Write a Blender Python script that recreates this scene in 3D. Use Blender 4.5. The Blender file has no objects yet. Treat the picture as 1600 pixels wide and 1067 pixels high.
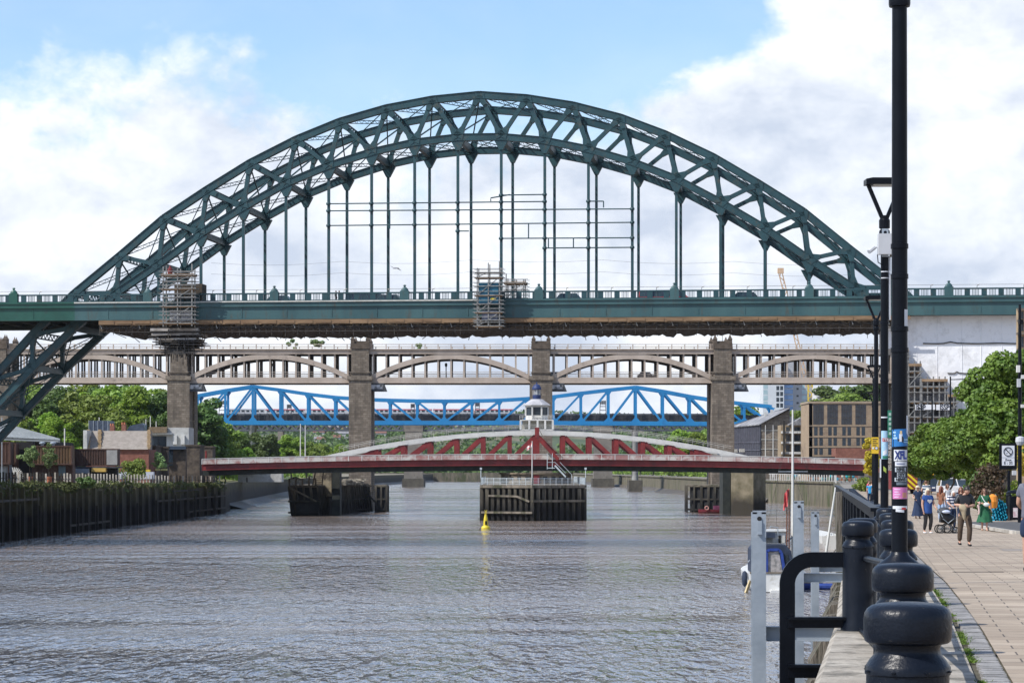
import bpy, bmesh, math, random
import numpy as np
from mathutils import Vector, Matrix
rnd = random.Random(7)
SC = bpy.context.scene
COL = SC.collection
# ---------------------------------------------------------------- camera
F = 4000.0          # focal length in photo pixels (photo 1600 px wide)
CAMZ = 10.0         # eye height above the river
cam_d = bpy.data.cameras.new('camera'); cam = bpy.data.objects.new('camera', cam_d); COL.objects.link(cam)
cam.location = (0, 0, CAMZ); cam.rotation_euler = (math.pi/2, 0, 0)
cam_d.sensor_width = 36; cam_d.lens = 36*F/1600
cam_d.shift_y = (732-533.5)/1600.0
cam_d.clip_start = 0.5; cam_d.clip_end = 20000
SC.camera = cam
# ---------------------------------------------------------------- sky and sun
SUN_EL = math.radians(48); SUN_ROT = math.atan2(-0.80, -0.42)
w = bpy.data.worlds.new('World'); SC.world = w; w.use_nodes = True
nt = w.node_tree; N = nt.nodes; L = nt.links
N.clear()
def nd(tree, typ, **k):
    n = tree.nodes.new(typ)
    for a, b in k.items(): setattr(n, a, b)
    return n
def mth(tree, op, a, b=None, c=None, clamp=False):
    n = tree.nodes.new('ShaderNodeMath'); n.operation = op; n.use_clamp = clamp
    for i, v in enumerate((a, b, c)):
        if v is None: continue
        if isinstance(v, (int, float)): n.inputs[i].default_value = v
        else: tree.links.new(v, n.inputs[i])
    return n.outputs[0]
out = nd(nt, 'ShaderNodeOutputWorld'); bg = nd(nt, 'ShaderNodeBackground')
sky = nd(nt, 'ShaderNodeTexSky', sky_type='NISHITA'); sky.sun_disc = False
sky.sun_elevation = SUN_EL; sky.sun_rotation = SUN_ROT; sky.air_density = 1.0; sky.dust_density = 0.6; sky.ozone_density = 1.6
tc = nd(nt, 'ShaderNodeTexCoord'); sp = nd(nt, 'ShaderNodeSeparateXYZ'); L.new(tc.outputs['Generated'], sp.inputs[0])
X, Y, Z = sp.outputs
yy = mth(nt, 'MAXIMUM', mth(nt, 'ABSOLUTE', Y), 0.02)
hor = mth(nt, 'SQRT', mth(nt, 'ADD', mth(nt, 'MULTIPLY', X, X), mth(nt, 'MULTIPLY', Y, Y)))
el = mth(nt, 'DIVIDE', Z, mth(nt, 'MAXIMUM', hor, 0.02))        # tan elevation
az = mth(nt, 'ARCTAN2', X, Y)                                   # bearing from +Y
def cl_noise(scale, sx, sz, detail, rough, off=0.0, dist=0.0):
    cb = nd(nt, 'ShaderNodeCombineXYZ')
    L.new(mth(nt, 'MULTIPLY', az, sx), cb.inputs[0]); L.new(mth(nt, 'MULTIPLY', el, sz), cb.inputs[1]); cb.inputs[2].default_value = off
    n = nd(nt, 'ShaderNodeTexNoise'); L.new(cb.outputs[0], n.inputs['Vector'])
    n.inputs['Scale'].default_value = scale; n.inputs['Detail'].default_value = detail; n.inputs['Roughness'].default_value = rough
    n.inputs['Distortion'].default_value = dist
    return n.outputs['Fac']
n1 = cl_noise(16, 1.0, 1.35, 8, 0.55, 3.1, 0.2)
n2 = cl_noise(7, 1.0, 1.6, 6, 0.5, 9.4)
n3 = cl_noise(11, 1.0, 1.8, 7, 0.55, 21.3, 0.3)
# height of the top edge of the cloud banks against bearing (banks to the west and north, blue gap above the river)
cv = nd(nt, 'ShaderNodeFloatCurve')
def setcurve(cvn, pts):
    c = cvn.mapping.curves[0]
    while len(c.points) > 2: c.points.remove(c.points[1])
    c.points[0].location = pts[0]; c.points[1].location = pts[-1]
    for p in pts[1:-1]: c.points.new(*p)
    cvn.mapping.update()
# u = az*2.2+0.5 ; value v = elevation*4 (0..1)
def AU(px): return math.atan((px-800)/F)*2.2+0.5
def EV(py): return (732-py)/F*4
setcurve(cv, [(0, .95), (AU(-500), 0.75), (AU(-60), EV(150)), (AU(60), EV(112)), (AU(180), EV(82)), (AU(300), EV(98)), (AU(400), EV(160)), (AU(520), EV(195)), (AU(800), EV(200)), (AU(960), EV(178)), (AU(1060), EV(150)), (AU(1120), EV(85)), (AU(1180), EV(0)), (AU(1300), EV(-160)), (AU(1400), EV(-300)), (AU(1800), 1.0), (1, 1.0)])
azw = mth(nt, 'ADD', az, mth(nt, 'MULTIPLY', mth(nt, 'SUBTRACT', n3, 0.5), 0.10))
L.new(mth(nt, 'ADD', mth(nt, 'MULTIPLY', azw, 2.2), 0.5, clamp=True), cv.inputs['Value'])
edge = mth(nt, 'MULTIPLY', cv.outputs[0], 0.25)
d = mth(nt, 'SUBTRACT', edge, el)
d = mth(nt, 'ADD', d, mth(nt, 'MULTIPLY', mth(nt, 'SUBTRACT', n1, 0.5), 0.10))
n5 = cl_noise(70, 1.0, 1.2, 6, 0.6, 7.7, 0.3)
d = mth(nt, 'ADD', d, mth(nt, 'MULTIPLY', mth(nt, 'SUBTRACT', n5, 0.5), 0.03))
m1 = nd(nt, 'ShaderNodeMapRange', interpolation_type='SMOOTHSTEP'); L.new(d, m1.inputs[0]); m1.inputs[1].default_value = -0.006; m1.inputs[2].default_value = 0.024
hi = nd(nt, 'ShaderNodeMapRange', interpolation_type='SMOOTHSTEP'); L.new(n2, hi.inputs[0]); hi.inputs[1].default_value = 0.53; hi.inputs[2].default_value = 0.70
up = nd(nt, 'ShaderNodeMapRange'); L.new(el, up.inputs[0]); up.inputs[1].default_value = 0.20; up.inputs[2].default_value = 0.42
m2 = mth(nt, 'MULTIPLY', hi.outputs[0], up.outputs[0])
wisp = nd(nt, 'ShaderNodeMapRange'); L.new(n3, wisp.inputs[0]); wisp.inputs[1].default_value = 0.35; wisp.inputs[2].default_value = 0.8; wisp.inputs[3].default_value = 0.0; wisp.inputs[4].default_value = 0.22
mask = mth(nt, 'MAXIMUM', mth(nt, 'MAXIMUM', m1.outputs[0], m2), wisp.outputs[0])
# cloud colour: white tops, soft grey-blue bellies
cr = nd(nt, 'ShaderNodeValToRGB')
cr.color_ramp.elements[0].position = 0.38; cr.color_ramp.elements[0].color = (5.9, 6.65, 8.0, 1)
cr.color_ramp.elements[1].position = 0.60; cr.color_ramp.elements[1].color = (9.9, 10.25, 10.8, 1)
n4 = cl_noise(13, 1.0, 1.7, 8, 0.55, 5.5, 0.15)
L.new(mth(nt, 'ADD', mth(nt, 'MULTIPLY', n4, 0.8), mth(nt, 'MULTIPLY', n5, 0.2)), cr.inputs[0])
mixc = nd(nt, 'ShaderNodeMix', data_type='RGBA')
tint = nd(nt, 'ShaderNodeMix', data_type='RGBA', blend_type='MULTIPLY'); tint.inputs[0].default_value = 1.0
L.new(sky.outputs[0], tint.inputs[6]); tint.inputs[7].default_value = (1.48, 1.60, 1.75, 1)
L.new(mask, mixc.inputs[0]); L.new(tint.outputs[2], mixc.inputs[6]); L.new(cr.outputs[0], mixc.inputs[7])
L.new(mixc.outputs[2], bg.inputs[0]); bg.inputs[1].default_value = 0.095
L.new(bg.outputs[0], out.inputs[0])
sun_d = bpy.data.lights.new('sun', 'SUN'); sun = bpy.data.objects.new('sun', sun_d); COL.objects.link(sun)
sd = Vector((math.sin(SUN_ROT)*math.cos(SUN_EL), math.cos(SUN_ROT)*math.cos(SUN_EL), math.sin(SUN_EL)))
sun.rotation_euler = sd.to_track_quat('Z', 'Y').to_euler(); sun.location = (0, 0, 200)
sun_d.energy = 4.8; sun_d.angle = math.radians(0.5); sun_d.color = (1.0, 0.955, 0.89)
SC.view_settings.view_transform = 'Standard'; SC.view_settings.look = 'None'; SC.view_settings.exposure = 0.22; SC.view_settings.gamma = 1.0
SC.view_settings.use_curve_mapping = False
SC.cycles.max_bounces = 6; SC.cycles.transparent_max_bounces = 6

# ---------------------------------------------------------------- helpers
def P(px, py, Yd):
    return Vector(((px-800)/F*Yd, Yd, CAMZ-(py-732)/F*Yd))
def XP(px, Yd): return (px-800)/F*Yd
def ZP(py, Yd): return CAMZ-(py-732)/F*Yd
MATS = {}
def mat(name, c1, c2=None, scale=1.0, rough=0.7, metal=0.0, bump=0.0, bscale=None, stretch=(1, 1, 1), detail=5, c3=None, s3=0.2, lo=0.35, hi=0.65, trans=0.0, rnd_amt=0.0, spec=0.5, t3=(0.5, 0.62)):
    if name in MATS: return MATS[name]
    m = bpy.data.materials.new(name); m.use_nodes = True; t = m.node_tree; b = t.nodes['Principled BSDF']
    b.inputs['Roughness'].default_value = rough; b.inputs['Metallic'].default_value = metal
    b.inputs['Specular IOR Level'].default_value = spec
    tcn = t.nodes.new('ShaderNodeTexCoord'); mp = t.nodes.new('ShaderNodeMapping'); mp.inputs['Scale'].default_value = stretch
    geo = t.nodes.new('ShaderNodeNewGeometry')
    t.links.new(tcn.outputs['Object'], mp.inputs['Vector'])
    vec = mp.outputs[0]
    c2 = c2 or tuple(min(1, v*1.35+0.004) for v in c1)
    n = t.nodes.new('ShaderNodeTexNoise'); n.inputs['Scale'].default_value = scale; n.inputs['Detail'].default_value = detail; n.inputs['Roughness'].default_value = 0.6
    t.links.new(vec, n.inputs['Vector'])
    r = t.nodes.new('ShaderNodeValToRGB'); r.color_ramp.elements[0].position = lo; r.color_ramp.elements[1].position = hi
    r.color_ramp.elements[0].color = (*c1, 1); r.color_ramp.elements[1].color = (*c2, 1)
    t.links.new(n.outputs['Fac'], r.inputs[0]); col = r.outputs[0]
    if c3:
        n2 = t.nodes.new('ShaderNodeTexNoise'); n2.inputs['Scale'].default_value = s3; n2.inputs['Detail'].default_value = 6; n2.inputs['Roughness'].default_value = 0.7
        t.links.new(vec, n2.inputs['Vector'])
        r2 = t.nodes.new('ShaderNodeMapRange'); r2.inputs[1].default_value = t3[0]; r2.inputs[2].default_value = t3[1]
        t.links.new(n2.outputs['Fac'], r2.inputs[0])
        mx = t.nodes.new('ShaderNodeMix'); mx.data_type = 'RGBA'; t.links.new(r2.outputs[0], mx.inputs[0]); t.links.new(col, mx.inputs[6]); mx.inputs[7].default_value = (*c3, 1); col = mx.outputs[2]
    if rnd_amt:
        oi = t.nodes.new('ShaderNodeObjectInfo'); hs = t.nodes.new('ShaderNodeHueSaturation')
        a = mth(t, 'ADD', mth(t, 'MULTIPLY', oi.outputs['Random'], rnd_amt*1.4), 1-rnd_amt*0.7); t.links.new(a, hs.inputs['Value'])
        h = mth(t, 'ADD', mth(t, 'MULTIPLY', oi.outputs['Random'], rnd_amt*0.10), 0.5-rnd_amt*0.05); t.links.new(h, hs.inputs['Hue'])
        t.links.new(col, hs.inputs['Color']); col = hs.outputs[0]
    t.links.new(col, b.inputs['Base Color'])
    if bump:
        nb = t.nodes.new('ShaderNodeTexNoise'); nb.inputs['Scale'].default_value = bscale or scale*4; nb.inputs['Detail'].default_value = 4
        t.links.new(vec, nb.inputs['Vector'])
        bp = t.nodes.new('ShaderNodeBump'); bp.inputs['Strength'].default_value = min(1, bump); bp.inputs['Distance'].default_value = 0.05 if bump <= 1 else 0.05*bump
        t.links.new(nb.outputs['Fac'], bp.inputs['Height']); t.links.new(bp.outputs[0], b.inputs['Normal'])
    if trans:
        o = t.nodes['Material Output']; tr = t.nodes.new('ShaderNodeBsdfTranslucent'); ms = t.nodes.new('ShaderNodeMixShader')
        ms.inputs[0].default_value = trans; t.links.new(col, tr.inputs[0]); t.links.new(b.outputs[0], ms.inputs[1]); t.links.new(tr.outputs[0], ms.inputs[2]); t.links.new(ms.outputs[0], o.inputs[0])
    MATS[name] = m
    return m
def tide_mat(name, lo, lo2, hi, hi2, z0, z1, sc=0.6, stretch=(1, 1, .25)):
    if name in MATS: return MATS[name]
    m = mat(name, hi, hi2, sc, .85, 0, .6, 4, stretch=stretch); t = m.node_tree; b = t.nodes['Principled BSDF']; src = b.inputs['Base Color'].links[0].from_socket
    g = t.nodes.new('ShaderNodeNewGeometry'); sp_ = t.nodes.new('ShaderNodeSeparateXYZ'); t.links.new(g.outputs['Position'], sp_.inputs[0])
    n = t.nodes.new('ShaderNodeTexNoise'); n.inputs['Scale'].default_value = .35; n.inputs['Detail'].default_value = 6; t.links.new(g.outputs['Position'], n.inputs[0])
    zz_ = mth(t, 'ADD', sp_.outputs[2], mth(t, 'MULTIPLY', mth(t, 'SUBTRACT', n.outputs['Fac'], .5), 4.0))
    r = t.nodes.new('ShaderNodeMapRange'); t.links.new(zz_, r.inputs[0]); r.inputs[1].default_value = z0; r.inputs[2].default_value = z1
    mx = t.nodes.new('ShaderNodeMix'); mx.data_type = 'RGBA'; t.links.new(r.outputs[0], mx.inputs[0]); mx.inputs[6].default_value = (*lo, 1); t.links.new(src, mx.inputs[7]); t.links.new(mx.outputs[2], b.inputs['Base Color']); return m
def glass_mat(name='window_glass', tint=(0.018, 0.026, 0.034), rough=0.15):
    if name in MATS: return MATS[name]
    m = mat(name, tint, tuple(v*1.8 for v in tint), 0.6, rough, 0.0, spec=0.45)
    return m

class MB:
    def __init__(s): s.v = []; s.f = []
    def quad(s, a, b, c, d):
        n = len(s.v); s.v += [tuple(a), tuple(b), tuple(c), tuple(d)]; s.f.append((n, n+1, n+2, n+3)); return s
    def poly(s, pts):
        n = len(s.v); s.v += [tuple(p) for p in pts]; s.f.append(tuple(range(n, n+len(pts)))); return s
    def box(s, x0, x1, y0, y1, z0, z1):
        n = len(s.v)
        s.v += [(x0, y0, z0), (x1, y0, z0), (x1, y1, z0), (x0, y1, z0), (x0, y0, z1), (x1, y0, z1), (x1, y1, z1), (x0, y1, z1)]
        s.f += [(n+3, n+2, n+1, n), (n+4, n+5, n+6, n+7), (n, n+1, n+5, n+4), (n+1, n+2, n+6, n+5), (n+2, n+3, n+7, n+6), (n+3, n, n+4, n+7)]
        return s
    def obox(s, c, ax, ay, az):
        """box centre c, half-axis vectors"""
        n = len(s.v); c = Vector(c)
        for k in (-1, 1):
            for (i, j) in ((-1, -1), (1, -1), (1, 1), (-1, 1)):
                s.v.append(tuple(c+ax*i+ay*j+az*k))
        s.f += [(n+3, n+2, n+1, n), (n+4, n+5, n+6, n+7), (n, n+1, n+5, n+4), (n+1, n+2, n+6, n+5), (n+2, n+3, n+7, n+6), (n+3, n, n+4, n+7)]
        return s
    def bar(s, p0, p1, wd, ht, side=None):
        p0 = Vector(p0); p1 = Vector(p1); t = p1-p0; l = t.length
        if l < 1e-6: return s
        t.normalize()
        if side is None:
            side = t.cross(Vector((0, 0, 1)))
            if side.length < 1e-3: side = Vector((1, 0, 0))
        side = (side - t*side.dot(t)).normalized()
        upv = side.cross(t)
        return s.obox((p0+p1)/2, side*wd/2, t*l/2, upv*ht/2)
    def tube(s, pts, r, n=8, caps=True, closed=False):
        pts = [Vector(p) for p in pts]; rs = r if isinstance(r, (list, tuple)) else [r]*len(pts)
        base = len(s.v); m = len(pts); prev = None
        for i, p in enumerate(pts):
            if closed: t = pts[(i+1) % m]-pts[i-1]
            else: t = pts[min(i+1, m-1)]-pts[max(i-1, 0)]
            t.normalize()
            if prev is None: a = t.cross(Vector((0, 0, 1)) if abs(t.z) < .9 else Vector((0, 1, 0)))
            else: a = prev-t*prev.dot(t)
            a.normalize(); prev = a; b = t.cross(a)
            for k in range(n):
                q = 2*math.pi*k/n; s.v.append(tuple(p+(a*math.cos(q)+b*math.sin(q))*rs[i]))
        mm = m if closed else m-1
        for i in range(mm):
            for k in range(n):
                i2 = (i+1) % m
                s.f.append((base+i*n+k, base+i*n+(k+1) % n, base+i2*n+(k+1) % n, base+i2*n+k))
        if caps and not closed:
            s.f.append(tuple(base+k for k in range(n))[::-1]); s.f.append(tuple(base+(m-1)*n+k for k in range(n)))
        return s
    def lathe(s, prof, c=(0, 0, 0), n=20, cap=True, sx=1, sy=1, ph=0.0):
        base = len(s.v)
        for (r, z) in prof:
            for k in range(n):
                q = 2*math.pi*k/n+ph; s.v.append((c[0]+r*math.cos(q)*sx, c[1]+r*math.sin(q)*sy, c[2]+z))
        for i in range(len(prof)-1):
            for k in range(n): s.f.append((base+i*n+k, base+i*n+(k+1) % n, base+(i+1)*n+(k+1) % n, base+(i+1)*n+k))
        if cap:
            s.f.append(tuple(base+k for k in range(n))[::-1]); s.f.append(tuple(base+(len(prof)-1)*n+k for k in range(n)))
        return s
    def prism(s, pts, ax):
        """polygon pts (3d) extruded by vector ax"""
        ax = Vector(ax); n = len(s.v); m = len(pts)
        s.v += [tuple(p) for p in pts]+[tuple(Vector(p)+ax) for p in pts]
        s.f.append(tuple(range(n, n+m))[::-1]); s.f.append(tuple(range(n+m, n+2*m)))
        for i in range(m): s.f.append((n+i, n+(i+1) % m, n+m+(i+1) % m, n+m+i))
        return s
    def laced(s, p0, p1, depth, side, rail=0.12, lace=0.06, pitch=0.9):
        p0 = Vector(p0); p1 = Vector(p1); t = (p1-p0); l = t.length; t.normalize()
        u = (side-t*side.dot(t)).normalized()*depth/2
        s.bar(p0+u, p1+u, rail, rail); s.bar(p0-u, p1-u, rail, rail)
        k = max(2, int(l/pitch)); sg = 1
        for i in range(k):
            s.bar(p0+t*(l*i/k)+u*sg, p0+t*(l*(i+1)/k)-u*sg, lace, lace); sg = -sg
        return s
    def build(s, name, material=None, parent=None, smooth=False, loc=None, recalc=True):
        me = bpy.data.meshes.new(name); off = Vector((0, 0, 0))
        if parent is not None: off = world_of(parent)
        if loc is not None: off = Vector(loc)
        vs = np.array(s.v, dtype=np.float64).reshape(-1, 3)-np.array(off)
        me.from_pydata(vs.tolist(), [], s.f)
        if recalc and len(s.f) < 60000:
            bm = bmesh.new(); bm.from_mesh(me); bmesh.ops.recalc_face_normals(bm, faces=bm.faces); bm.to_mesh(me); bm.free()
        if smooth:
            for p in me.polygons: p.use_smooth = True
            try: me.set_sharp_from_angle(angle=math.radians(40))
            except Exception: pass
        if material is not None:
            for mm in (material if isinstance(material, (list, tuple)) else [material]): me.materials.append(mm)
        o = bpy.data.objects.new(name, me); COL.objects.link(o)
        if parent is not None: o.parent = parent
        if loc is not None: o.location = loc
        return o
def world_of(o):
    v = Vector(o.location)
    while o.parent is not None:
        o = o.parent; v = v+o.location
    return v
def tag(o, label=None, cat=None, group=None, kind=None):
    if label: o['label'] = label
    if cat: o['category'] = cat
    if group: o['group'] = group
    if kind: o['kind'] = kind
    return o
def thing(name, label, cat, loc=(0, 0, 0), group=None, rz=0.0):
    o = bpy.data.objects.new(name, None); COL.objects.link(o); o.location = loc; o.rotation_euler = (0, 0, rz); o.empty_display_size = 0.5
    return tag(o, label, cat, group)
def single(mb, name, m, label, cat, group=None, loc=None, smooth=False):
    if loc is None:
        a = np.array(mb.v); loc = ((a[:, 0].min()+a[:, 0].max())/2, (a[:, 1].min()+a[:, 1].max())/2, a[:, 2].min())
    o = mb.build(name, m, None, smooth, loc=loc); return tag(o, label, cat, group)
def struct(mb, name, m, smooth=False):
    o = mb.build(name, m, None, smooth); o['kind'] = 'structure'; return o
def kids(o): return [c for c in bpy.data.objects if c.parent is o]
def copy_tree(o, loc=None, rz=None, label=None, scale=None, group=None):
    r = o.copy(); COL.objects.link(r)
    if loc is not None: r.location = loc
    if rz is not None: r.rotation_euler = (0, 0, rz)
    if scale is not None: r.scale = scale if not isinstance(scale, (int, float)) else (scale,)*3
    if label: r['label'] = label
    if group: r['group'] = group
    for ch in kids(o):
        c = ch.copy(); COL.objects.link(c); c.parent = r
        for g in kids(ch):
            e = g.copy(); COL.objects.link(e); e.parent = c
    return r
def subpart(mb, name, m, parent, smooth=False):
    """mesh child in the local frame of its parent (parent at origin of its own frame)"""
    o = mb.build(name, m, None, smooth, recalc=True); o.parent = parent; return o
def text_mesh(body, size, m, parent, loc, rot, name='lettering', ext=0.004, sx=1.0, bold=0.0):
    cu = bpy.data.curves.new('t', 'FONT'); cu.body = body; cu.size = size; cu.extrude = ext; cu.align_x = 'CENTER'; cu.align_y = 'CENTER'; cu.offset = bold
    to = bpy.data.objects.new('t', cu); COL.objects.link(to)
    dg = bpy.context.evaluated_depsgraph_get(); me = bpy.data.meshes.new_from_object(to.evaluated_get(dg))
    bpy.data.objects.remove(to)
    me.materials.clear(); me.materials.append(m)
    o = bpy.data.objects.new(name, me); COL.objects.link(o); o.parent = parent
    o.location = Vector(loc)-(world_of(parent) if parent else Vector()); o.rotation_euler = rot; o.scale = (sx, 1, 1)
    return o

# ---------------------------------------------------------------- materials
M_green = mat('bridge_green_paint', (0.008, 0.040, 0.050), (0.014, 0.060, 0.072), 0.5, 0.5, 0, 0.15, 6, c3=(0.05, 0.06, 0.05), s3=1.1, t3=(0.54, 0.70))
M_green2 = mat('fascia_green_paint', (0.024, 0.072, 0.080), (0.042, 0.105, 0.110), 0.35, 0.5, 0, 0.1, 3, stretch=(1, 1, 0.22), c3=(0.055, 0.055, 0.042), s3=1.3, t3=(0.54, 0.74))
M_greenb = mat('bright_green_paint', (0.008, 0.062, 0.045), (0.014, 0.088, 0.064), 0.5, 0.4, 0, c3=(0.02, 0.05, 0.045), s3=0.8, t3=(0.58, 0.7))
M_steel_dark = mat('dark_soffit_steel', (0.012, 0.018, 0.018), (0.03, 0.035, 0.03), 0.8, 0.8)
M_pale = mat('pale_repair_strip', (0.42, 0.41, 0.36), (0.55, 0.54, 0.5), 2, 0.7)
M_plank = mat('scaffold_plank', (0.14, 0.085, 0.045), (0.26, 0.17, 0.095), 0.9, 0.85, 0, 0.3, 8, stretch=(0.3, 0.3, 2))
M_net = mat('scaffold_netting', (0.028, 0.022, 0.017), (0.085, 0.065, 0.045), 1.6, 0.95, 0, 0.5, 5)
M_scaf = mat('scaffold_tube', (0.18, 0.18, 0.17), (0.34, 0.33, 0.31), 3, 0.5, 0.6)
M_scafd = mat('scaffold_tube_dark', (0.03, 0.028, 0.026), (0.08, 0.07, 0.06), 3, 0.6, 0.2)
M_tarp_b = mat('blue_scaffold_sheet', (0.010, 0.07, 0.12), (0.02, 0.13, 0.20), 1.2, 0.7, 0, 0.5, 3)
M_tarp_w = mat('grey_white_sheeting', (0.34, 0.34, 0.35), (0.62, 0.63, 0.66), 1.0, 0.6, 0, 0.6, 3)
def ashlar(name, c1, c2, mortar, bw, bh, stain, s3=.25):
    m = mat(name, c1, c2, .5, .92, 0, 0); t = m.node_tree; b = t.nodes['Principled BSDF']
    tcn = t.nodes.new('ShaderNodeTexCoord'); sp_ = t.nodes.new('ShaderNodeSeparateXYZ'); t.links.new(tcn.outputs['Object'], sp_.inputs[0]); cb = t.nodes.new('ShaderNodeCombineXYZ')
    t.links.new(mth(t, 'ADD', sp_.outputs[0], sp_.outputs[1]), cb.inputs[0]); t.links.new(sp_.outputs[2], cb.inputs[1])
    br = t.nodes.new('ShaderNodeTexBrick'); t.links.new(cb.outputs[0], br.inputs[0]); br.inputs['Scale'].default_value = 1
    br.inputs['Brick Width'].default_value = bw; br.inputs['Row Height'].default_value = bh; br.inputs['Mortar Size'].default_value = .03; br.inputs['Bias'].default_value = 0.1
    br.inputs['Color1'].default_value = (*c1, 1); br.inputs['Color2'].default_value = (*c2, 1); br.inputs['Mortar'].default_value = (*mortar, 1)
    n = t.nodes.new('ShaderNodeTexNoise'); n.inputs['Scale'].default_value = s3; n.inputs['Detail'].default_value = 8; n.inputs['Roughness'].default_value = .7
    mp = t.nodes.new('ShaderNodeMapping'); mp.inputs['Scale'].default_value = (2.2, 2.2, .6); t.links.new(tcn.outputs['Object'], mp.inputs[0]); t.links.new(mp.outputs[0], n.inputs[0])
    r = t.nodes.new('ShaderNodeMapRange'); r.inputs[1].default_value = .42; r.inputs[2].default_value = .72; t.links.new(n.outputs['Fac'], r.inputs[0])
    mx = t.nodes.new('ShaderNodeMix'); mx.data_type = 'RGBA'; t.links.new(r.outputs[0], mx.inputs[0]); t.links.new(br.outputs[0], mx.inputs[6]); mx.inputs[7].default_value = (*stain, 1); t.links.new(mx.outputs[2], b.inputs['Base Color'])
    bp = t.nodes.new('ShaderNodeBump'); bp.inputs['Distance'].default_value = .05; bp.inputs['Strength'].default_value = .7; bp.invert = True; t.links.new(br.outputs['Fac'], bp.inputs['Height']); t.links.new(bp.outputs[0], b.inputs['Normal']); return m
M_stone = ashlar('weathered_sandstone', (0.14, 0.112, 0.085), (0.25, 0.208, 0.162), (0.095, 0.077, 0.06), 1.15, .5, (0.085, 0.07, 0.055))
M_hlb = mat('beige_bridge_paint', (0.36, 0.295, 0.24), (0.46, 0.385, 0.32), 0.3, 0.7, 0, 0.1, 3, c3=(0.15, 0.12, 0.10), s3=0.5, t3=(0.58, 0.75))
M_blue = mat('bridge_blue_paint', (0.004, 0.165, 0.40), (0.008, 0.21, 0.48), 0.1, 0.6, 0, c3=(0.01, 0.11, 0.30), s3=0.2, t3=(0.55, 0.75))
M_red = mat('bridge_red_paint', (0.15, 0.014, 0.015), (0.235, 0.026, 0.024), 0.4, 0.5, 0, 0.1, 3, c3=(0.13, 0.02, 0.018), s3=0.5)
M_white = mat('white_paint', (0.50, 0.50, 0.48), (0.64, 0.63, 0.59), 0.5, 0.55, 0, c3=(0.5, 0.48, 0.43), s3=0.7, t3=(0.56, 0.75))
M_timber = mat('wet_black_timber', (0.010, 0.009, 0.008), (0.035, 0.030, 0.022), 0.8, 0.75, 0, 0.6, 4, stretch=(1, 1, 0.25), c3=(0.07, 0.062, 0.035), s3=0.6, t3=(0.56, 0.7))
M_timber_l = mat('grey_timber', (0.10, 0.085, 0.065), (0.21, 0.18, 0.14), 0.9, 0.85, 0, 0.5, 5, stretch=(1, 1, 0.25), c3=(0.05, 0.05, 0.025), s3=0.5)
M_black = mat('black_gloss_paint', (0.002, 0.003, 0.006), (0.004, 0.006, 0.010), 3.0, 0.36, 0, 0.04, 30, c3=(0.03, 0.035, 0.04), s3=9, t3=(0.72, 0.82), spec=.16)
M_cast = mat('black_cast_iron_paint', (0.003, 0.005, 0.010), (0.007, 0.010, 0.017), 4.0, 0.33, 0, 0.09, 60, c3=(0.085, 0.078, 0.07), s3=17, t3=(0.66, 0.72), spec=.22)
M_galv = mat('galvanised_steel', (0.25, 0.29, 0.33), (0.36, 0.40, 0.44), 1.6, 0.55, 0.25, 0.1, 12, c3=(0.2, 0.2, 0.19), s3=2.5, t3=(0.6, 0.75))
M_concrete = mat('pale_concrete', (0.36, 0.34, 0.30), (0.50, 0.47, 0.42), 0.8, 0.9, 0, 0.3, 6, c3=(0.24, 0.22, 0.19), s3=0.6)
M_glass = glass_mat()
M_dark = mat('dark_void', (0.008, 0.008, 0.009), (0.018, 0.018, 0.018), 1, 0.9)
M_redbrick = mat('red_brick', (0.16, 0.06, 0.04), (0.24, 0.10, 0.07), 1.5, 0.9, 0, 0.3, 8)
M_rust = mat('rusty_corten', (0.05, 0.026, 0.018), (0.092, 0.044, 0.029), 0.5, 0.8, 0, 0.2, 4, stretch=(1, 1, 0.3), c3=(0.05, 0.022, 0.016), s3=0.35)
M_trunk = mat('bark', (0.05, 0.04, 0.03), (0.10, 0.08, 0.06), 2, 0.95, 0, 0.8, 6, stretch=(1, 1, 0.3))
# ================================================================ water, ground
def lerp_tab(tab, x):
    if x <= tab[0][0]: return tab[0][1]
    for (a, va), (b, vb) in zip(tab, tab[1:]):
        if x <= b: return va+(vb-va)*(x-a)/(b-a)
    return tab[-1][1]
G_TAB = [(0, 8.25), (40, 8.22), (72, 7.80), (100, 7.55), (140, 7.48), (300, 7.4), (600, 6.6), (3000, 6.0)]
E_TAB = [(0, -0.65), (30, 3.79), (44, 5.67), (60, 7.85), (80, 10.6), (667, 84), (760, 76), (900, 69), (1212, 66), (1700, 51), (1950, 30)]
W_TAB = [(0, -74), (348, -69.6), (580, -65), (600, -66), (635, -71), (1000, -87), (1600, -80), (1950, -60)]
GW_TAB = [(0, 8.0), (348, 7.8), (580, 6.5), (1000, 6.0)]
def gz(Yd): return lerp_tab(G_TAB, Yd)
def ex(Yd): return lerp_tab(E_TAB, Yd)
def wx(Yd): return lerp_tab(W_TAB, Yd)
def gw(Yd): return lerp_tab(GW_TAB, Yd)

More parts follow.
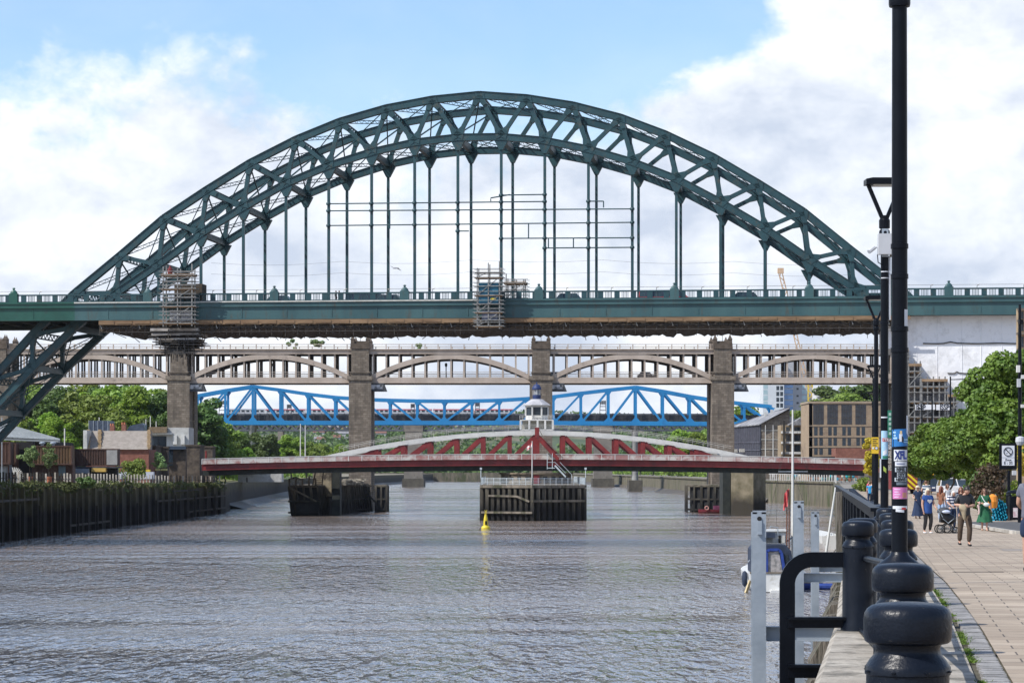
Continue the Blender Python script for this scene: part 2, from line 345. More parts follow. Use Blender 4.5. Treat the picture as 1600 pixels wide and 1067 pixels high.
def water_material():
    m = bpy.data.materials.new('river_water'); m.use_nodes = True; t = m.node_tree; b = t.nodes['Principled BSDF']
    tcn = t.nodes.new('ShaderNodeTexCoord')
    def noise(scale, st, det, rough=0.55, dist=0.0):
        mp = t.nodes.new('ShaderNodeMapping'); mp.inputs['Scale'].default_value = st; t.links.new(tcn.outputs['Object'], mp.inputs[0])
        n = t.nodes.new('ShaderNodeTexNoise'); n.inputs['Scale'].default_value = scale; n.inputs['Detail'].default_value = det; n.inputs['Roughness'].default_value = rough; n.inputs['Distortion'].default_value = dist
        t.links.new(mp.outputs[0], n.inputs[0]); return n.outputs['Fac']
    big = noise(0.016, (0.55, 1.0, 1), 6, 0.65, 0.8)
    cr = t.nodes.new('ShaderNodeValToRGB'); e = cr.color_ramp.elements
    e[0].position = 0.35; e[0].color = (0.15, 0.118, 0.10, 1); e[1].position = 0.62; e[1].color = (0.235, 0.185, 0.155, 1)
    t.links.new(big, cr.inputs[0])
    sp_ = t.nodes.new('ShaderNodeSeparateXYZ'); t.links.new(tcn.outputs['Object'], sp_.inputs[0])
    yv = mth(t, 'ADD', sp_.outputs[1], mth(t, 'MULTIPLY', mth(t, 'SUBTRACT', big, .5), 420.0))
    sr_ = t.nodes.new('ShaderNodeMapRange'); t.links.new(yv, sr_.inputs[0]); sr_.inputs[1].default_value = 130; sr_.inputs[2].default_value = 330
    mx = t.nodes.new('ShaderNodeMix'); mx.data_type = 'RGBA'; t.links.new(sr_.outputs[0], mx.inputs[0]); mx.inputs[6].default_value = (.20, .215, .245, 1); t.links.new(cr.outputs[0], mx.inputs[7]); t.links.new(mx.outputs[2], b.inputs['Base Color'])  # blue-grey towards the camera: sky reflection painted into the body colour
    b.inputs['IOR'].default_value = 1.55
    rg = t.nodes.new('ShaderNodeMapRange'); t.links.new(noise(0.022, (0.35, 1.0, 1), 2, 0.5, 1.2), rg.inputs[0])
    rg.inputs[1].default_value = 0.4; rg.inputs[2].default_value = 0.62; rg.inputs[3].default_value = 0.05; rg.inputs[4].default_value = 0.14
    t.links.new(rg.outputs[0], b.inputs['Roughness'])
    w1 = noise(1.0, (1.5, 0.32, 1), 2, 0.5, 0.4); w2 = noise(1.0, (2.2, 0.7, 1), 2, 0.5, 0.2)
    w0 = noise(1.0, (0.62, 0.12, 1), 2, 0.5, 0.5)
    hsum = mth(t, 'ADD', mth(t, 'MULTIPLY', w0, 1.35), mth(t, 'ADD', mth(t, 'MULTIPLY', w1, 1.25), mth(t, 'MULTIPLY', w2, 0.5)))
    st = t.nodes.new('ShaderNodeMapRange'); t.links.new(noise(0.03, (0.28, 0.8, 1), 1.5, 0.5, 1.0), st.inputs[0])
    st.inputs[1].default_value = 0.36; st.inputs[2].default_value = 0.62; st.inputs[3].default_value = 1.0; st.inputs[4].default_value = 0.35
    h = mth(t, 'MULTIPLY', hsum, st.outputs[0])
    bp = t.nodes.new('ShaderNodeBump'); bp.inputs['Distance'].default_value = 1.0; bp.inputs['Strength'].default_value = 0.75
    t.links.new(h, bp.inputs['Height']); t.links.new(bp.outputs[0], b.inputs['Normal'])
    return m
mb = MB(); mb.quad((-1500, -50, 0), (1500, -50, 0), (1500, 2600, 0), (-1500, 2600, 0))
struct(mb, 'river_water', water_material())
mb = MB(); mb.quad((-9000, -200, -2.5), (9000, -200, -2.5), (9000, 15000, -2.5), (-9000, 15000, -2.5))
struct(mb, 'ground', mat('earth', (0.08, 0.08, 0.05), (0.12, 0.12, 0.07), 0.01))

# paving slabs
def paving_material():
    m = bpy.data.materials.new('promenade_paving'); m.use_nodes = True; t = m.node_tree; b = t.nodes['Principled BSDF']; b.inputs['Roughness'].default_value = 0.88
    tcn = t.nodes.new('ShaderNodeTexCoord'); mp = t.nodes.new('ShaderNodeMapping'); t.links.new(tcn.outputs['Object'], mp.inputs[0])
    mp.inputs['Rotation'].default_value = (0, 0, 0.145)
    br = t.nodes.new('ShaderNodeTexBrick'); t.links.new(mp.outputs[0], br.inputs[0])
    br.inputs['Scale'].default_value = 1.0; br.inputs['Brick Width'].default_value = 0.62; br.inputs['Row Height'].default_value = 0.45; br.inputs['Mortar Size'].default_value = 0.009; br.inputs['Mortar Smooth'].default_value = 0.2
    br.inputs['Color1'].default_value = (0.28, 0.224, 0.168, 1); br.inputs['Color2'].default_value = (0.375, 0.31, 0.238, 1); br.inputs['Mortar'].default_value = (0.10, 0.085, 0.07, 1)
    n = t.nodes.new('ShaderNodeTexNoise'); n.inputs['Scale'].default_value = 0.5; n.inputs['Detail'].default_value = 8; n.inputs['Roughness'].default_value = 0.7; t.links.new(tcn.outputs['Object'], n.inputs[0])
    mr = t.nodes.new('ShaderNodeMapRange'); t.links.new(n.outputs['Fac'], mr.inputs[0]); mr.inputs[1].default_value = 0.3; mr.inputs[2].default_value = 0.7; mr.inputs[3].default_value = 0.72; mr.inputs[4].default_value = 1.2
    mx = t.nodes.new('ShaderNodeMix'); mx.data_type = 'RGBA'; mx.blend_type = 'MULTIPLY'; mx.inputs[0].default_value = 1.0
    t.links.new(br.outputs[0], mx.inputs[6]); t.links.new(mr.outputs[0], mx.inputs[7])
    # spots of gum and stains
    n2 = t.nodes.new('ShaderNodeTexNoise'); n2.inputs['Scale'].default_value = 7; n2.inputs['Detail'].default_value = 3; t.links.new(tcn.outputs['Object'], n2.inputs[0])
    m2 = t.nodes.new('ShaderNodeMapRange'); t.links.new(n2.outputs['Fac'], m2.inputs[0]); m2.inputs[1].default_value = 0.66; m2.inputs[2].default_value = 0.74; m2.inputs[3].default_value = 0; m2.inputs[4].default_value = 0.55
    mx2 = t.nodes.new('ShaderNodeMix'); mx2.data_type = 'RGBA'; t.links.new(m2.outputs[0], mx2.inputs[0]); t.links.new(mx.outputs[2], mx2.inputs[6]); mx2.inputs[7].default_value = (0.13, 0.11, 0.10, 1)
    t.links.new(mx2.outputs[2], b.inputs['Base Color'])
    bp = t.nodes.new('ShaderNodeBump'); bp.inputs['Distance'].default_value = 0.01; t.links.new(br.outputs['Fac'], bp.inputs['Height']); bp.invert = True; t.links.new(bp.outputs[0], b.inputs['Normal'])
    return m
ys = [4, 10, 16, 22, 28, 34, 40, 50, 60, 72, 85, 100, 120, 140, 170, 210, 260, 300, 380, 460, 540, 600, 667, 760, 900, 1212, 1450, 1700, 1950, 2600]
mb = MB()
for a, b in zip(ys, ys[1:]):
    if b <= 300: mb.quad((ex(a)+1.66, a, gz(a)), (a*0.2+60, a, gz(a)), (b*0.2+60, b, gz(b)), (ex(b)+1.66, b, gz(b)))
struct(mb, 'promenade', paving_material())
mb = MB()
for a, b in zip(ys, ys[1:]):
    if a >= 300: mb.quad((ex(a)+1.0, a, gz(a)), (1500, a, gz(a)), (1500, b, gz(b)), (ex(b)+1.0, b, gz(b)))
    else: mb.quad((a*0.2+60, a, gz(a)-0.004), (1500, a, gz(a)-0.004), (1500, b, gz(b)-0.004), (b*0.2+60, b, gz(b)-0.004))
struct(mb, 'ground_north_bank', mat('north_ground', (0.16, 0.15, 0.13), (0.24, 0.22, 0.19), 0.1, 0.95))
# coping stones, setts and moss along the quay edge
mb = MB(); y = 5.0; k = 0
while y < 300:
    ln = 1.45 if y < 120 else 8; x0, x1 = ex(y), ex(y+ln-0.02); z0, z1 = gz(y), gz(y+ln)
    dz = 0.006*math.sin(k*12.9)+0.01; n = len(mb.v)
    for (xx, yv, zz) in ((x0, y, z0), (x1, y+ln-0.02, z1)):
        mb.v += [(xx, yv, zz-0.45), (xx+1.36, yv, zz-0.45), (xx+1.36, yv, zz+dz), (xx+0.06, yv, zz+dz), (xx, yv, zz+dz-0.06)]
    mb.f += [(n, n+1, n+2, n+3, n+4), (n+9, n+8, n+7, n+6, n+5)]+[(n+i, n+5+i, n+5+(i+1) % 5, n+(i+1) % 5) for i in range(5)]
    y += ln; k += 1
struct(mb, 'quay_coping', mat('coping_stone', (0.27, 0.24, 0.20), (0.38, 0.35, 0.30), 1.2, 0.9, 0, 0.5, 12, c3=(0.12, 0.11, 0.09), s3=1.6, t3=(0.48, 0.62)))
mb = MB(); mj = MB()
for a, b in zip(ys, ys[1:]):
    if b <= 300: mj.quad((ex(a)+1.3, a, gz(a)-0.03), (ex(a)+1.7, a, gz(a)-0.03), (ex(b)+1.7, b, gz(b)-0.03), (ex(b)+1.3, b, gz(b)-0.03))
y = 12.0; k = 0
while y < 75:
    x = ex(y); zz = gz(y); dz = 0.004*math.sin(k*7.7); mb.box(x+1.45+0.01*math.sin(k*3.1), x+1.645, y, y+0.155+0.02*math.sin(k*5), zz-0.1, zz+dz); y += 0.185; k += 1
struct(mj, 'joint_strip', mat('joint_soil', (0.05, 0.045, 0.03), (0.09, 0.08, 0.05), 8, 0.95))
struct(mb, 'kerb_setts', mat('granite_setts', (0.17, 0.165, 0.16), (0.30, 0.29, 0.28), 5, 0.8, 0, 0.3, 30))
M_moss = mat('moss_weed', (0.05, 0.10, 0.012), (0.14, 0.22, 0.03), 9, 0.95, trans=0.3)
mb = MB()
for i in range(11000):
    y = 15+rnd.random()**1.3*60
    if math.sin(y*1.9)+math.sin(y*0.7+2)+0.9*math.sin(y*5.1) < 0.15: continue
    x = ex(y)+1.40+rnd.gauss(0, 0.04); zz = gz(y)-0.01; h = rnd.uniform(0.006, 0.032); a = rnd.random()*6.28; r = rnd.uniform(0.005, 0.014)
    dx, dy = math.cos(a)*r, math.sin(a)*r; lx, ly = rnd.gauss(0, 0.03), rnd.gauss(0, 0.03)
    mb.poly([(x-dx, y-dy, zz), (x+dx, y+dy, zz), (x+lx, y+ly, zz+h)])
o = mb.build('moss_and_weeds', M_moss, recalc=False); tag(o, 'green moss and weeds growing in the joint along the quay coping', 'weeds', kind='stuff')
# quay walls
M_qwall = mat('quay_wall_stone', (0.075, 0.066, 0.045), (0.16, 0.14, 0.095), 0.5, 0.85, 0, 0.6, 3, stretch=(1, 1, 0.3), c3=(0.05, 0.06, 0.02), s3=0.3)
mb = MB()
for a, b in zip(ys, ys[1:]):
    for (dz0, dz1) in ((0.4, 20),):
        mb.quad((ex(a)+0.12, a, gz(a)-dz0), (ex(b)+0.12, b, gz(b)-dz0), (ex(b)-0.1, b, -2.4), (ex(a)-0.1, a, -2.4))
    if a >= 300: mb.quad((ex(a)-0.3, a, gz(a)+0.004), (ex(a)+1.05, a, gz(a)+0.004), (ex(b)+1.05, b, gz(b)+0.004), (ex(b)-0.3, b, gz(b)+0.004)); mb.quad((ex(a)-0.3, a, gz(a)+0.004), (ex(b)-0.3, b, gz(b)+0.004), (ex(b)-0.3, b, gz(b)-0.5), (ex(a)-0.3, a, gz(a)-0.5)); mb.quad((ex(a)-0.3, a, gz(a)-0.5), (ex(b)-0.3, b, gz(b)-0.5), (ex(b)+0.1, b, gz(b)-0.5), (ex(a)+0.1, a, gz(a)-0.5))
mb.quad((-300, 1951, -2), (300, 1951, -2), (300, 1951, 7), (-300, 1951, 7))
single(mb, 'north_quay_wall', M_qwall, 'long dark weed-stained quay wall below the right bank', 'wall')
# ---- left bank
yw = [40, 150, 250, 348, 400, 460, 520, 580, 600, 635, 700, 800, 1000, 1300, 1600, 1950]
mb = MB()
for a, b in zip(yw, yw[1:]):
    mb.quad((-1500, a, gw(a)), (wx(a)-0.3, a, gw(a)), (wx(b)-0.3, b, gw(b)), (-1500, b, gw(b)))
struct(mb, 'ground_south_bank', mat('south_ground', (0.13, 0.12, 0.09), (0.25, 0.22, 0.15), 0.15, 0.95))
mb = MB(); mt = MB()
for a, b in zip(yw, yw[1:]):
    mb.quad((wx(b)-0.2, b, gw(b)), (wx(a)-0.2, a, gw(a)), (wx(a)-0.1, a, -2.4), (wx(b)-0.1, b, -2.4))
mb.quad((wx(580)-0.1, 581, -2), (-130, 581, -2), (-130, 581, gw(580)), (wx(580)-0.1, 581, gw(580)))
single(mb, 'south_quay_wall', tide_mat('south_wall_dark', (.007, .006, .005), None, (.045, .042, .018), (.10, .09, .04), 3.2, 6.0), 'tall dark wall of the left bank rising out of the river', 'wall')
# timber piles on the left wall: one fender wall
r_ = thing('timber_fender_wall', 'row of tall wet timber piles bolted to the left quay wall', 'fender wall', (-69, 400, 0))
mb = MB(); mh = MB(); y = 330.0; k = 0
while y < 579:
    x = wx(y)+0.15; tp = gw(y)-rnd.choice([0.2, 0.3, 0.5, 1.0]); mb.box(x-0.2, x+0.42, y, y+0.42, -1.5, tp)
    if k % 3 == 0: mb.box(x+0.1, x+0.62, y+1.2, y+1.6, -1.5, tp-rnd.uniform(1.6, 3.4))
    y += rnd.uniform(8.2, 11)*y*y/270000; k += 1
M_tide = tide_mat('tidal_timber', (.008, .007, .006), None, (.055, .050, .022), (.13, .115, .06), 3.2, 6.2)
for _i in range(0, len(mb.v), 8):
    _m = MB(); _m.v = mb.v[_i:_i+8]; _m.f = mb.f[:6]; _m.build('pile', M_tide, r_)
for zz, seg in ((1.2, ((395, 430), (520, 579))), (3.9, ((480, 579),)), (5.6, ((340, 372), (500, 540)))):
    for a, b in seg:
        mh.bar((wx(a)+0.42, a, zz), (wx(b)+0.42, b, zz), 0.2, 0.32)
mh.build('waling', M_timber, r_)
mm = MB()
for i in range(4200):
    y = rnd.uniform(335, 578); x = wx(y)+rnd.uniform(-0.9, 0.55); top = gw(y)
    z = top+rnd.uniform(-1.0, 0.35)*(1.6 if math.sin(y*0.09)+math.sin(y*0.31) > 0.2 else 0.5)
    s = rnd.uniform(0.08, 0.26); a = Vector((rnd.gauss(0, 1), rnd.gauss(0, 1), rnd.gauss(0, 1))).normalized()*s; b = Vector((rnd.gauss(0, 1), rnd.gauss(0, 1), rnd.gauss(0, 1)+1)).normalized()*s
    c = Vector((x, y, z)); mm.quad(c-a-b, c+a-b, c+a+b, c-a+b)
o = mm.build('wall_creeper', mat('creeper_green', (0.06, 0.075, 0.02), (0.13, 0.15, 0.05), 1.2, 0.9, trans=0.25), recalc=False); tag(o, 'straggling grass and creeper hanging over the top of the left quay wall', 'creeper', kind='stuff')
# second wall, mud and sandy bank beyond the swing bridge, left
mb = MB()
for a, b in zip(yw, yw[1:]):
    if a >= 635:
        for i in range(8):
            ya = a+(b-a)*i/8; yb = a+(b-a)*(i+1)/8
            da = 4+3*math.sin(ya*0.05); db = 4+3*math.sin(yb*0.05)
            mb.quad((wx(ya)-0.1, ya, 1.3), (wx(ya)+da, ya, -0.12), (wx(yb)+db, yb, -0.12), (wx(yb)-0.1, yb, 1.3))
struct(mb, 'mud_foreshore', mat('river_mud', (0.055, 0.045, 0.033), (0.10, 0.085, 0.062), 0.2, 0.6, 0, 1.0, 1.0))
mb = MB()
for i in range(14):
    for j in range(10):
        def pt(i, j):
            yv = 600+i*45; xx = wx(yv)-3-j*5.5; return (xx, yv, gw(yv)+0.05+min(1, j/2)*0.8+0.25*math.sin(i*2.2+j)+j*0.12)
        mb.quad(pt(i, j), pt(i+1, j), pt(i+1, j+1), pt(i, j+1))
struct(mb, 'grassy_bank', mat('dry_grass_bank', (0.22, 0.20, 0.07), (0.38, 0.34, 0.17), 0.12, 0.95, c3=(0.12, 0.17, 0.04), s3=0.06), smooth=True)
mb = MB()
for a, b in zip(ys, ys[1:]):
    if a >= 760 and b <= 1950:
        for i in range(8):
            ya = a+(b-a)*i/8; yb = a+(b-a)*(i+1)/8; da = 5+4*math.sin(ya*0.031); db = 5+4*math.sin(yb*0.031)
            mb.quad((ex(ya)+0.1, ya, 1.4), (ex(ya)-da, ya, -0.12), (ex(yb)-db, yb, -0.12), (ex(yb)+0.1, yb, 1.4))
struct(mb, 'mud_foreshore_north', MATS['river_mud'])

# ================================================================ trees
def leaf_cloud(centres, radii, per, size, seed, flat=0.75):
    r = np.random.RandomState(seed); V = []; 
    for c, R, n in zip(centres, radii, per):
        d = r.normal(size=(n, 3)); d /= np.linalg.norm(d, axis=1)[:, None]+1e-9
        rad = R*(0.45+0.55*r.rand(n)**0.5)
        p = c+d*rad[:, None]*np.array([1, 1, flat])
        nrm = d*0.9+r.normal(size=(n, 3))*0.65+np.array([0, 0, 0.35]); nrm /= np.linalg.norm(nrm, axis=1)[:, None]
        a = np.cross(nrm, r.normal(size=(n, 3))); a /= np.linalg.norm(a, axis=1)[:, None]+1e-9; b = np.cross(nrm, a)
        s = (size*(0.6+0.8*r.rand(n)))[:, None]
        V.append(np.stack([p-a*s*.5-b*s*.35, p+a*s*.5-b*s*.35, p+a*s*.35+b*s*.5, p-a*s*.35+b*s*.5], axis=1))
    return np.concatenate(V).reshape(-1, 3)
def mesh_quads(name, V, m):
    me = bpy.data.meshes.new(name); n = len(V); me.vertices.add(n); me.vertices.foreach_set('co', V.astype(np.float32).ravel())
    me.loops.add(n); me.loops.foreach_set('vertex_index', np.arange(n, dtype=np.int32)); k = n//4
    me.polygons.add(k); me.polygons.foreach_set('loop_start', np.arange(0, n, 4, dtype=np.int32)); me.polygons.foreach_set('loop_total', np.full(k, 4, dtype=np.int32))
    me.update(); me.validate(); me.materials.append(m); return me
def crown_clumps(H, R, base, n, seed, power=1.0, cr=(0.22, 0.36)):
    r = np.random.RandomState(seed); C = []; Rr = []
    hh = (H-base)/2; cz = base+hh
    for i in range(n):
        d = r.normal(size=3); d /= np.linalg.norm(d); q = (0.35+0.65*r.rand()**0.45)
        lob = 0.82+0.18*math.sin(3*math.atan2(d[1], d[0])+seed)+0.14*math.sin(5*d[2]+seed*2)
        z = d[2]*hh*q*lob; w_ = R*q*lob*(1.0 if d[2] < 0 else (1-0.25*d[2]))
        rr = R*r.uniform(*cr); C.append([d[0]*w_, d[1]*w_, min(cz+z, H-rr*.6)]); Rr.append(rr)
    return np.array(C), np.array(Rr)
def make_tree(name, label, cat, H, R, base, leaf, n_clump, n_leaf, m_leaf, seed, group=None, trunk_r=0.22, cr=(0.15, 0.28)):
    root = thing(name, label, cat, (0, 0, 0), group)
    C, Rr = crown_clumps(H, R, base, n_clump, seed, cr=cr); r = random.Random(seed)
    w_ = Rr**2; per = np.maximum(8, (n_leaf*w_/w_.sum()).astype(int))
    me = mesh_quads('crown', leaf_cloud(C, Rr, per, leaf, seed), m_leaf); cr_ = bpy.data.objects.new('crown', me); COL.objects.link(cr_); cr_.parent = root
    mb = MB(); top = base+(H-base)*0.55; lean = [(0, 0, 0)]
    pts = [(0, 0, -0.3), (0.04*H*r.uniform(-.5, .5), 0, base*0.5), (0.04*H*r.uniform(-1, 1), 0.03*H*r.uniform(-1, 1), base), (0.05*H*r.uniform(-1, 1), 0.05*H*r.uniform(-1, 1), top)]
    mb.tube(pts, [trunk_r*1.35, trunk_r, trunk_r*.85, trunk_r*.3], 8)
    for i in r.sample(range(len(C)), min(12, len(C))):
        q = r.uniform(0.3, 1.0); s0 = Vector(pts[2])*(1-q*.6)+Vector(pts[3])*q*.6; e0 = Vector(C[i]); mid = (s0+e0)/2+Vector((0, 0, 0.08*H*r.uniform(-.3, 1)))
        mb.tube([s0, mid, e0], [trunk_r*.42, trunk_r*.28, trunk_r*.1], 6)
    t_ = mb.build('trunk', M_trunk, None, True); t_.parent = root
    return root
def leafm(name, a, b, trans=0.28, sc=0.5, c3=None):
    return mat(name, a, b, sc, 0.6, 0, trans=trans, rnd_amt=0.35, lo=0.3, hi=0.7, c3=c3, s3=0.25)
L_bright = leafm('leaf_bright', (0.13, 0.24, 0.02), (0.29, 0.41, 0.05), 0.4)
L_mid = leafm('leaf_mid', (0.13, 0.21, 0.026), (0.25, 0.34, 0.055), 0.35)
L_dark = leafm('leaf_dark', (0.055, 0.11, 0.024), (0.12, 0.19, 0.04), 0.3)
L_maple = leafm('leaf_maple', (0.06, 0.125, 0.014), (0.17, 0.255, 0.03), 0.27, 0.8)
L_yellow = leafm('leaf_yellow', (0.14, 0.20, 0.02), (0.32, 0.34, 0.04), 0.35, 1.0)
L_gold = leafm('leaf_gold', (0.42, 0.36, 0.02), (0.6, 0.5, 0.04), 0.35, 1.0)
L_sap = leafm('leaf_sapling', (0.16, 0.24, 0.08), (0.26, 0.36, 0.14), 0.4, 1.0)
L_brown = leafm('leaf_copper', (0.045, 0.045, 0.02), (0.13, 0.075, 0.035), 0.25, 1.0)
def put(o, px, Yd, zbase, first, rz=0, sc=1.0, label=None, group=None):
    loc = (XP(px, Yd), Yd, zbase)
    if first:
        o.location = loc; o.rotation_euler = (0, 0, rz); o.scale = sc if isinstance(sc, tuple) else (sc,)*3
        if label: o['label'] = label
        if group: o['group'] = group
        return o
    return copy_tree(o, loc, rz, label, sc, group)
temps = [make_tree('broadleaf_tree', 'x', 'tree', 15, 6.0, 2.5, 0.42, 90, 12000, L_bright, 11),
         make_tree('broadleaf_tree', 'x', 'tree', 16, 6.5, 2.5, 0.42, 95, 13000, L_mid, 23),
         make_tree('broadleaf_tree', 'x', 'tree', 14, 5.5, 2.0, 0.42, 80, 11000, L_dark, 37),
         make_tree('broadleaf_tree', 'x', 'tree', 13, 6.0, 1.0, 0.42, 85, 11500, L_mid, 51)]
used = [False]*4
def bgtree(k, px, Yd, ytop, zbase, label, group, wsc=1.0):
    H = [15, 16, 14, 13][k]; top = ZP(ytop, Yd); s = (top-zbase)/H
    o = put(temps[k], px, Yd, zbase, not used[k], rnd.uniform(0, 6.28), (s*wsc, s*wsc, s), label, group); used[k] = True
    return o
KW = ['sunlit yellow-green', 'mid-green', 'dark green', 'soft green rounded']
# left wooded slope behind the bridges (tree tops at y in photo px)
LEFT = [(0, -60, 640, 560, 12), (1, -20, 660, 575, 14), (0, 15, 690, 600, 12), (2, 45, 640, 610, 10), (1, 30, 620, 640, 9), (0, 70, 632, 645, 8), (0, 88, 600, 652, 7.5), (2, 105, 680, 600, 14),
        (1, 120, 650, 604, 11), (0, 135, 690, 596, 15), (3, 150, 640, 612, 10), (0, 160, 665, 602, 12), (2, 172, 690, 598, 14), (1, 188, 660, 603, 12), (0, 205, 650, 606, 11), (3, 215, 690, 600, 14),
        (0, 228, 665, 603, 12), (2, 243, 655, 608, 11), (1, 255, 690, 600, 14), (2, 268, 640, 640, 9), (0, 118, 615, 660, 7.5), (2, 60, 605, 668, 7.5), (1, 35, 600, 652, 7.5), (3, 180, 630, 645, 8), (2, 232, 630, 652, 8), (0, 10, 620, 655, 7.5)]
for i, (k, px, Yd, yt, zb) in enumerate(LEFT):
    bgtree(k, px, Yd, yt, zb, 'sunlit or shaded broadleaf tree in the wood on the left bank, behind the beige bridge', 'trees of the left bank wood', 1.1)
MID = [(2, 306, 660, 618, 7, 'dark leafy tree immediately right of the leftmost stone pier'), (1, 322, 690, 628, 7, 'tall green tree under the left end of the blue bridge'),
       (3, 340, 720, 668, 7, 'rounded bush-like tree below the left end of the blue bridge'), (2, 365, 780, 672, 7, 'dark tree left of the pale pier under the blue bridge peak'),
       (0, 386, 700, 699, 6.5, 'low bright yellow-green tree above the red deck on the left'), (3, 352, 690, 690, 6.5, 'low dark green tree beside the bright one above the red deck'),
       (2, 415, 860, 674, 6.5, 'dark green tree between the two pale piers on the left'), (0, 455, 900, 680, 6.5, 'bright green tree just right of the grey pillar on the left bank'),
       (1, 480, 900, 686, 6.5, 'green tree behind the two white flagpoles on the left'), (3, 505, 930, 690, 6.5, 'green tree right of the two white flagpoles'),
       (0, 528, 950, 694, 6.5, 'bright tree left of the second stone pier')]
for (k, px, Yd, yt, zb, lb) in MID: bgtree(k, px, Yd, yt, zb, lb, 'trees along the left shore beyond the red bridge', 1.15)
RIGHT = [(0, 1065, 1230, 672), (1, 1085, 1190, 680), (0, 1100, 1150, 676), (3, 1045, 1280, 690), (1, 1020, 1330, 700), (0, 1000, 1400, 706), (2, 1074, 1160, 706), (0, 1050, 1180, 715), (1, 1100, 1100, 700), (1, 1160, 1300, 640), (0, 1180, 1320, 634), (0, 1200, 1300, 645), (3, 1150, 1250, 655), (1, 1215, 1330, 640)]
for (k, px, Yd, yt) in RIGHT: bgtree(k, px, Yd, yt, 6.5, 'broadleaf tree on the far right bank beyond the piers', 'trees of the far right bank', 1.5)
for (k, px, Yd, yt) in [(1, 1300, 1000, 606), (2, 1318, 980, 600), (1, 1340, 960, 594), (2, 1360, 940, 592), (3, 1330, 930, 610)]:
    bgtree(k, px, Yd, yt, 20, 'dark green tree rising behind the tan building on the right', 'trees above the tan building', 1.7)
# promenade trees
T1 = make_tree('maple_tree', 'x', 'tree', 12.0, 5.4, 1.9, 0.21, 170, 62000, L_maple, 5, trunk_r=0.15, cr=(0.11, 0.22))
T2 = make_tree('maple_tree', 'x', 'tree', 9.0, 3.8, 1.9, 0.20, 130, 36000, L_maple, 8, trunk_r=0.11, cr=(0.12, 0.24))
def ptree(src, first, px, Yd, ytop, H, lb, wsc=1.0):
    zb = gz(Yd); s = (ZP(ytop, Yd)-zb)/H; return put(src, px, Yd, zb, first, rnd.uniform(0, 6), (s*wsc, s*wsc, s), lb, 'green street trees on the promenade')
ptree(T1, True, 1596, 150, 548, 12, 'largest leafy green tree at the right edge of the promenade', 1.12)
ptree(T1, False, 1560, 178, 588, 12, 'second tallest green tree, left of the largest at the right edge', 1.05)
ptree(T2, True, 1514, 190, 640, 9, 'middle promenade tree with a slim dark trunk behind the walking people', 1.25)
ptree(T2, False, 1484, 205, 652, 9, 'green tree just left of the middle promenade tree', 1.2)
ptree(T2, False, 1452, 215, 662, 9, 'smallest promenade tree next to the stickered black pole', 1.15)

# ---- wooded hillside on the left and hills beyond the river bend
def sstep(x): x = max(0, min(1, x)); return x*x*(3-2*x)
def hill_left(x, y): 
    d_ = max(0, (-x-88)); return gw(y)-0.3+34*sstep(d_/95)*sstep((y-590)/60+.35)*(1-.8*sstep((y-1000)/200))+1.2*math.sin(x*.06)*math.sin(y*.045)
mb = MB(); nx_, ny_ = 28, 26
gr = [[(-86-i*12-i*i*.2, 592+j*22) for i in range(nx_)] for j in range(ny_)]
for j in range(ny_-1):
    for i in range(nx_-1):
        q = [gr[j][i], gr[j][i+1], gr[j+1][i+1], gr[j+1][i]]; mb.quad(*[(x, y, hill_left(x, y)) for x, y in q])
struct(mb, 'hillside', mat('hill_grass', (0.035, 0.06, 0.015), (0.09, 0.12, 0.03), 0.15, 0.95), True)
r_ = np.random.RandomState(3); C = []; Rr = []
for k in range(420):
    y = r_.uniform(598, 900); x = -88-r_.rand()**1.2*110; C.append([x, y, hill_left(x, y)+r_.uniform(.3, 2.2)]); Rr.append(r_.uniform(1.6, 3.4))
me = mesh_quads('undergrowth', leaf_cloud(np.array(C), Rr, [70]*len(C), .75, 4, .8), L_mid); o = bpy.data.objects.new('undergrowth', me); COL.objects.link(o); tag(o, 'dense green undergrowth on the slope of the left bank wood', 'undergrowth', kind='stuff')
C = []; Rr = []
for k in range(300):
    y = r_.uniform(690, 1150); x = wx(y)-r_.uniform(3, 38); C.append([x, y, gw(y)+r_.uniform(.5, 3.5)]); Rr.append(r_.uniform(1.8, 4))
for k in range(420):
    y = r_.uniform(1010, 1900); x = ex(y)+r_.uniform(8, 90); C.append([x, y, gz(y)+r_.uniform(.5, 6)]); Rr.append(r_.uniform(2.5, 5.5))
me = mesh_quads('riverside_scrub', leaf_cloud(np.array(C), Rr, [60]*len(C), .95, 5, .8), L_mid); o = bpy.data.objects.new('riverside_scrub', me); COL.objects.link(o); tag(o, 'leafy scrub lining both river banks beyond the red bridge', 'scrub', kind='stuff')
def hill_far(x, y):
    return 4+62*sstep((y-1960)/1300)*(1+.10*math.sin(x*.006+1)+.06*math.sin(x*.017+2))+3*math.sin(x*.02)*math.sin(y*.011)
mb = MB(); gx = [-1500+k*75 for k in range(41)]; gy = [1955+k*70 for k in range(36)]
for j in range(35):
    for i in range(40):
        q = [(gx[i], gy[j]), (gx[i+1], gy[j]), (gx[i+1], gy[j+1]), (gx[i], gy[j+1])]; mb.quad(*[(x, y, hill_far(x, y)) for x, y in q])
struct(mb, 'far_hills', mat('far_field', (0.03, 0.055, 0.022), (0.07, 0.10, 0.04), 0.01, 0.95, c3=(.16, .14, .09), s3=.012), True)
C = []; Rr = []
for k in range(9000):
    y = 1965+r_.rand()**1.3*1500; x = r_.uniform(-.24, .24)*y; n_ = math.sin(x*.013+y*.004)+math.sin(y*.009-x*.007+1)+r_.uniform(-1, 1)
    if n_ < -.9: continue
    C.append([x, y, hill_far(x, y)+r_.uniform(1, 4)]); Rr.append(r_.uniform(4, 9))
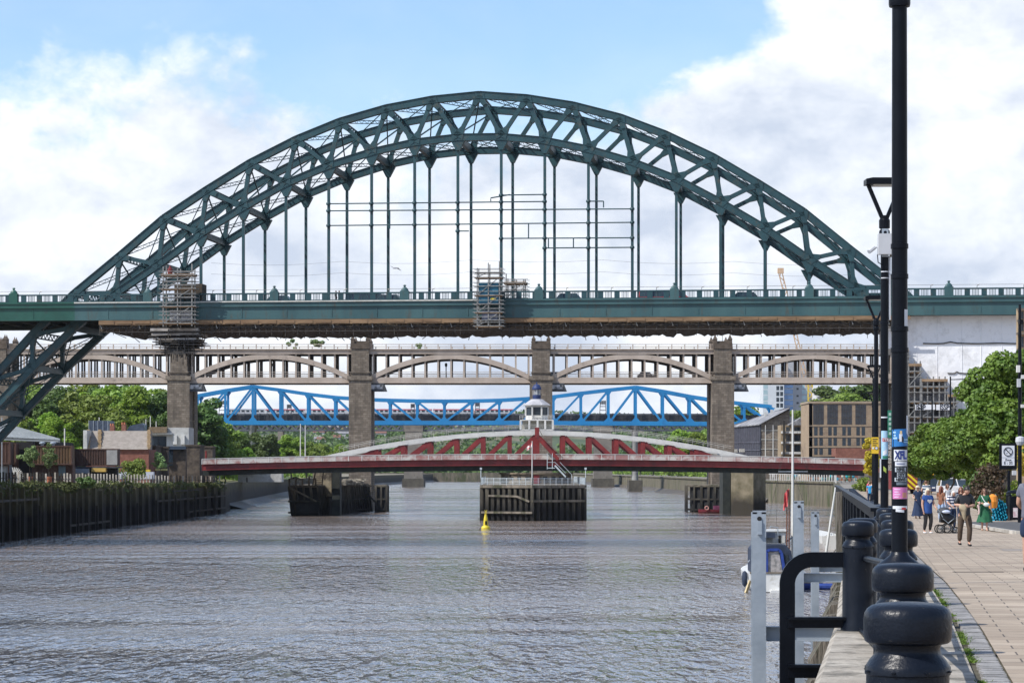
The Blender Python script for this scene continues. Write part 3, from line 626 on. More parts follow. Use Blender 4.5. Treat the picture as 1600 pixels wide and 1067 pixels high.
me = mesh_quads('far_woods', leaf_cloud(np.array(C), Rr, [20]*len(C), 3.0, 6, .85), L_dark); o = bpy.data.objects.new('far_woods', me); COL.objects.link(o); tag(o, 'blue-green woods covering the distant hill beyond the river bend', 'woods', kind='stuff')
# ================================================================ green steel arch bridge
PN = 5.5; TH = math.radians(6.09)
BT = Vector((math.cos(TH), -math.sin(TH), 0)); BN = Vector((math.sin(TH), math.cos(TH), 0)); BA = Vector((-45.1, 326.8, 0))
def D(i, off, z):
    """i = panel index along the bridge, off = metres behind the front truss, z = metres above eye level"""
    q = BA+BT*(PN*i)+BN*off; return Vector((q.x, q.y, CAMZ+z))
UPZ = Vector((0, 0, 1))
BOT = [(0, 41.8), (0.5, 41.7), (1.5, 41.15), (2.5, 40.0), (3.5, 38.35), (4.5, 36.15), (5.5, 33.2), (6.5, 29.9), (7.5, 26.0), (8.5, 22.4), (9.5, 18.0), (10.5, 12.9), (11.5, 7.3), (12.5, 1.6), (13.5, -4.4), (14.2, -8.8)]
TOP = [(0, 47.0), (1.09, 46.5), (2.15, 45.5), (3.23, 43.9), (4.26, 41.7), (5.34, 38.8), (6.36, 35.45), (7.37, 31.9), (8.43, 27.1), (9.5, 22.4), (10.5, 17.2), (11.5, 11.3), (12.6, 4.6), (13.8, -3.0)]
ROFF = 13.6
root = thing('steel_arch_bridge', 'large green steel through-arch road bridge spanning the river, hung with scaffolding', 'bridge', D(7.5, 6.8, -CAMZ))
def bnodes(off):
    r = {}
    for (q, z) in BOT[1:]:
        r[7.5-q] = D(7.5-q, off, z); r[7.5+q] = D(7.5+q, off, z)
    return [r[k] for k in sorted(r)], sorted(r)
def tnodes(off):
    r = {}
    for (q, z) in TOP:
        r[7.5-q] = D(7.5-q, off, z); r[7.5+q] = D(7.5+q, off, z)
    return [r[k] for k in sorted(r)], sorted(r)
for off in (0, ROFF):
    bn, bi = bnodes(off); tn, ti = tnodes(off)
    mb = MB()
    for a, b in zip(bn, bn[1:]):
        mb.bar(a, b, 0.75, 0.82, BN); t = (b-a).normalized(); u = BN.cross(t).normalized()
        for sg in (1, -1):                       # flange plates standing proud of the box
            mb.bar(a+u*0.41*sg, b+u*0.41*sg, 0.98, 0.07, BN)
    mb.build('bottom_chord', M_green, root)
    mb = MB()
    for a, b in zip(tn, tn[1:]):
        mb.bar(a, b, 0.75, 0.86, BN); t = (b-a).normalized(); u = BN.cross(t).normalized()
        for sg in (1, -1): mb.bar(a+u*0.43*sg, b+u*0.43*sg, 0.98, 0.07, BN)
    mb.build('top_chord', M_green, root)
    # web: every top node is tied to the two bottom nodes beside it
    for k, (tp, tiv) in enumerate(zip(tn, ti)):
        c = sorted(range(len(bn)), key=lambda j: abs(bi[j]-tiv))
        if tiv < 7.4: lo = max([j for j in range(len(bn)) if bi[j] < tiv+0.3] or [0]); pair = (lo, lo+1)
        elif tiv > 7.6: lo = min([j for j in range(len(bn)) if bi[j] > tiv-0.3] or [len(bn)-1]); pair = (lo-1, lo)
        else: pair = (c[0], c[1])
        mbw = []
        for j in pair:
            if 0 <= j < len(bn) and (bn[j]-tp).length < 13:
                gp = MB(); gp.bar(bn[j], tp, 0.62, 0.50, BN)
                t = (bn[j]-tp).normalized()
                gp.prism([tp+t*1.45+BN.cross(t)*0.26-BN*0.44, tp+t*1.45-BN.cross(t)*0.26-BN*0.44, tp-BN.cross(t)*0.6-BN*0.44, tp+BN.cross(t)*0.6-BN*0.44], BN*0.88)
                t = -t; q = bn[j]
                gp.prism([q+t*1.35+BN.cross(t)*0.26-BN*0.44, q+t*1.35-BN.cross(t)*0.26-BN*0.44, q-BN.cross(t)*0.7-BN*0.44, q+BN.cross(t)*0.7-BN*0.44], BN*0.88)
                gp.build('web_member', M_green, root)
    # hangers with triangular gussets
    for j, (q, iv) in enumerate(zip(bn, bi)):
        if -0.6 < iv < 15.6:
            m_ = MB()
            m_.prism([q-BT*0.95-UPZ*0.3-BN*0.40, q+BT*0.95-UPZ*0.3-BN*0.40, q+BT*0.24-UPZ*1.65-BN*0.40, q-BT*0.24-UPZ*1.65-BN*0.40], BN*0.80)
            m_.bar(q-UPZ*1.6, Vector((q.x, q.y, CAMZ+20.4)), 0.34, 0.34, BN); m_.build('hanger', M_green, root)
# cross frames and laced wind bracing between the two trusses
bf, bi = bnodes(0); br_, _ = bnodes(ROFF); tf, ti = tnodes(0); tr_, _ = tnodes(ROFF)
for j in range(len(bf)):
    if j % 1 == 0:
        m_ = MB(); m_.bar(bf[j], br_[j], 0.55, 0.75, BT); m_.build('cross_beam', M_green, root)
for k in range(len(tf)):
    m_ = MB(); t = BT; m_.laced(tf[k], tr_[k], 0.75, UPZ, 0.17, 0.09, 0.8); m_.build('top_strut', M_green, root)
for pts, pr, nm in ((tf, tr_, 'top_bracing'), (bf, br_, 'bottom_bracing')):
    for k in range(len(pts)-1):
        m_ = MB(); c = (pts[k]+pts[k+1]+pr[k]+pr[k+1])/4; t = (pts[k+1]-pts[k]).normalized()
        side = BN.cross(t)
        m_.laced(pts[k], pr[k+1], 0.42, side, 0.085, 0.045, 0.62)
        m_.bar(pts[k+1], pr[k], 0.1, 0.1)
        m_.build(nm, M_green, root)
for k in range(2, len(tf)-2):
    j = min(range(len(bf)), key=lambda j: abs(bi[j]-ti[k]))
    if ti[k] < 1 or ti[k] > 14: 
        pass
    m_ = MB(); m_.bar(tf[k]-UPZ*.4, br_[j]+UPZ*.4, 0.15, 0.15); m_.bar(tr_[k]-UPZ*.4, bf[j]+UPZ*.4, 0.15, 0.15); m_.build('sway_bracing', M_green, root)
# tie rods across the hangers
def hx(px, off=0.0):      # photo column to panel index on the front truss
    return (px-248)/(65.48+0.001785*px)
def tie(px0, px1, y0, y1, r=0.085):
    a, b = hx(px0), hx(px1); za = (732-y0)*(326.8-a*0.5835)/F; zb = (732-y1)*(326.8-b*0.5835)/F
    m_ = MB(); m_.tube([D(a, -0.3, za), D(b, -0.3, zb)], r, 6)
    for i in range(-1, 17):
        if a-0.05 <= i <= b+0.05: m_.lathe([(0.001, -0.22), (0.26, -0.16), (0.3, 0), (0.26, 0.16), (0.001, 0.22)], D(i, -0.25, za+(zb-za)*(i-a)/(b-a+1e-9)), 8)
    m_.build('tie_rod', M_green, root)
def drop(px, y0, y1):
    a = hx(px); m_ = MB(); m_.bar(D(a, -0.3, (732-y0)*(326.8-a*0.5835)/F), D(a, -0.3, (732-y1)*(326.8-a*0.5835)/F), 0.14, 0.14, BN); m_.build('tie_drop', M_green, root)
tie(514, 851, 319, 315.5); tie(514, 987.5, 330, 327); tie(514, 987.5, 353, 348); tie(783, 987.5, 373, 372); tie(851, 987.5, 388, 387); tie(783, 851, 305.5, 304.5); tie(919, 943, 315, 315); tie(715.5, 733, 361.5, 361.5)
a = hx(767); m_ = MB(); m_.tube([D(a, -.3, 33.6), D(a, -.3, 34.0), D(hx(797), -.3, 34.4)], 0.085, 6); m_.build('tie_rod', M_green, root)
drop(609.5, 330, 358); drop(826, 350, 373); drop(857, 372, 388); drop(896, 372, 388); drop(943, 315, 325)
# deck: front edge 4.2 m in front of the truss
FE = -4.2; BE = ROFF+4.2; I0, I1 = -9.0, 27.0
def dbox(mb, i0, i1, o0, o1, z0, z1):
    a = D(i0, o0, z0); m = (D(i0, o0, z0)+D(i1, o1, z1))/2
    mb.obox(m, BT*(i1-i0)*PN/2, BN*(o1-o0)/2, UPZ*(z1-z0)/2); return mb
m_ = MB(); dbox(m_, I0, I1, FE+0.3, BE-0.3, 20.0, 20.55)
m_.build('road_slab', mat('deck_asphalt', (0.05, 0.05, 0.05), (0.08, 0.08, 0.08), 1), root)
m_ = MB()
for o_ in (FE+1.2, 0, ROFF, BE-1.2): dbox(m_, I0, I1, o_-0.2, o_+0.2, 18.7, 19.995)
k = I0
while k < I1: dbox(m_, k-0.03, k+0.03, FE+0.9, BE-0.9, 18.95, 19.99); k += 0.5
m_.build('floor_beams', M_steel_dark, root)
for (o0, o1) in ((FE, FE+0.3), (BE-0.3, BE)):
    for (ia, ib, mm) in ((I0, -1.78, M_greenb), (-1.78, I1, M_green2)):
        m_ = MB(); sg = -1 if o0 == FE else 1; dl = 0.0
        dbox(m_, ia, ib, o0, o1, 18.85, 20.28)                                  # main fascia plate
        dbox(m_, ia, ib, o0+(-0.22 if sg < 0 else 0), o1+(0.22 if sg > 0 else 0), 20.283, 20.80)     # upper moulding
        dbox(m_, ia, ib, o0+(-0.36 if sg < 0 else 0), o1+(0.36 if sg > 0 else 0), 20.803, 21.02)
        dbox(m_, ia, ib, o0+(-0.16 if sg < 0 else 0), o1+(0.16 if sg > 0 else 0), 18.70, 18.847)
        k = math.ceil(ia*1.0)
        while k < ib: dbox(m_, k-0.012, k+0.012, o0-(0.05 if sg < 0 else -0.3), o1+(0.05 if sg > 0 else -0.3), 18.86, 20.27); k += 1.04
        m_.build('fascia_girder', mm, root)
for (ia, ib) in ((-1.78, 0.25), (1.05, 7.55)):
    m_ = MB(); dbox(m_, ia, ib, FE-0.375, FE-0.36, 20.84, 20.99); m_.build('repair_strip', M_pale, root)
m_ = MB(); m2 = MB(); m3 = MB()
for o_ in (FE, BE-0.25):
    dbox(m_, I0, I1, o_, o_+0.22, 21.84, 22.02); dbox(m_, I0, I1, o_+0.03, o_+0.19, 21.023, 21.12)
    k = I0
    while k < I1:
        dbox(m3, k+.03, k+0.15, o_+0.02, o_+0.2, 21.12, 21.838)
        for q in range(1, 6 if o_ == FE else 3):
            kk = k+0.17+q*(0.20/6 if o_ == FE else 0.07); dbox(m2, kk-0.006, kk+0.006, o_+0.07, o_+0.15, 21.12, 21.838)
        k += 0.37
m_.build('parapet_rail', M_green, root); tag(m2.build('baluster', M_green, root, recalc=False), kind='stuff'); tag(m3.build('parapet_panel', M_green, root, recalc=False), kind='stuff')
for px in (38, 245, 440, 641, 848, 1057, 1265, 1480):
    i = hx(px)-0.02
    m_ = MB(); dbox(m_, i-0.10, i+0.10, FE-0.25, FE+0.4, 21.03, 22.15)
    c = D(i, FE+0.1, 22.1); m_.lathe([(0.5, 0), (0.48, 0.1), (0.4, 0.3), (0.26, 0.45), (0.12, 0.52), (0.14, 0.66), (0.24, 0.7), (0.08, 0.82)], c, 14, sy=0.45)
    m_.build('parapet_pedestal', M_greenb if px < 100 else M_green2, root)
# lamp posts and thin railings of the road
k = -7.0
while k < 26:
    m_ = MB(); c = D(k, 0.8, 20.55); m_.tube([c, c+UPZ*2.1], 0.035, 5); m_.tube([c+UPZ*2.1, c+UPZ*2.25+BT*0.35], 0.05, 5); m_.build('lamp_stub', M_scaf, root); k += 1.03
m_ = MB(); m_.tube([D(I0, 0.7, 22.75), D(I1, 0.7, 22.75)], 0.022, 4); m_.tube([D(I0, 0.7, 22.2), D(I1, 0.7, 22.2)], 0.022, 4); m_.build('guard_wire', M_scaf, root)
# scaffold slung under the deck
sc = thing('slung_scaffold', 'brown boarded scaffold with dark netting slung under the green bridge deck', 'scaffold', D(7.5, 6, 17))
S0, S1 = -1.2, 16.9
m_ = MB(); dbox(m_, S0, S1, FE-0.30, FE-0.22, 18.08, 18.66)
k = S0
while k < S1: dbox(m_, k, k+0.36, FE-0.36, FE-0.305, 18.14+0.1*rnd.random(), 18.60); k += 0.42
m_.build('toe_board', M_plank, sc)
m_ = MB(); dbox(m_, S0, S1, FE+0.34, BE-0.4, 18.05, 18.16); m_.build('board_deck', M_plank, sc)
m_ = MB(); n = 220; rows = 7
g = [[None]*(rows+1) for _ in range(n+1)]
for a in range(n+1):
    i = S0+(S1-S0)*a/n; sag = 17.5+rnd.uniform(-.13, .13)
    for b in range(rows+1):
        f_ = b/rows
        if b <= 3: g[a][b] = D(i, FE+0.15+rnd.uniform(-.2, .2), 18.1-(18.1-sag)*(b/3)+rnd.uniform(-.06, .06))
        else: g[a][b] = D(i, FE+0.3+(BE-FE-0.6)*(b-3)/4, sag+rnd.uniform(-.15, .15))
for a in range(n):
    for b in range(rows): m_.quad(g[a][b], g[a+1][b], g[a+1][b+1], g[a][b+1])
m_.build('debris_net', M_net, sc, recalc=False)
m_ = MB()
k = S0
while k < S1:
    z1 = 16.85+rnd.uniform(-.25, .3)
    m_.bar(D(k, FE+0.05, 18.5), D(k+rnd.uniform(-.03, .03), FE+0.05, z1), 0.06, 0.06, BN)
    if rnd.random() < .75: m_.bar(D(k+.15, FE+rnd.uniform(2, 15), 17.4), D(k+.15+rnd.uniform(-.08, .08), FE+rnd.uniform(2, 15), 16.7+rnd.uniform(-.2, .4)), 0.07, 0.07)
    k += 0.155 if k < 9.5 else 0.24
for zz in (17.75, 17.2): m_.bar(D(S0, FE, zz), D(S1, FE, zz), 0.07, 0.07, BN)
tag(m_.build('hanging_tubes', M_scafd, sc, recalc=False), kind='stuff')
k = S0
while k < S1: m_ = MB(); m_.bar(D(k, FE-0.05, 18.55), D(k+0.06, FE-0.1, 17.6), 0.08, 0.08, BN); m_.build('bright_tube', M_scaf, sc); k += 0.9 if k < 8 else 0.8
def scaffold_tower(name, label, pxa, pxb, ztop, zbot, lifts, o0, o1, extra=None, n_bay=2, group=None):
    ia, ib = hx(pxa), hx(pxb); r = thing(name, label, 'scaffold', D((ia+ib)/2, (o0+o1)/2, zbot), group)
    m_ = MB(); 
    for o_ in (o0, o1):
        for b in range(n_bay+1):
            i = ia+(ib-ia)*b/n_bay; m_.bar(D(i, o_, zbot-0.3*rnd.random()), D(i, o_, ztop+rnd.uniform(0.2, 1.3)), 0.13, 0.13, BN)
            if b < n_bay and o_ == o0:
                i2 = ia+(ib-ia)*(b+1)/n_bay
                for q in range(len(lifts)-1):
                    if (q+b) % 2 == 0: m_.bar(D(i, o_, lifts[q]), D(i2, o_, lifts[q+1]), 0.09, 0.09, BN)
        for z in lifts:
            m_.bar(D(ia-0.1, o_-0.08, z), D(ib+0.1, o_-0.08, z), 0.10, 0.10, BN); m_.bar(D(ia-0.1, o_-0.08, z+0.45), D(ib+0.1, o_-0.08, z+0.45), 0.07, 0.07, BN)
    for z in lifts:
        for b in range(n_bay+1): i = ia+(ib-ia)*b/n_bay; m_.bar(D(i, o0-0.3, z), D(i, o1+0.3, z), 0.09, 0.09)
    m_.build('tubes', M_scaf, r)
    m_ = MB()
    for z in lifts[::2]+[ztop]: dbox(m_, ia-0.05, ib+0.05, o0-0.1, o1+0.1, z-0.16, z-0.06)
    m_.build('boards', M_plank, r)
    return r, ia, ib
r, ia, ib = scaffold_tower('scaffold_tower', 'grey scaffold tower over the deck edge by the left end of the arch', 274, 318, 24.4, 17.9, [18.2, 19.2, 20.3, 21.4, 22.5, 23.4, 24.2], FE-2.2, FE-0.6)
m_ = MB(); dbox(m_, ia+.08, ib-.08, FE-0.62, FE-0.58, 18.5, 19.9); m_.build('sheeting', M_tarp_w, r)
m_ = MB(); dbox(m_, ia+.12, ib+.1, FE+0.9, FE+3.5, 20.6, 23.3); m_.build('wrapped_post', M_net, r)
m_ = MB(); m_.lathe([(.28, 0), (.34, .4), (.3, .75), (.15, .85), (.13, 1.0), (.1, 1.1)], D(ia+.12, FE-1.3, 24.3), 10); m_.build('red_drum', M_red, r)
r, ia, ib = scaffold_tower('scaffold_tower', 'scaffold tower with blue sheeting at mid-span of the arch bridge', 755, 789, 24.3, 17.5, [17.6, 18.3, 19.3, 20.3, 21.4, 22.5, 23.6, 24.2], FE-2.2, FE-0.6)
m_ = MB(); dbox(m_, ia+.03, ib-.03, FE-2.16, FE-0.7, 20.4, 22.9); m_.build('blue_sheet', M_tarp_b, r)
m_ = MB(); dbox(m_, ia+.1, ib-.05, FE-2.15, FE-0.7, 18.3, 19.5); m_.build('sheeting', mat('slate_sheet', (0.07, 0.08, 0.11), (0.14, 0.15, 0.2), 1.5), r)
m_ = MB(); dbox(m_, ia+.3, ib-.08, FE-2.18, FE-2.14, 20.75, 21.05); m_.build('yellow_sign', mat('sign_yellow', (0.55, 0.42, 0.03), (0.62, 0.5, 0.05), 3), r)
r, ia, ib = scaffold_tower('scaffold_platform', 'small low scaffold platform on the deck right of the blue-sheeted tower', 795, 822, 23.3, 20.6, [21.2, 22.3, 23.1], FE+1, FE+3)
# dark wrapped cradle under the deck by the left scaffold tower
r = thing('underdeck_cradle', 'dark tapering scaffold cradle with pale boards hanging under the left scaffold tower', 'scaffold', D(0.6, 2, 14.5))
m_ = MB()
for q, (a, b, z0, z1) in enumerate(((0.0, 1.12, 17.3, 17.8), (0.02, 1.12, 16.75, 17.2), (0.04, 1.05, 16.2, 16.6))): dbox(m_, a, b, FE-0.2+q*.2, 1, z0, z1-0.15)
m_.build('pale_sheets', mat('cradle_sheet', (0.16, 0.14, 0.12), (0.42, 0.4, 0.38), 0.6), r)
m_ = MB()
for q in range(150):
    z = 17.9-rnd.random()**0.8*3.4; w_ = 0.68-0.30*(17.9-z)/3*1.2; i = 0.6+rnd.uniform(-w_, w_); o_ = rnd.uniform(FE-0.6, 0)
    if q % 2: m_.bar(D(i, o_, z), D(i, o_, z-rnd.uniform(.5, 1.6)), 0.09, 0.09)
    else: m_.bar(D(i-rnd.uniform(.1, .35), o_, z), D(i+rnd.uniform(.1, .35), o_, z+rnd.uniform(-.2, .2)), 0.09, 0.09)
for q in range(5): dbox(m_, 0.6-0.55+q*.08, 0.6+0.55-q*.08, FE-0.3+q*.3, 0, 15.9-q*.32, 16.0-q*.32)
tag(m_.build('dark_tubes', M_scafd, r, recalc=False), kind='stuff')
# white sheeted tower end, stepped scaffold and its banners
i0 = hx(1415); wy = 1.2
def WP(px, y, o=0): 
    i = hx(px); Zd = (BA+BT*(PN*i)+BN*o).y; return D(i, o, (732-y)*Zd/F)
pts = [(1380, 491), (1592, 491), (1592, 735), (1492, 735), (1492, 640), (1478, 640), (1478, 616), (1452, 616), (1452, 592), (1437, 592), (1437, 568), (1418, 568), (1418, 545), (1380, 545)]
m_ = MB(); m_.prism([WP(px, y, -2.5) for px, y in pts], BN*17)
r = thing('sheeted_bridge_tower', 'tall bridge tower wrapped in creased white scaffold sheeting at right', 'tower', WP(1500, 770, 5))
m_.build('white_sheeting', mat('white_shrink_wrap', (0.72, 0.73, 0.75), (0.82, 0.83, 0.85), 0.25, 0.55, 0, 2.2, 0.9, c3=(0.5, 0.5, 0.5), s3=0.5, t3=(0.52, 0.75)), r)
m_ = MB()
for (xa, xb, yy_) in ((1440, 1588, 536.5), (1478, 1528, 583)):
    p = [WP(xa+(xb-xa)*q/14, yy_+(-2 if q == 4 else 0)+0.4*math.sin(q), -2.58) for q in range(15)]
    m_.tube(p, 0.07, 5)
m_.build('sheet_seam', M_scafd, r)
for xa in (1430, 1462, 1500, 1530, 1562):
    m_ = MB(); m_.tube([WP(xa, 492, -2.52), WP(xa, 735, -2.52)], 0.035, 5); m_.build('sheet_fold', MATS['white_shrink_wrap'], r)
r = thing('stepped_scaffold', 'grey scaffold stepping down with boarded tops left of the white sheeting', 'scaffold', WP(1440, 770, -2))
m_ = MB(); mbp = MB(); mn = MB()
steps = [(1392, 1416, 545), (1416, 1436, 568), (1436, 1476, 592), (1476, 1491, 616)]
for (xa, xb, yt) in steps:
    p0 = WP(xa, yt, -5.2); mbp.prism([WP(xa, yt, -5.5), WP(xb, yt, -5.5), WP(xb, yt+4, -5.5), WP(xa, yt+4, -5.5)], BN*3.0)
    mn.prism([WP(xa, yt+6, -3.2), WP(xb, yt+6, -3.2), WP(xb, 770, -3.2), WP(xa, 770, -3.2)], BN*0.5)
    q = xa
    while q <= xb: m_.bar(WP(q, yt-4, -5.3), WP(q, 775, -5.3), 0.16, 0.16, BN); q += 9
    y = yt+12
    while y < 770:
        m_.bar(WP(xa-3, y, -5.4), WP(xb+3, y, -5.4), 0.15, 0.15, BN); m_.bar(WP(xa-1, y+9, -5.4), WP(xb+1, y+9-0, -5.4), 0.10, 0.10, BN)
        if rnd.random() < .6: m_.bar(WP(xa, y+23, -5.4), WP(xb, y, -5.4), 0.12, 0.12, BN)
        mbp.prism([WP(xa, y+1.5, -5.2), WP(xb, y+1.5, -5.2), WP(xb, y+3, -5.2), WP(xa, y+3, -5.2)], BN*2.0)
        y += 23.7
mbp.build('boards', mat('scaffold_board_top', (0.20, 0.13, 0.075), (0.30, 0.21, 0.13), 1, 0.9), r); m_.build('tubes', M_scaf, r)
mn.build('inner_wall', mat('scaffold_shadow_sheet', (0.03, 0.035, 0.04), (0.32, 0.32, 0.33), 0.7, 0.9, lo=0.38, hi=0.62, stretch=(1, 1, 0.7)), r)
rot_b = (math.pi/2, 0, -TH)
M_ban = mat('banner_white', (0.62, 0.63, 0.66), (0.7, 0.71, 0.73), 2); M_ink = mat('lettering_ink', (0.02, 0.025, 0.04), (0.03, 0.035, 0.05), 2)
for (xa, xb, lb) in ((1426, 1440.5, 'white banner lettered ISS on the stepped scaffold, nearer the big black pole'), (1458, 1481, 'white banner lettered ISS on the stepped scaffold, nearer the trees')):
    t = thing('banner', lb, 'banner', WP((xa+xb)/2, 642, -5.7), 'ISS banners on the scaffold')
    m_ = MB(); m_.prism([WP(xa, 632, -5.75), WP(xb, 632, -5.75), WP(xb, 640.5, -5.75), WP(xa, 640.5, -5.75)], BN*0.05); m_.build('cloth', M_ban, t)
    text_mesh('ISSP', 0.85, M_ink, t, WP((xa+xb)/2+1, 636.4, -5.78), rot_b, sx=0.8, bold=0.02)
m_ = MB(); m_.prism([WP(1441, 632, -5.75), WP(1456, 632, -5.75), WP(1456, 640, -5.75), WP(1441, 640, -5.75)], BN*0.05); single(m_, 'banner', M_ban, 'blank white mesh panel between the two lettered banners', 'banner')
# masonry tower base and abutment on the left is out of view; a stone abutment block carries the right springing
m_ = MB(); m_.prism([WP(1402, 700, -6), WP(1660, 700, -6), WP(1660, 775, -6), WP(1402, 775, -6)], BN*3); single(m_, 'bridge_abutment', mat('dark_street_wall', (0.02, 0.018, 0.016), (0.07, 0.06, 0.05), .25, .9), 'dark stone street wall below the white sheeting behind the trees', 'wall')
# trunk of overhead cable lines across the arch: long thin catenaries far behind
for (y0, y1, lb) in ((405, 411, 'upper thin overhead cable sagging across the sky behind the arch'), (424, 428, 'lower thin overhead cable sagging across the sky behind the arch')):
    m_ = MB(); pts = []
    for q in range(60):
        px = 330+q*17; sag = abs(math.sin(q/60*math.pi*5))*5; pts.append(P(px, y0+(y1-y0)*abs(q/60-.5)*2+sag*0.9, 575))
    m_.tube(pts, 0.022, 4, caps=False); single(m_, 'overhead_cable', M_scafd, lb, 'cable')
# ================================================================ beige two-deck bridge on stone piers
HZ = 600.0; HD = 12.5
def H(px, y, o=0.0): return Vector((XP(px, HZ), HZ+o, ZP(y, HZ)))
hr = thing('double_deck_bridge', 'beige double-deck iron railway and road bridge on tall stone piers', 'bridge', (6, HZ+6, 0))
PX = [-3, 280, 563, 845.5, 1129, 1412]
def hb(mb, pa, pb, ya, yb, o0, o1): mb.box(XP(pa, HZ), XP(pb, HZ), HZ+o0, HZ+o1, ZP(yb, HZ), ZP(ya, HZ)); return mb
XA, XB = -290, 1700
for (o0, o1) in ((0, 0.5), (HD-0.5, HD)):
    m_ = MB(); hb(m_, XA, XB, 589.5, 597.2, o0, o1);
    hb(m_, XA, XB, 597.25, 598.6, o0-.12, o1+.12); m_.build('lower_girder', M_hlb, hr)
    m_ = MB(); hb(m_, XA, XB, 545.8, 552.6, o0-0.02, o1+0.02); hb(m_, XA, XB, 545.0, 546.6, o0-.4, o1+.4); hb(m_, XA, XB, 551.6, 553.2, o0-.22, o1+.22); m_.build('upper_girder', M_hlb, hr)
    m_ = MB(); hb(m_, XA, XB, 537.6, 538.6, o0+.1, o1-.1)
    q = XA
    while q < XB: hb(m_, q-.7, q+.7, 537.4, 545, o0+.05, o1-.05); q += 20.3
    hb(m_, XA, XB, 541.6, 542.0, o0+.2, o1-.2); m_.build('upper_railing', M_hlb, hr)
    m_ = MB(); hb(m_, XA, XB, 580.8, 581.4, o0+.15, o1-.15); hb(m_, XA, XB, 584.5, 584.9, o0+.2, o1-.2)
    q = XA
    while q < XB: hb(m_, q-.12, q+.12, 581.4, 589.4, o0+.22, o1-.22); q += 1.9
    m_.build('lower_railing', M_hlb, hr)
m_ = MB(); hb(m_, XA, XB, 590.5, 593.5, 0.5, HD-0.5); m_.build('road_deck', mat('hlb_deck', (0.05, 0.045, 0.04), (0.09, 0.08, 0.07), 0.5), hr)
m_ = MB(); hb(m_, XA, XB, 545.9, 548, 0.5, HD-0.5); m_.build('rail_deck', MATS['hlb_deck'], hr)
m_ = MB()
q = XA
while q < XB: hb(m_, q-1, q+1, 548.1, 553, 0.5, HD-0.5); hb(m_, q-1, q+1, 593.6, 597.5, 0.5, HD-0.5); q += 20.3
tag(m_.build('cross_girder', M_steel_dark, hr), kind='stuff')
M_hin = mat('shaded_inner_iron', (.075, .064, .055), (.15, .128, .108), .5, .8)  # inner ribs and posts: shade under the upper deck painted as darker colour
spans = list(zip([-286]+PX, PX+[1695]))
for (pa, pb) in spans:
    a, b = pa+17, pb-17; c = (a+b)/2
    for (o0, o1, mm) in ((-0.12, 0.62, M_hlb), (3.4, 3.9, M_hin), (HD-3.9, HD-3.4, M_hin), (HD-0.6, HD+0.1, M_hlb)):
        m_ = MB(); n = 22; pts = []
        for k in range(n+1):
            f_ = k/n; px = a+(b-a)*f_; yo = 586.5-4*(586.5-553.0)*f_*(1-f_); pts.append((px, yo))
        n0 = len(m_.v)
        for (px, yo) in pts:
            for (dy, o_) in ((0, o0), (8.0, o0), (8.0, o1), (0, o1)):
                m_.v.append((XP(px, HZ), HZ+o_, ZP(yo+dy, HZ)))
        for k in range(n):
            for s_ in range(4): m_.f.append((n0+4*k+s_, n0+4*k+(s_+1) % 4, n0+4*k+4+(s_+1) % 4, n0+4*k+4+s_))
        m_.f.append((n0, n0+1, n0+2, n0+3)); m_.f.append((n0+4*n+3, n0+4*n+2, n0+4*n+1, n0+4*n))
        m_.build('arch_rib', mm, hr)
        # posts
        m_ = MB(); k = 1
        px = pa+14.0+7
        px = pa+20.2
        while px < pb-14:
            if abs(px-pa) > 14: hb(m_, px-1.35, px+1.35, 553.2, 589.5, o0+.2, o1-.2)
            px += 20.25
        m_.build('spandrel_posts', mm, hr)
# piers: shaft, upper turret with battlements
def hpier(px):
    r = thing('stone_pier', 'x', 'pier', (XP(px, HZ), HZ+6, -2), 'stone piers of the beige bridge')
    m_ = MB(); x = XP(px, HZ); zt = ZP(590, HZ)
    m_.box(x-2.6, x+2.6, HZ-1.6, HZ+4.2, -2, zt); m_.box(x-2.6, x+2.6, HZ+HD-4.2, HZ+HD+1.6, -2, zt)
    m_.box(x-2.2, x+2.2, HZ+4.2, HZ+HD-4.2, 24, zt-0.01); m_.box(x-2.2, x+2.2, HZ+4.2, HZ+HD-4.2, -2, 14)
    m_.box(x-2.95, x+2.95, HZ-1.9, HZ+4.4, zt-0.6, zt+0.35)
    m_.build('shaft', M_stone, r)
    m_ = MB(); m_.box(x-2.05, x+2.05, HZ-1.0, HZ+2.4, zt+0.35, ZP(545, HZ)); m_.box(x-2.3, x+2.3, HZ-1.25, HZ+2.6, ZP(583, HZ), ZP(581, HZ)); m_.build('upper_pier', M_stone, r)
    m_ = MB(); m_.box(x-2.05, x+2.05, HZ+HD-2.4, HZ+HD+1.0, zt+0.35, ZP(545, HZ)); m_.build('upper_pier', M_stone, r)
    for o_ in (-1.2, HD-2.0):
        m_ = MB()
        m_.box(x-2.25, x+2.25, HZ+o_, HZ+o_+3.2, ZP(545, HZ)+.003, ZP(537, HZ)); m_.box(x-1.7, x+1.7, HZ+o_+.3, HZ+o_+2.9, ZP(537, HZ), ZP(533, HZ))
        for (sx, sy) in ((-1, 0), (1, 0), (-1, 1), (1, 1)):
            cx, cy = x+sx*1.75, HZ+o_+0.5+sy*2.2
            m_.lathe([(0.62, 0), (0.6, 0.9), (0.72, 1.0), (0.5, 1.25), (0.2, 1.7), (0.04, 2.2)], (cx, cy, ZP(537, HZ)), 4, ph=math.pi/4)
        m_.build('turret', mat('dark_turret_stone', (0.06, 0.045, 0.032), (0.13, 0.10, 0.075), 0.8, 0.9, 0, 0.5, 3), r)
    m_ = MB(); m_.tube([(x, HZ+0.5, ZP(533, HZ)), (x, HZ+0.5, ZP(516, HZ))], 0.06, 5); m_.build('rod', M_scafd, r)
    return r
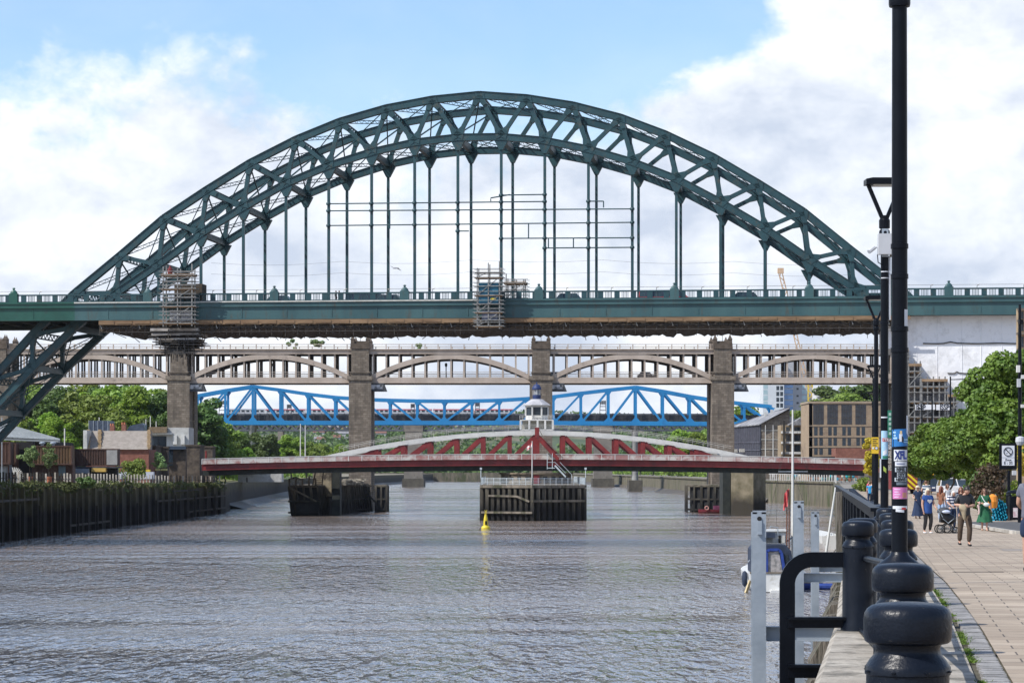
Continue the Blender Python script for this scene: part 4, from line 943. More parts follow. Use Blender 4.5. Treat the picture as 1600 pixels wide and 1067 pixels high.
names = ['stone pier behind the green arch foot at the left edge', 'leftmost of the four fully visible stone piers, rising beside the white flat-roofed building', 'second stone pier from the left, between the two blue truss peaks at left centre', 'stone pier directly behind the white control cabin with the blue dome', 'stone pier left of the dark warehouse on the right', 'stone pier hidden behind the stickered lamp post']
for px, nm in zip(PX, names): hpier(px)['label'] = nm
# hanging cradles beside each pier
for px, lb in ((307, 'grey hanging inspection cradle beside the leftmost stone pier'), (590, 'grey hanging inspection cradle beside the second stone pier'), (871, 'hanging cradle beside the pier behind the control cabin'), (1155, 'hanging cradle beside the pier near the dark warehouse')):
    r = thing('hanging_cradle', lb, 'cradle', (XP(px, HZ), HZ+1, ZP(612, HZ)), 'cradles hung under the beige bridge')
    m_ = MB(); x = XP(px, HZ); z0, z1 = ZP(611.5, HZ), ZP(599, HZ)
    m_.prism([(x-1.9, HZ-.5, z1), (x+1.5, HZ-.5, z1), (x+2.2, HZ-.5, z0), (x-1.9, HZ-.5, z0)], (0, 2.4, 0)); m_.build('box', mat('cradle_dark', (0.03, 0.035, 0.04), (0.07, 0.075, 0.085), 1.5), r)
    m_ = MB(); m_.box(x-1.5, x+1.3, HZ-.56, HZ-.51, z0+.55, z1-.35); m_.build('screen', mat('cradle_screen', (0.06, 0.065, 0.07), (0.55, 0.56, 0.58), 1.1, lo=0.42, hi=0.6), r)
# small weeds growing on the upper deck
for px, s in ((455, 1.1), (497, 1.6), (655, .8)):
    C, Rr = crown_clumps(2.6*s, 1.5*s, 0.2, 8, int(px)); V = leaf_cloud(C, Rr, [60]*8, 0.34, int(px)); me = mesh_quads('bush', V, L_sap); o = bpy.data.objects.new('bush', me); COL.objects.link(o)
    o.location = (XP(px, HZ+6), HZ+6, ZP(547, HZ)); tag(o, {455: 'small wide shrub showing above the beige bridge, left of the taller one', 497: 'taller shrub showing above the beige bridge railing', 655: 'tiny shrub above the beige bridge right of the second pier'}[px], 'bush', 'shrubs seen above the beige bridge')
# ================================================================ lattice railway bridge (far) with train
KZ = 1400.0
def kb(mb, pa, pb, ya, yb, o0, o1): mb.box(XP(pa, KZ), XP(pb, KZ), KZ+o0, KZ+o1, ZP(yb, KZ), ZP(ya, KZ)); return mb
M_kgrey = mat('grey_lattice_paint', (0.055, 0.062, 0.075), (0.10, 0.11, 0.125), 0.15, 0.7)
kr = thing('lattice_railway_bridge', 'dark grey lattice girder railway bridge behind the blue truss bridge', 'bridge', (0, KZ+5, 0))
for o_ in (0, 9):
    m_ = MB(); kb(m_, 250, 1400, 646, 657, o_, o_+.8); q = 250
    while q < 1400: kb(m_, q-.5, q+.5, 645.2, 657.5, o_-.25, o_+1.0); q += 12
    m_.build('parapet_girder', M_kgrey, kr)
    m_ = MB(); kb(m_, 250, 1400, 670.6, 673.4, o_, o_+.8); m_.build('bottom_chord', M_kgrey, kr)
    m_ = MB(); q = 250; s = 13.2
    while q < 1400:
        a0, a1 = Vector((XP(q, KZ), KZ+o_+.4, ZP(657, KZ))), Vector((XP(q+s, KZ), KZ+o_+.4, ZP(671, KZ)))
        b0, b1 = Vector((XP(q, KZ), KZ+o_+.4, ZP(671, KZ))), Vector((XP(q+s, KZ), KZ+o_+.4, ZP(657, KZ)))
        m_.bar(a0, a1, 0.5, 1.0, Vector((0, 1, 0))); m_.bar(b0, b1, 0.4, 0.9, Vector((0, 1, 0))); q += s
    m_.build('lattice', M_kgrey, kr)
m_ = MB(); kb(m_, 250, 1400, 656, 657.5, .8, 9); m_.build('deck', M_steel_dark, kr)
for px, lb in ((646, 'pale stone pier of the far lattice bridge, right of the second stone pier'), (942, 'stone pier of the far lattice bridge seen through the red truss on the right'), (438, 'slim grey pillar of the far lattice bridge on the left bank'), (1250, 'far lattice bridge pier behind the tan building')):
    w0, w1 = (13, 15) if px != 438 else (4, 7)
    m_ = MB(); x = XP(px, KZ); k_ = KZ/F
    m_.prism([(x-w0*k_, KZ-1, ZP(674, KZ)), (x+w0*k_, KZ-1, ZP(674, KZ)), (x+w1*k_, KZ-1, 1.6), (x-w1*k_, KZ-1, 1.6)], (0, 12, 0))
    r = thing('stone_pier', lb, 'pier', (x, KZ+5, -1)); m_.build('shaft', mat('pale_pier_stone', (0.15, 0.135, 0.115), (0.24, 0.215, 0.18), 0.12, 0.9, c3=(0.09, 0.08, 0.065), s3=0.1), r)
    m_ = MB(); m_.box(x-17*k_, x+17*k_, KZ-8, KZ+18, -2, ZP(748, KZ)+.2); m_.build('pier_base', mat('tidal_stone', (0.05, 0.045, 0.035), (0.10, 0.09, 0.07), 0.3, 0.9), r)
    if px in (646, 942): m_ = MB(); kb(m_, px-15, px+15, 659, 674, -1.2, 12); m_.build('pier_cap', MATS['pale_pier_stone'], r)
# train of carriages
def carriage(pa, pb, red, lb):
    t = thing('train_carriage', lb, 'train carriage', (XP((pa+pb)/2, KZ+4), KZ+4, ZP(648, KZ)), 'carriages of the train crossing the far bridge')
    x0, x1 = XP(pa+.8, KZ+4), XP(pb-.8, KZ+4); z0, z1 = ZP(648, KZ), ZP(637.6, KZ)
    m_ = MB(); m_.prism([(x0, KZ+2.6, z0), (x0, KZ+2.6, z1-.5), (x0, KZ+3.0, z1-.1), (x0, KZ+4.0, z1+.1), (x0, KZ+5.0, z1-.1), (x0, KZ+5.4, z1-.5), (x0, KZ+5.4, z0)], (x1-x0, 0, 0))
    m_.build('body', mat('carriage_silver', (0.42, 0.43, 0.45), (0.5, 0.51, 0.53), 0.3, 0.4), t)
    m_ = MB(); m_.box(x0, x1, KZ+2.52, KZ+2.597, z1-.95, z1-.45); m_.build('red_band' if red else 'grey_band', mat('carriage_red', (0.45, 0.03, 0.06), (0.5, 0.05, 0.08), 1) if red else mat('carriage_grey', (0.25, 0.27, 0.3), None, 1), t)
    q = x0+1.0
    while q < x1-2: m_ = MB(); m_.box(q, q+1.6, KZ+2.50, KZ+2.59, z1-1.95, z1-1.1); m_.build('window', M_glass, t); q += 2.6
EDG = [352, 414, 478, 546, 611, 676, 741, 806]
for k, (a, b) in enumerate(zip(EDG, EDG[1:])):
    lb = ['leftmost silver train carriage behind the left blue peak', 'second train carriage from the left', 'third train carriage, left of the second stone pier', 'train carriage passing behind the second stone pier', 'train carriage just right of the second stone pier', 'second train carriage right of the second stone pier', 'rightmost train carriage beside the control cabin'][k]
    carriage(a, b, k >= 1, lb)
# signal masts on the far bridge
for px, yt, w_, lb in ((349, 626, 14, 'grey lattice gantry left of the left blue peak'), (452, 632, 7, 'dark signal gantry between the left blue peak and the second pier'), (746, 629, 7, 'dark signal gantry left of the control cabin'), (942, 626, 10, 'dark signal mast cluster right of the control cabin'), (645, 631, 6, 'dark signal gantry right of the second stone pier')):
    m_ = MB(); k_ = (KZ-2)/F; x = XP(px, KZ-2)
    for s_ in (-1, 1): m_.bar((x+s_*w_*k_/2, KZ-2, ZP(648, KZ)), (x+s_*w_*k_/2.6, KZ-2, ZP(yt+2, KZ)), .35, .35)
    for q in range(3): m_.bar((x-w_*k_/2, KZ-2, ZP(yt+3+q*6, KZ)), (x+w_*k_/2, KZ-2, ZP(yt+3+q*6, KZ)), .3, .4)
    for s_ in (-1, 0, 1): m_.box(x+s_*w_*k_/3-.5, x+s_*w_*k_/3+.5, KZ-2.4, KZ-1.7, ZP(yt+6, KZ), ZP(yt, KZ))
    single(m_, 'signal_gantry', M_kgrey, lb, 'signal gantry', 'signals on the far railway')
# ================================================================ blue truss bridge
QZ = 1120.0; K = QZ/F
mr = thing('blue_truss_bridge', 'bright blue steel truss railway bridge with two peaks, beyond the stone piers', 'bridge', (0, QZ+5, 0))
TOPQ = [(224, 641), (266.5, 629), (309, 618), (352, 610), (395, 603.5), (438, 609), (481, 615.5), (523.5, 620.5), (566, 623.5), (609, 625), (651.5, 626), (694, 626.3), (737, 626), (780, 625), (822.5, 622.5), (865, 619.5), (908, 614), (951, 609), (993.5, 604.5), (1036, 611), (1078, 619), (1120, 625.5), (1163, 630.5), (1206, 635)]
def Q(px, y, o=0): return Vector((XP(px, QZ), QZ+o, ZP(y, QZ)))
SY = Vector((0, 1, 0))
def ybot(px): return 660.5+max(0, (px-800))*0.004
for o_ in (0, 11):
    m_ = MB()
    for a, b in zip(TOPQ, TOPQ[1:]): m_.bar(Q(*a, o_), Q(*b, o_), 0.9, 1.35, SY)
    m_.build('top_chord', M_blue, mr)
    m_ = MB(); m_.bar(Q(224, 660.5, o_), Q(800, 660.5, o_), 0.9, 1.85, SY); m_.bar(Q(800, 660.5, o_), Q(1206, 662.5, o_), 0.9, 1.85, SY); m_.build('bottom_chord', M_blue, mr)
    for k, (px, yt) in enumerate(TOPQ):
        m_ = MB(); m_.bar(Q(px, yt+1, o_), Q(px, ybot(px), o_), 0.7, 1.0, SY)
        yb_ = ybot(px)   # gusset flare
        for sg in (-1, 1):
            m_.prism([Q(px, yb_-3, o_-.4), Q(px+sg*7, yb_-3, o_-.4), Q(px+sg*2, yb_-8.5, o_-.4), Q(px, yb_-8.5, o_-.4)], SY*.8)
            m_.prism([Q(px, yt+2, o_-.4), Q(px+sg*5, yt+2, o_-.4), Q(px+sg*1.8, yt+7, o_-.4), Q(px, yt+7, o_-.4)], SY*.8)
        m_.build('vertical_post', M_blue, mr)
    for a, b in zip(TOPQ, TOPQ[1:]):
        mid = (a[0]+b[0])/2; m_ = MB()
        down = (395 <= mid <= 694) or mid > 993
        if down: m_.bar(Q(a[0]+1, a[1]+2, o_), Q(b[0]-2, ybot(b[0])-2, o_), 0.7, .88, SY)
        else: m_.bar(Q(b[0]-1, b[1]+2, o_), Q(a[0]+2, ybot(a[0])-2, o_), 0.7, .88, SY)
        m_.build('diagonal', M_blue, mr)
m_ = MB()
for a, b in zip(TOPQ, TOPQ[1:]):
    if abs(a[0]-395) > 60 or 1: m_.bar(Q(a[0], a[1], 0), Q(b[0], b[1], 11), .4, .4)
    m_.bar(Q(a[0], a[1], 0), Q(a[0], a[1], 11), .7, .7)
m_.build('wind_bracing', M_blue, mr)
m_ = MB(); m_.box(XP(224, QZ), XP(1206, QZ), QZ+.5, QZ+10.5, ZP(661.5, QZ), ZP(659, QZ)); m_.build('deck', M_steel_dark, mr)
m_ = MB(); m_.box(XP(224, QZ), XP(1206, QZ), QZ+2.0, QZ+2.4, ZP(656.5, QZ), ZP(648.0, QZ)); q = 224
while q < 1206: m_.box(XP(q-.4, QZ), XP(q+.4, QZ), QZ+1.8, QZ+2.5, ZP(656.8, QZ), ZP(647.5, QZ)); q += 6.1
m_.build('noise_barrier', mat('black_barrier', (0.018, 0.019, 0.023), (0.035, 0.037, 0.043), 0.3, 0.6), mr)
for px, lb in ((393, 'slim pale pier under the left peak of the blue bridge'), (993, 'slim grey pier with dark base under the right peak of the blue bridge')):
    t = thing('blue_bridge_pier', lb, 'pier', (XP(px, QZ), QZ+5, -1), 'piers of the blue truss bridge')
    m_ = MB(); x = XP(px, QZ); m_.lathe([(1.6, 0), (1.3, 4), (1.25, ZP(664, QZ)-1.8), (1.9, ZP(664, QZ)-.6), (1.9, ZP(663, QZ)+.4)], (x, QZ+1.5, 0), 16); m_.lathe([(1.6, 0), (1.3, 4), (1.25, ZP(664, QZ)-1.8), (1.9, ZP(664, QZ)-.6), (1.9, ZP(663, QZ)+.4)], (x, QZ+9.5, 0), 16); m_.build('column', mat('grey_concrete', (0.18, 0.18, 0.175), (0.27, 0.27, 0.26), 0.3, 0.9), t, True)
    m_ = MB(); m_.box(x-3.0, x+3.0, QZ-2, QZ+13, -2, ZP(750, QZ)); m_.build('pile_cap', MATS['tidal_stone'], t)
# ================================================================ red and white swing bridge
WZ = 535.0
def camber(px): return 7.5*((px-830)/510.0)**2
def S(px, y, o=0): return Vector((XP(px, WZ), WZ+o, ZP(y, WZ)))
sr = thing('swing_bridge', 'low red and white swing bridge with an arched white top chord', 'bridge', (4, WZ+7, 4))
SA, SB, SD = 316, 1352, 13.5
def strip(mb, ya, yb, o0, o1, pa=SA, pb=SB, n=40, cam=1.0):
    n0 = len(mb.v)
    for k in range(n+1):
        px = pa+(pb-pa)*k/n; c = camber(px)*cam
        for (y, o) in ((ya, o0), (yb, o0), (yb, o1), (ya, o1)): mb.v.append(tuple(S(px, y+c, o)))
    for k in range(n):
        for q in range(4): mb.f.append((n0+4*k+q, n0+4*k+(q+1) % 4, n0+4*k+4+(q+1) % 4, n0+4*k+4+q))
    mb.f.append((n0, n0+1, n0+2, n0+3)); mb.f.append((n0+4*n+3, n0+4*n+2, n0+4*n+1, n0+4*n)); return mb
m_ = MB(); strip(m_, 719, 720, .4, SD-.4); m_.build('road_deck', mat('deck_asphalt', (0.05, 0.05, 0.05)), sr)
for (o0, o1) in ((0, .4), (SD-.4, SD)):
    m_ = MB(); strip(m_, 718.6, 727.0, o0, o1); strip(m_, 717.8, 718.57, o0-.15, o1+.15); strip(m_, 726.2, 727.3, o0-.12, o1+.12)
    px = SA
    while px < SB: m_.box(XP(px-.5, WZ), XP(px+.5, WZ), WZ+o0-.08, WZ+o1+.08, ZP(727+camber(px), WZ), ZP(718.6+camber(px), WZ)); px += 20.8
    m_.build('red_girder', M_red, sr)
m_ = MB(); strip(m_, 727.4, 735.5, 1.2, SD-1.2); m_.build('under_girder', M_steel_dark, sr)
M_par = mat('flaking_parapet', (0.32, 0.17, 0.155), (0.52, 0.49, 0.45), 0.30, 0.8, lo=0.42, hi=0.56, c3=(0.30, 0.10, 0.09), s3=0.45, t3=(0.52, 0.66))
for (o0, o1) in ((-.55, -.49), (SD+.49, SD+.55)):
    m_ = MB(); strip(m_, 709.8, 717.7, o0, o1); m_.build('parapet_panels', M_par, sr)
    m_ = MB(); strip(m_, 708.9, 709.7, o0-.07, o1+.07); px = SA
    while px < SB: m_.box(XP(px-.55, WZ), XP(px+.55, WZ), WZ+o0-.05, WZ+o1+.05, ZP(717.8+camber(px), WZ), ZP(709.5+camber(px), WZ)); px += 20.8
    m_.build('parapet_rail', M_white, sr)
def topc(px):
    d_ = abs(px-838)/325.0; return 676+38*d_**1.95
def below(px): return 718.6+camber(px)
for (o0, o1) in ((0.05, .95), (SD-.95, SD-.05)):
    m_ = MB(); n0 = len(m_.v); n = 60
    for k in range(n+1):
        px = 508+(1168-508)*k/n; y = topc(px); hh = 3.3 if 560 < px < 1116 else 3.2
        for (yy_, o) in ((y-hh, o0-.15), (y+hh, o0-.15), (y+hh, o1+.15), (y-hh, o1+.15)): m_.v.append(tuple(S(px, min(yy_, below(px)), o)))
    for k in range(n):
        for q in range(4): m_.f.append((n0+4*k+q, n0+4*k+(q+1) % 4, n0+4*k+4+(q+1) % 4, n0+4*k+4+q))
    m_.build('arched_chord', M_white, sr)
    for k in range(-6, 7):
        px = 838+41.7*k; yt = topc(px)
        if below(px)-yt < 9: continue
        m_ = MB(); w_ = 5.0 if k == 0 else 3.5
        m_.box(XP(px-w_, WZ), XP(px+w_, WZ), WZ+o0, WZ+o1, ZP(below(px), WZ), ZP(yt+3, WZ)); m_.build('vertical_post', M_red, sr)
        if k != 0 or True:
            sg = -1 if k <= 0 else 1
            for s2 in ((-1, 1) if k == 0 else (sg,)):
                q = px+41.7*s2*0.93
                if below(q)-topc(q) > 2:
                    m_ = MB(); m_.bar(S(px+s2*3, yt+6, (o0+o1)/2), S(q, below(q)-1, (o0+o1)/2), .8, .85, SY); m_.build('diagonal', M_red, sr)
m_ = MB(); 
for k in range(-6, 7):
    px = 838+41.7*k
    if below(px)-topc(px) > 20: m_.bar(S(px, topc(px), 0.6), S(px, topc(px), SD-.6), .5, .5); m_.bar(S(px, topc(px), .6), S(px+41.7, topc(px+41.7), SD-.6), .25, .25)
m_.build('cross_bracing', M_white, sr)
m_ = MB()
for o_ in (-.2, SD):
    for dy in (6.5, 10.5):
        m_.tube([S(px, min(topc(px), below(px))-4.4-dy*0.75, o_) for px in range(530, 1150, 12)], .03, 5)
    for px in range(530, 1150, 24): m_.bar(S(px, topc(px)-4, o_), S(px, topc(px)-12.4, o_), .05, .05)
m_.build('chord_handrail', MATS['weathered_posts'] if 'weathered_posts' in MATS else mat('handrail_grey', (.35, .34, .31), (.5, .48, .44), 1), sr)
# stair from the cabin to the deck (red stringers)
m_ = MB(); y0, y1 = 668, 716
for o_ in (-2.2, -1.3): m_.bar(S(839, 668, o_), S(839, 684, o_), .25, .9, SY); m_.bar(S(839, 682, o_), S(872, 718, o_), .22, .75, SY)
for q in range(14): m_.box(XP(839+q*2.4-1.5, WZ), XP(839+q*2.4+1.5, WZ), WZ-2.2, WZ-1.3, ZP(683+q*2.6, WZ), ZP(682.3+q*2.6, WZ))
m_.build('cabin_stair', M_red, sr)
m_ = MB()
for o_ in (-2.3, -1.2):
    m_.tube([S(842, 671, o_), S(848, 682, o_), S(879, 715, o_)], .05, 5)
m_.build('stair_rail', M_timber_l, sr)
# control cabin: octagonal, white, on a colonnade
ct = thing('control_cabin', 'white octagonal bridge control cabin topped by a blue dome lantern', 'cabin', S(840, 672, SD/2))
cx, cyy = XP(839, WZ), WZ+4.2
def zz(y): return ZP(y, WZ)
m_ = MB(); m_.box(XP(812.5, WZ), XP(865, WZ), cyy-2.6, cyy+3, zz(656.8), zz(655)); m_.box(XP(812.5, WZ), XP(865, WZ), cyy-2.6, cyy+3, zz(672), zz(670.2))
for px in (813.5, 827, 840, 852, 864): 
    for o_ in (-2.4, 2.4): m_.box(XP(px-1.5, WZ), XP(px+1.5, WZ), cyy+o_-.25, cyy+o_+.25, zz(670.2), zz(656.8))
m_.build('colonnade', M_white, ct)
m_ = MB(); m_.box(XP(816, WZ), XP(862, WZ), cyy-1.6, cyy+2, zz(670), zz(657)); m_.build('inner_wall', mat('cabin_cream', (0.28, 0.27, 0.22), (0.42, 0.4, 0.34), .8), ct)
m_ = MB(); R8 = 2.55; m_.lathe([(R8, zz(655)), (R8, zz(648.5))], (cx, cyy, 0), 8, ph=math.pi/8); m_.lathe([(R8, zz(635.5)), (R8, zz(633.5)), (R8+.5, zz(633)), (R8+.5, zz(632))], (cx, cyy, 0), 8, ph=math.pi/8)
for k in range(8):
    a = math.pi/8+k*math.pi/4; m_.box(cx+R8*math.cos(a)-.17, cx+R8*math.cos(a)+.17, cyy+R8*math.sin(a)-.17, cyy+R8*math.sin(a)+.17, zz(648.6), zz(635.4))
m_.build('cabin_wall', M_white, ct)
m_ = MB(); m_.lathe([(R8-.12, zz(648.7)), (R8-.12, zz(635.3))], (cx, cyy, 0), 8, ph=math.pi/8); m_.build('cabin_glass', M_glass, ct)
m_ = MB(); m_.lathe([(R8+.55, zz(632.1)), (1.4, zz(623.5)), (1.25, zz(622.8))], (cx, cyy, 0), 8, ph=math.pi/8); m_.build('roof', mat('lead_roof', (0.28, 0.28, 0.30), (0.42, 0.42, 0.44), .6), ct)
m_ = MB(); m_.lathe([(.86, zz(622.8)), (.86, zz(616))], (cx, cyy, 0), 14); m_.lathe([(.97, zz(607.8)), (1.0, zz(606.8)), (.93, zz(604.5)), (.72, zz(601.5)), (.4, zz(599.7)), (.12, zz(598.8)), (.1, zz(597.5)), (.2, zz(596.8)), (.04, zz(595.8))], (cx, cyy, 0), 16)
m_.build('dome', mat('navy_dome_paint', (0.008, 0.022, 0.09), (0.014, 0.035, 0.13), .8, .6), ct, True)
m_ = MB(); m_.lathe([(.62, zz(616.1)), (.62, zz(607.7))], (cx, cyy, 0), 12)
for k in range(8): a = k*math.pi/4; m_.bar((cx+.8*math.cos(a), cyy+.8*math.sin(a), zz(616)), (cx+.8*math.cos(a), cyy+.8*math.sin(a), zz(607.7)), .13, .13)
m_.build('lantern', mat('lantern_grey', (0.30, 0.32, 0.34), (0.5, 0.5, 0.5), 2), ct)
m_ = MB()
for y in (649, 652):
    m_.tube([(XP(812, WZ), cyy-2.6, zz(y)), (XP(866, WZ), cyy-2.6, zz(y))], .045, 5)
for q in range(12): px = 812+q*54/11; m_.bar((XP(px, WZ), cyy-2.6, zz(655)), (XP(px, WZ), cyy-2.6, zz(649)), .06, .06)
m_.build('balcony_rail', M_white, ct)
# centre pier with fender piles
def plan(mb, pts, z0, z1):
    mb.prism([(x, y, z0) for x, y in pts], (0, 0, z1-z0)); return mb
cp = thing('timber_jetty', 'central swing bridge pier wrapped in tall dark timber piles with a railed walkway', 'jetty', (4, 535, -2))
PL = [(-5.9, 494), (3.85, 489), (14.1, 494), (14.1, 585), (3.85, 592), (-5.9, 585)]
m_ = MB(); plan(m_, [(x*0.96+.15, y+.4 if y < 540 else y) for x, y in PL], -2, 6.3); m_.build('core', M_timber, cp)
m_ = MB(); plan(m_, [(-6.2, 493.6), (3.85, 488.5), (14.4, 493.6), (14.4, 585.4), (3.85, 592.4), (-6.2, 585.4)], 6.302, 6.85); m_.build('walkway', M_timber_l, cp)
m_ = MB()
def along(a, b, step):
    a = Vector(a); b = Vector(b); n = max(1, int((b-a).length/step)); return [a+(b-a)*k/n for k in range(n+1)]
for (a, b) in zip(PL, PL[1:]+PL[:1]):
    for p in along((*a, 0), (*b, 0), 1.15): w_ = rnd.uniform(.24, .34); m_.obox((p.x, p.y-.05, 2.1), Vector((w_, 0, 0)), Vector((0, w_, 0)), Vector((0, 0, 4.15+rnd.uniform(-.15, .05))))
m_.build('fender_piles', tide_mat('fender_pile_wood', (.010, .009, .008), None, (.05, .044, .032), (.16, .14, .10), 1.6, 6.5, .9), cp)
m_ = MB(); m_.bar((-4.5, 492.7, 4.6+.2), (0.9, 489.9, 4.6+.1), .3, .35); m_.bar((0.9, 489.9, 4.7), (3.3, 488.7, 3.7), .3, .35)
m_.bar((-5.9, 493.3, 1.6), (3.85, 488.3, 1.6), .3, .4); m_.bar((3.85, 488.3, 3.8), (14.1, 493.3, 3.8), .3, .4); m_.build('waling', M_timber_l, cp)
def rail(mb, pts, z, h, post=2.0, r=.05, nr=3):
    for a, b in zip(pts, pts[1:]):
        a = Vector((a[0], a[1], z)); b = Vector((b[0], b[1], z))
        for q in range(1, nr+1): mb.bar(a+UPZ*h*q/nr, b+UPZ*h*q/nr, r*1.5, r*1.5)
        for p in along(a, b, post): mb.bar(p, p+UPZ*h, r*2, r*2)
    return mb
M_rail = mat('pale_blue_rail', (0.40, 0.46, 0.48), (0.55, 0.6, 0.62), 1.5, .5)
m_ = MB(); rail(m_, [(-6, 584), (-6, 493.8), (3.85, 488.8), (14.2, 493.8), (14.2, 584)], 6.85, 1.35, 1.25, .05, 5); m_.build('railing', M_rail, cp)
m_ = MB()
for q in (-6, 14.2): m_.tube([(q, 494, 6.85), (q, 494, 10.1)], .07, 6); m_.box(q-.2, q+.2, 493.8, 494.2, 9.8, 10.2)
m_.build('lamp_pole', M_rail, cp)
t = thing('stone_drum', 'low round stone pivot pier with small windows and a red door beneath the swing bridge', 'pier', (XP(838, WZ), WZ+7, 6.8))
m_ = MB(); m_.lathe([(7.4, 6.86), (7.4, 8.8), (7.8, 8.85), (7.8, 9.15)], (XP(838, WZ), WZ+6, 0), 28); m_.build('drum', mat('drum_stone', (0.12, 0.095, 0.065), (0.24, 0.19, 0.13), .7, .9, 0, .6, 3, c3=(.05, .04, .03), s3=.6), t)
for k in range(9):
    a = math.radians(-90-58+k*14.5)
    if k == 4: continue
    c = Vector((XP(838, WZ)+7.42*math.cos(a), WZ+6+7.42*math.sin(a), 8.0)); tx = Vector((-math.sin(a), math.cos(a), 0)); nx_ = Vector((math.cos(a), math.sin(a), 0))
    m_ = MB(); m_.obox(c, tx*.45, nx_*.03, UPZ*.32); m_.build('window', M_dark, t)
m_ = MB(); m_.box(XP(838, WZ)-.55, XP(838, WZ)+.65, WZ-1.5, WZ-1.38, 6.87, 8.7); m_.build('door', M_red, t)
fp = thing('flagpole', 'white flagpole with a small red and white flag on the centre pier', 'flagpole', (3.8, 490, 6.85))
m_ = MB(); m_.tube([(3.85, 489.6, 6.85), (3.85, 489.6, 15.3)], [.12, .07], 8); m_.build('pole', M_white, fp)
m_ = MB()
for k in range(6): 
    a0, a1 = k/6, (k+1)/6
    m_.quad((3.8-a0*1.0, 489.6+.15*math.sin(a0*9), 15.0-a0*.9), (3.8-a1*1.0, 489.6+.15*math.sin(a1*9), 15.0-a1*.9), (3.8-a1*1.0, 489.6+.15*math.sin(a1*9), 14.2-a1*.9), (3.8-a0*1.0, 489.6+.15*math.sin(a0*9), 14.2-a0*.9))
m_.build('flag', mat('red_white_flag', (0.55, 0.05, 0.05), (0.75, 0.7, 0.68), 1.6, .8, lo=.45, hi=.5), fp)
st = thing('metal_stair', 'pale metal stair and ladder platform rising from the jetty to the swing bridge deck', 'stair', (XP(870, 510), 510, 6.85))
def SS(px, y, o=510): return Vector((XP(px, o), o, ZP(y, o)))
m_ = MB()
for o_ in (509, 510.2):
    m_.bar(SS(867, 727, o_), SS(884, 745, o_), .12, .3); m_.bar(SS(867, 722, o_), SS(884, 739, o_), .08, .08); m_.bar(SS(875, 722, o_), SS(893, 741, o_), .08, .08); m_.bar(SS(893, 741, o_), SS(893, 748, o_), .08, .08)
for q in range(10): a = SS(867+q*1.8, 727.5+q*1.9, 509); m_.bar(a, a+Vector((0, 1.2, 0)), .25, .05)
for px in (855, 863): m_.bar(SS(px, 708, 509), SS(px, 733, 509), .12, .12)
m_.bar(SS(855, 731, 509), SS(867, 731, 509), .9, .15); m_.bar(SS(855, 722, 509), SS(867, 722, 509), .08, .08)
m_.build('frame', M_rail, st)
# left swing pier: long raked timber jetty
def jetty(name, label, PLn, z1, extra=0.9, mt=None, z0=-2, step=1.5, rake=0.0):
    r = thing(name, label, 'jetty', (sum(p[0] for p in PLn)/len(PLn), sum(p[1] for p in PLn)/len(PLn), z0))
    cxm = sum(p[0] for p in PLn)/len(PLn); cym = sum(p[1] for p in PLn)/len(PLn)
    m_ = MB(); plan(m_, [(cxm+(x-cxm)*.8, cym+(y-cym)*.97) for x, y in PLn], z0, z1-.35); m_.build('core', M_dark, r)
    m_ = MB(); 
    for (a, b) in zip(PLn, PLn[1:]+PLn[:1]):
        for p in along((*a, 0), (*b, 0), step):
            w_ = rnd.uniform(.17, .26); m_.bar((p.x+rake*2, p.y+rake*8, z0), (p.x, p.y, z1-.2), w_*2, w_*2)
        for z in (0.6, 3.0, z1-.35): m_.bar((*a, z), (*b, z), .3, .35)
    m_.build('piles', mt or tide_mat('fender_pile_wood', (.010, .009, .008), None, (.05, .044, .032), (.16, .14, .10), 1.6, 6.5, .9), r)
    m_ = MB(); plan(m_, PLn, z1-.198, z1); m_.build('walkway', M_timber_l, r)
    return r
j1 = jetty('timber_jetty', 'long dark timber jetty with braced front below the left part of the swing bridge', [(-47.8, 548), (-41.6, 548), (-36.5, 585), (-33.4, 596), (-40, 596), (-45, 585)], 6.5, rake=.35)
m_ = MB(); m_.bar((-47.6, 547.6, 6.0), (-41.8, 547.6, 3.0), .3, .35)
for k in range(5): m_.bar((-47.6+k*1.4, 547.5, 6.3), (-47.6+k*1.4, 547.5, 7.9+(k%2)*.4), .35, .35)
m_.build('brace', M_timber_l, j1)
m_ = MB(); m_.box(-46.9, -46.3, 549, 549.6, 6.51, 7.4); m_.box(-45.6, -45.0, 549, 549.6, 6.51, 7.5); m_.build('white_bollards', M_white, j1)
j2 = jetty('timber_dolphin', 'open timber dolphin standing at the upstream end of the left jetty', [(-31.4, 590), (-28.9, 590), (-28.9, 597), (-31.4, 597)], 6.3, step=1.1)
m_ = MB(); m_.bar((-34.5, 592, 6), (-31.4, 592, 6), .4, .4); m_.bar((-34.5, 592, 5.5), (-31.4, 592, 2), .35, .35); m_.bar((-34.5, 592, 2.5), (-31.4, 592, 5.6), .35, .35); m_.build('link_beam', M_timber, j2)
t = thing('stone_pier', 'stone bearing pier of the swing bridge on the left jetty, with light stone and graffiti', 'pier', (XP(500, WZ), WZ+14, 4))
m_ = MB(); m_.box(XP(489, 555), XP(518, 555), 555, 566, 4, 9.35); m_.build('block', mat('stained_pale_stone', (0.12, 0.10, 0.07), (0.34, 0.29, 0.20), .5, .9, 0, .5, 2.5, lo=.4, hi=.62, c3=(.05, .04, .03), s3=.4), t)
m_ = MB(); m_.box(XP(519, 552), XP(531, 552), 552, 558, -2, 9.4); m_.build('iron_column', M_steel_dark, t)
m_ = MB()
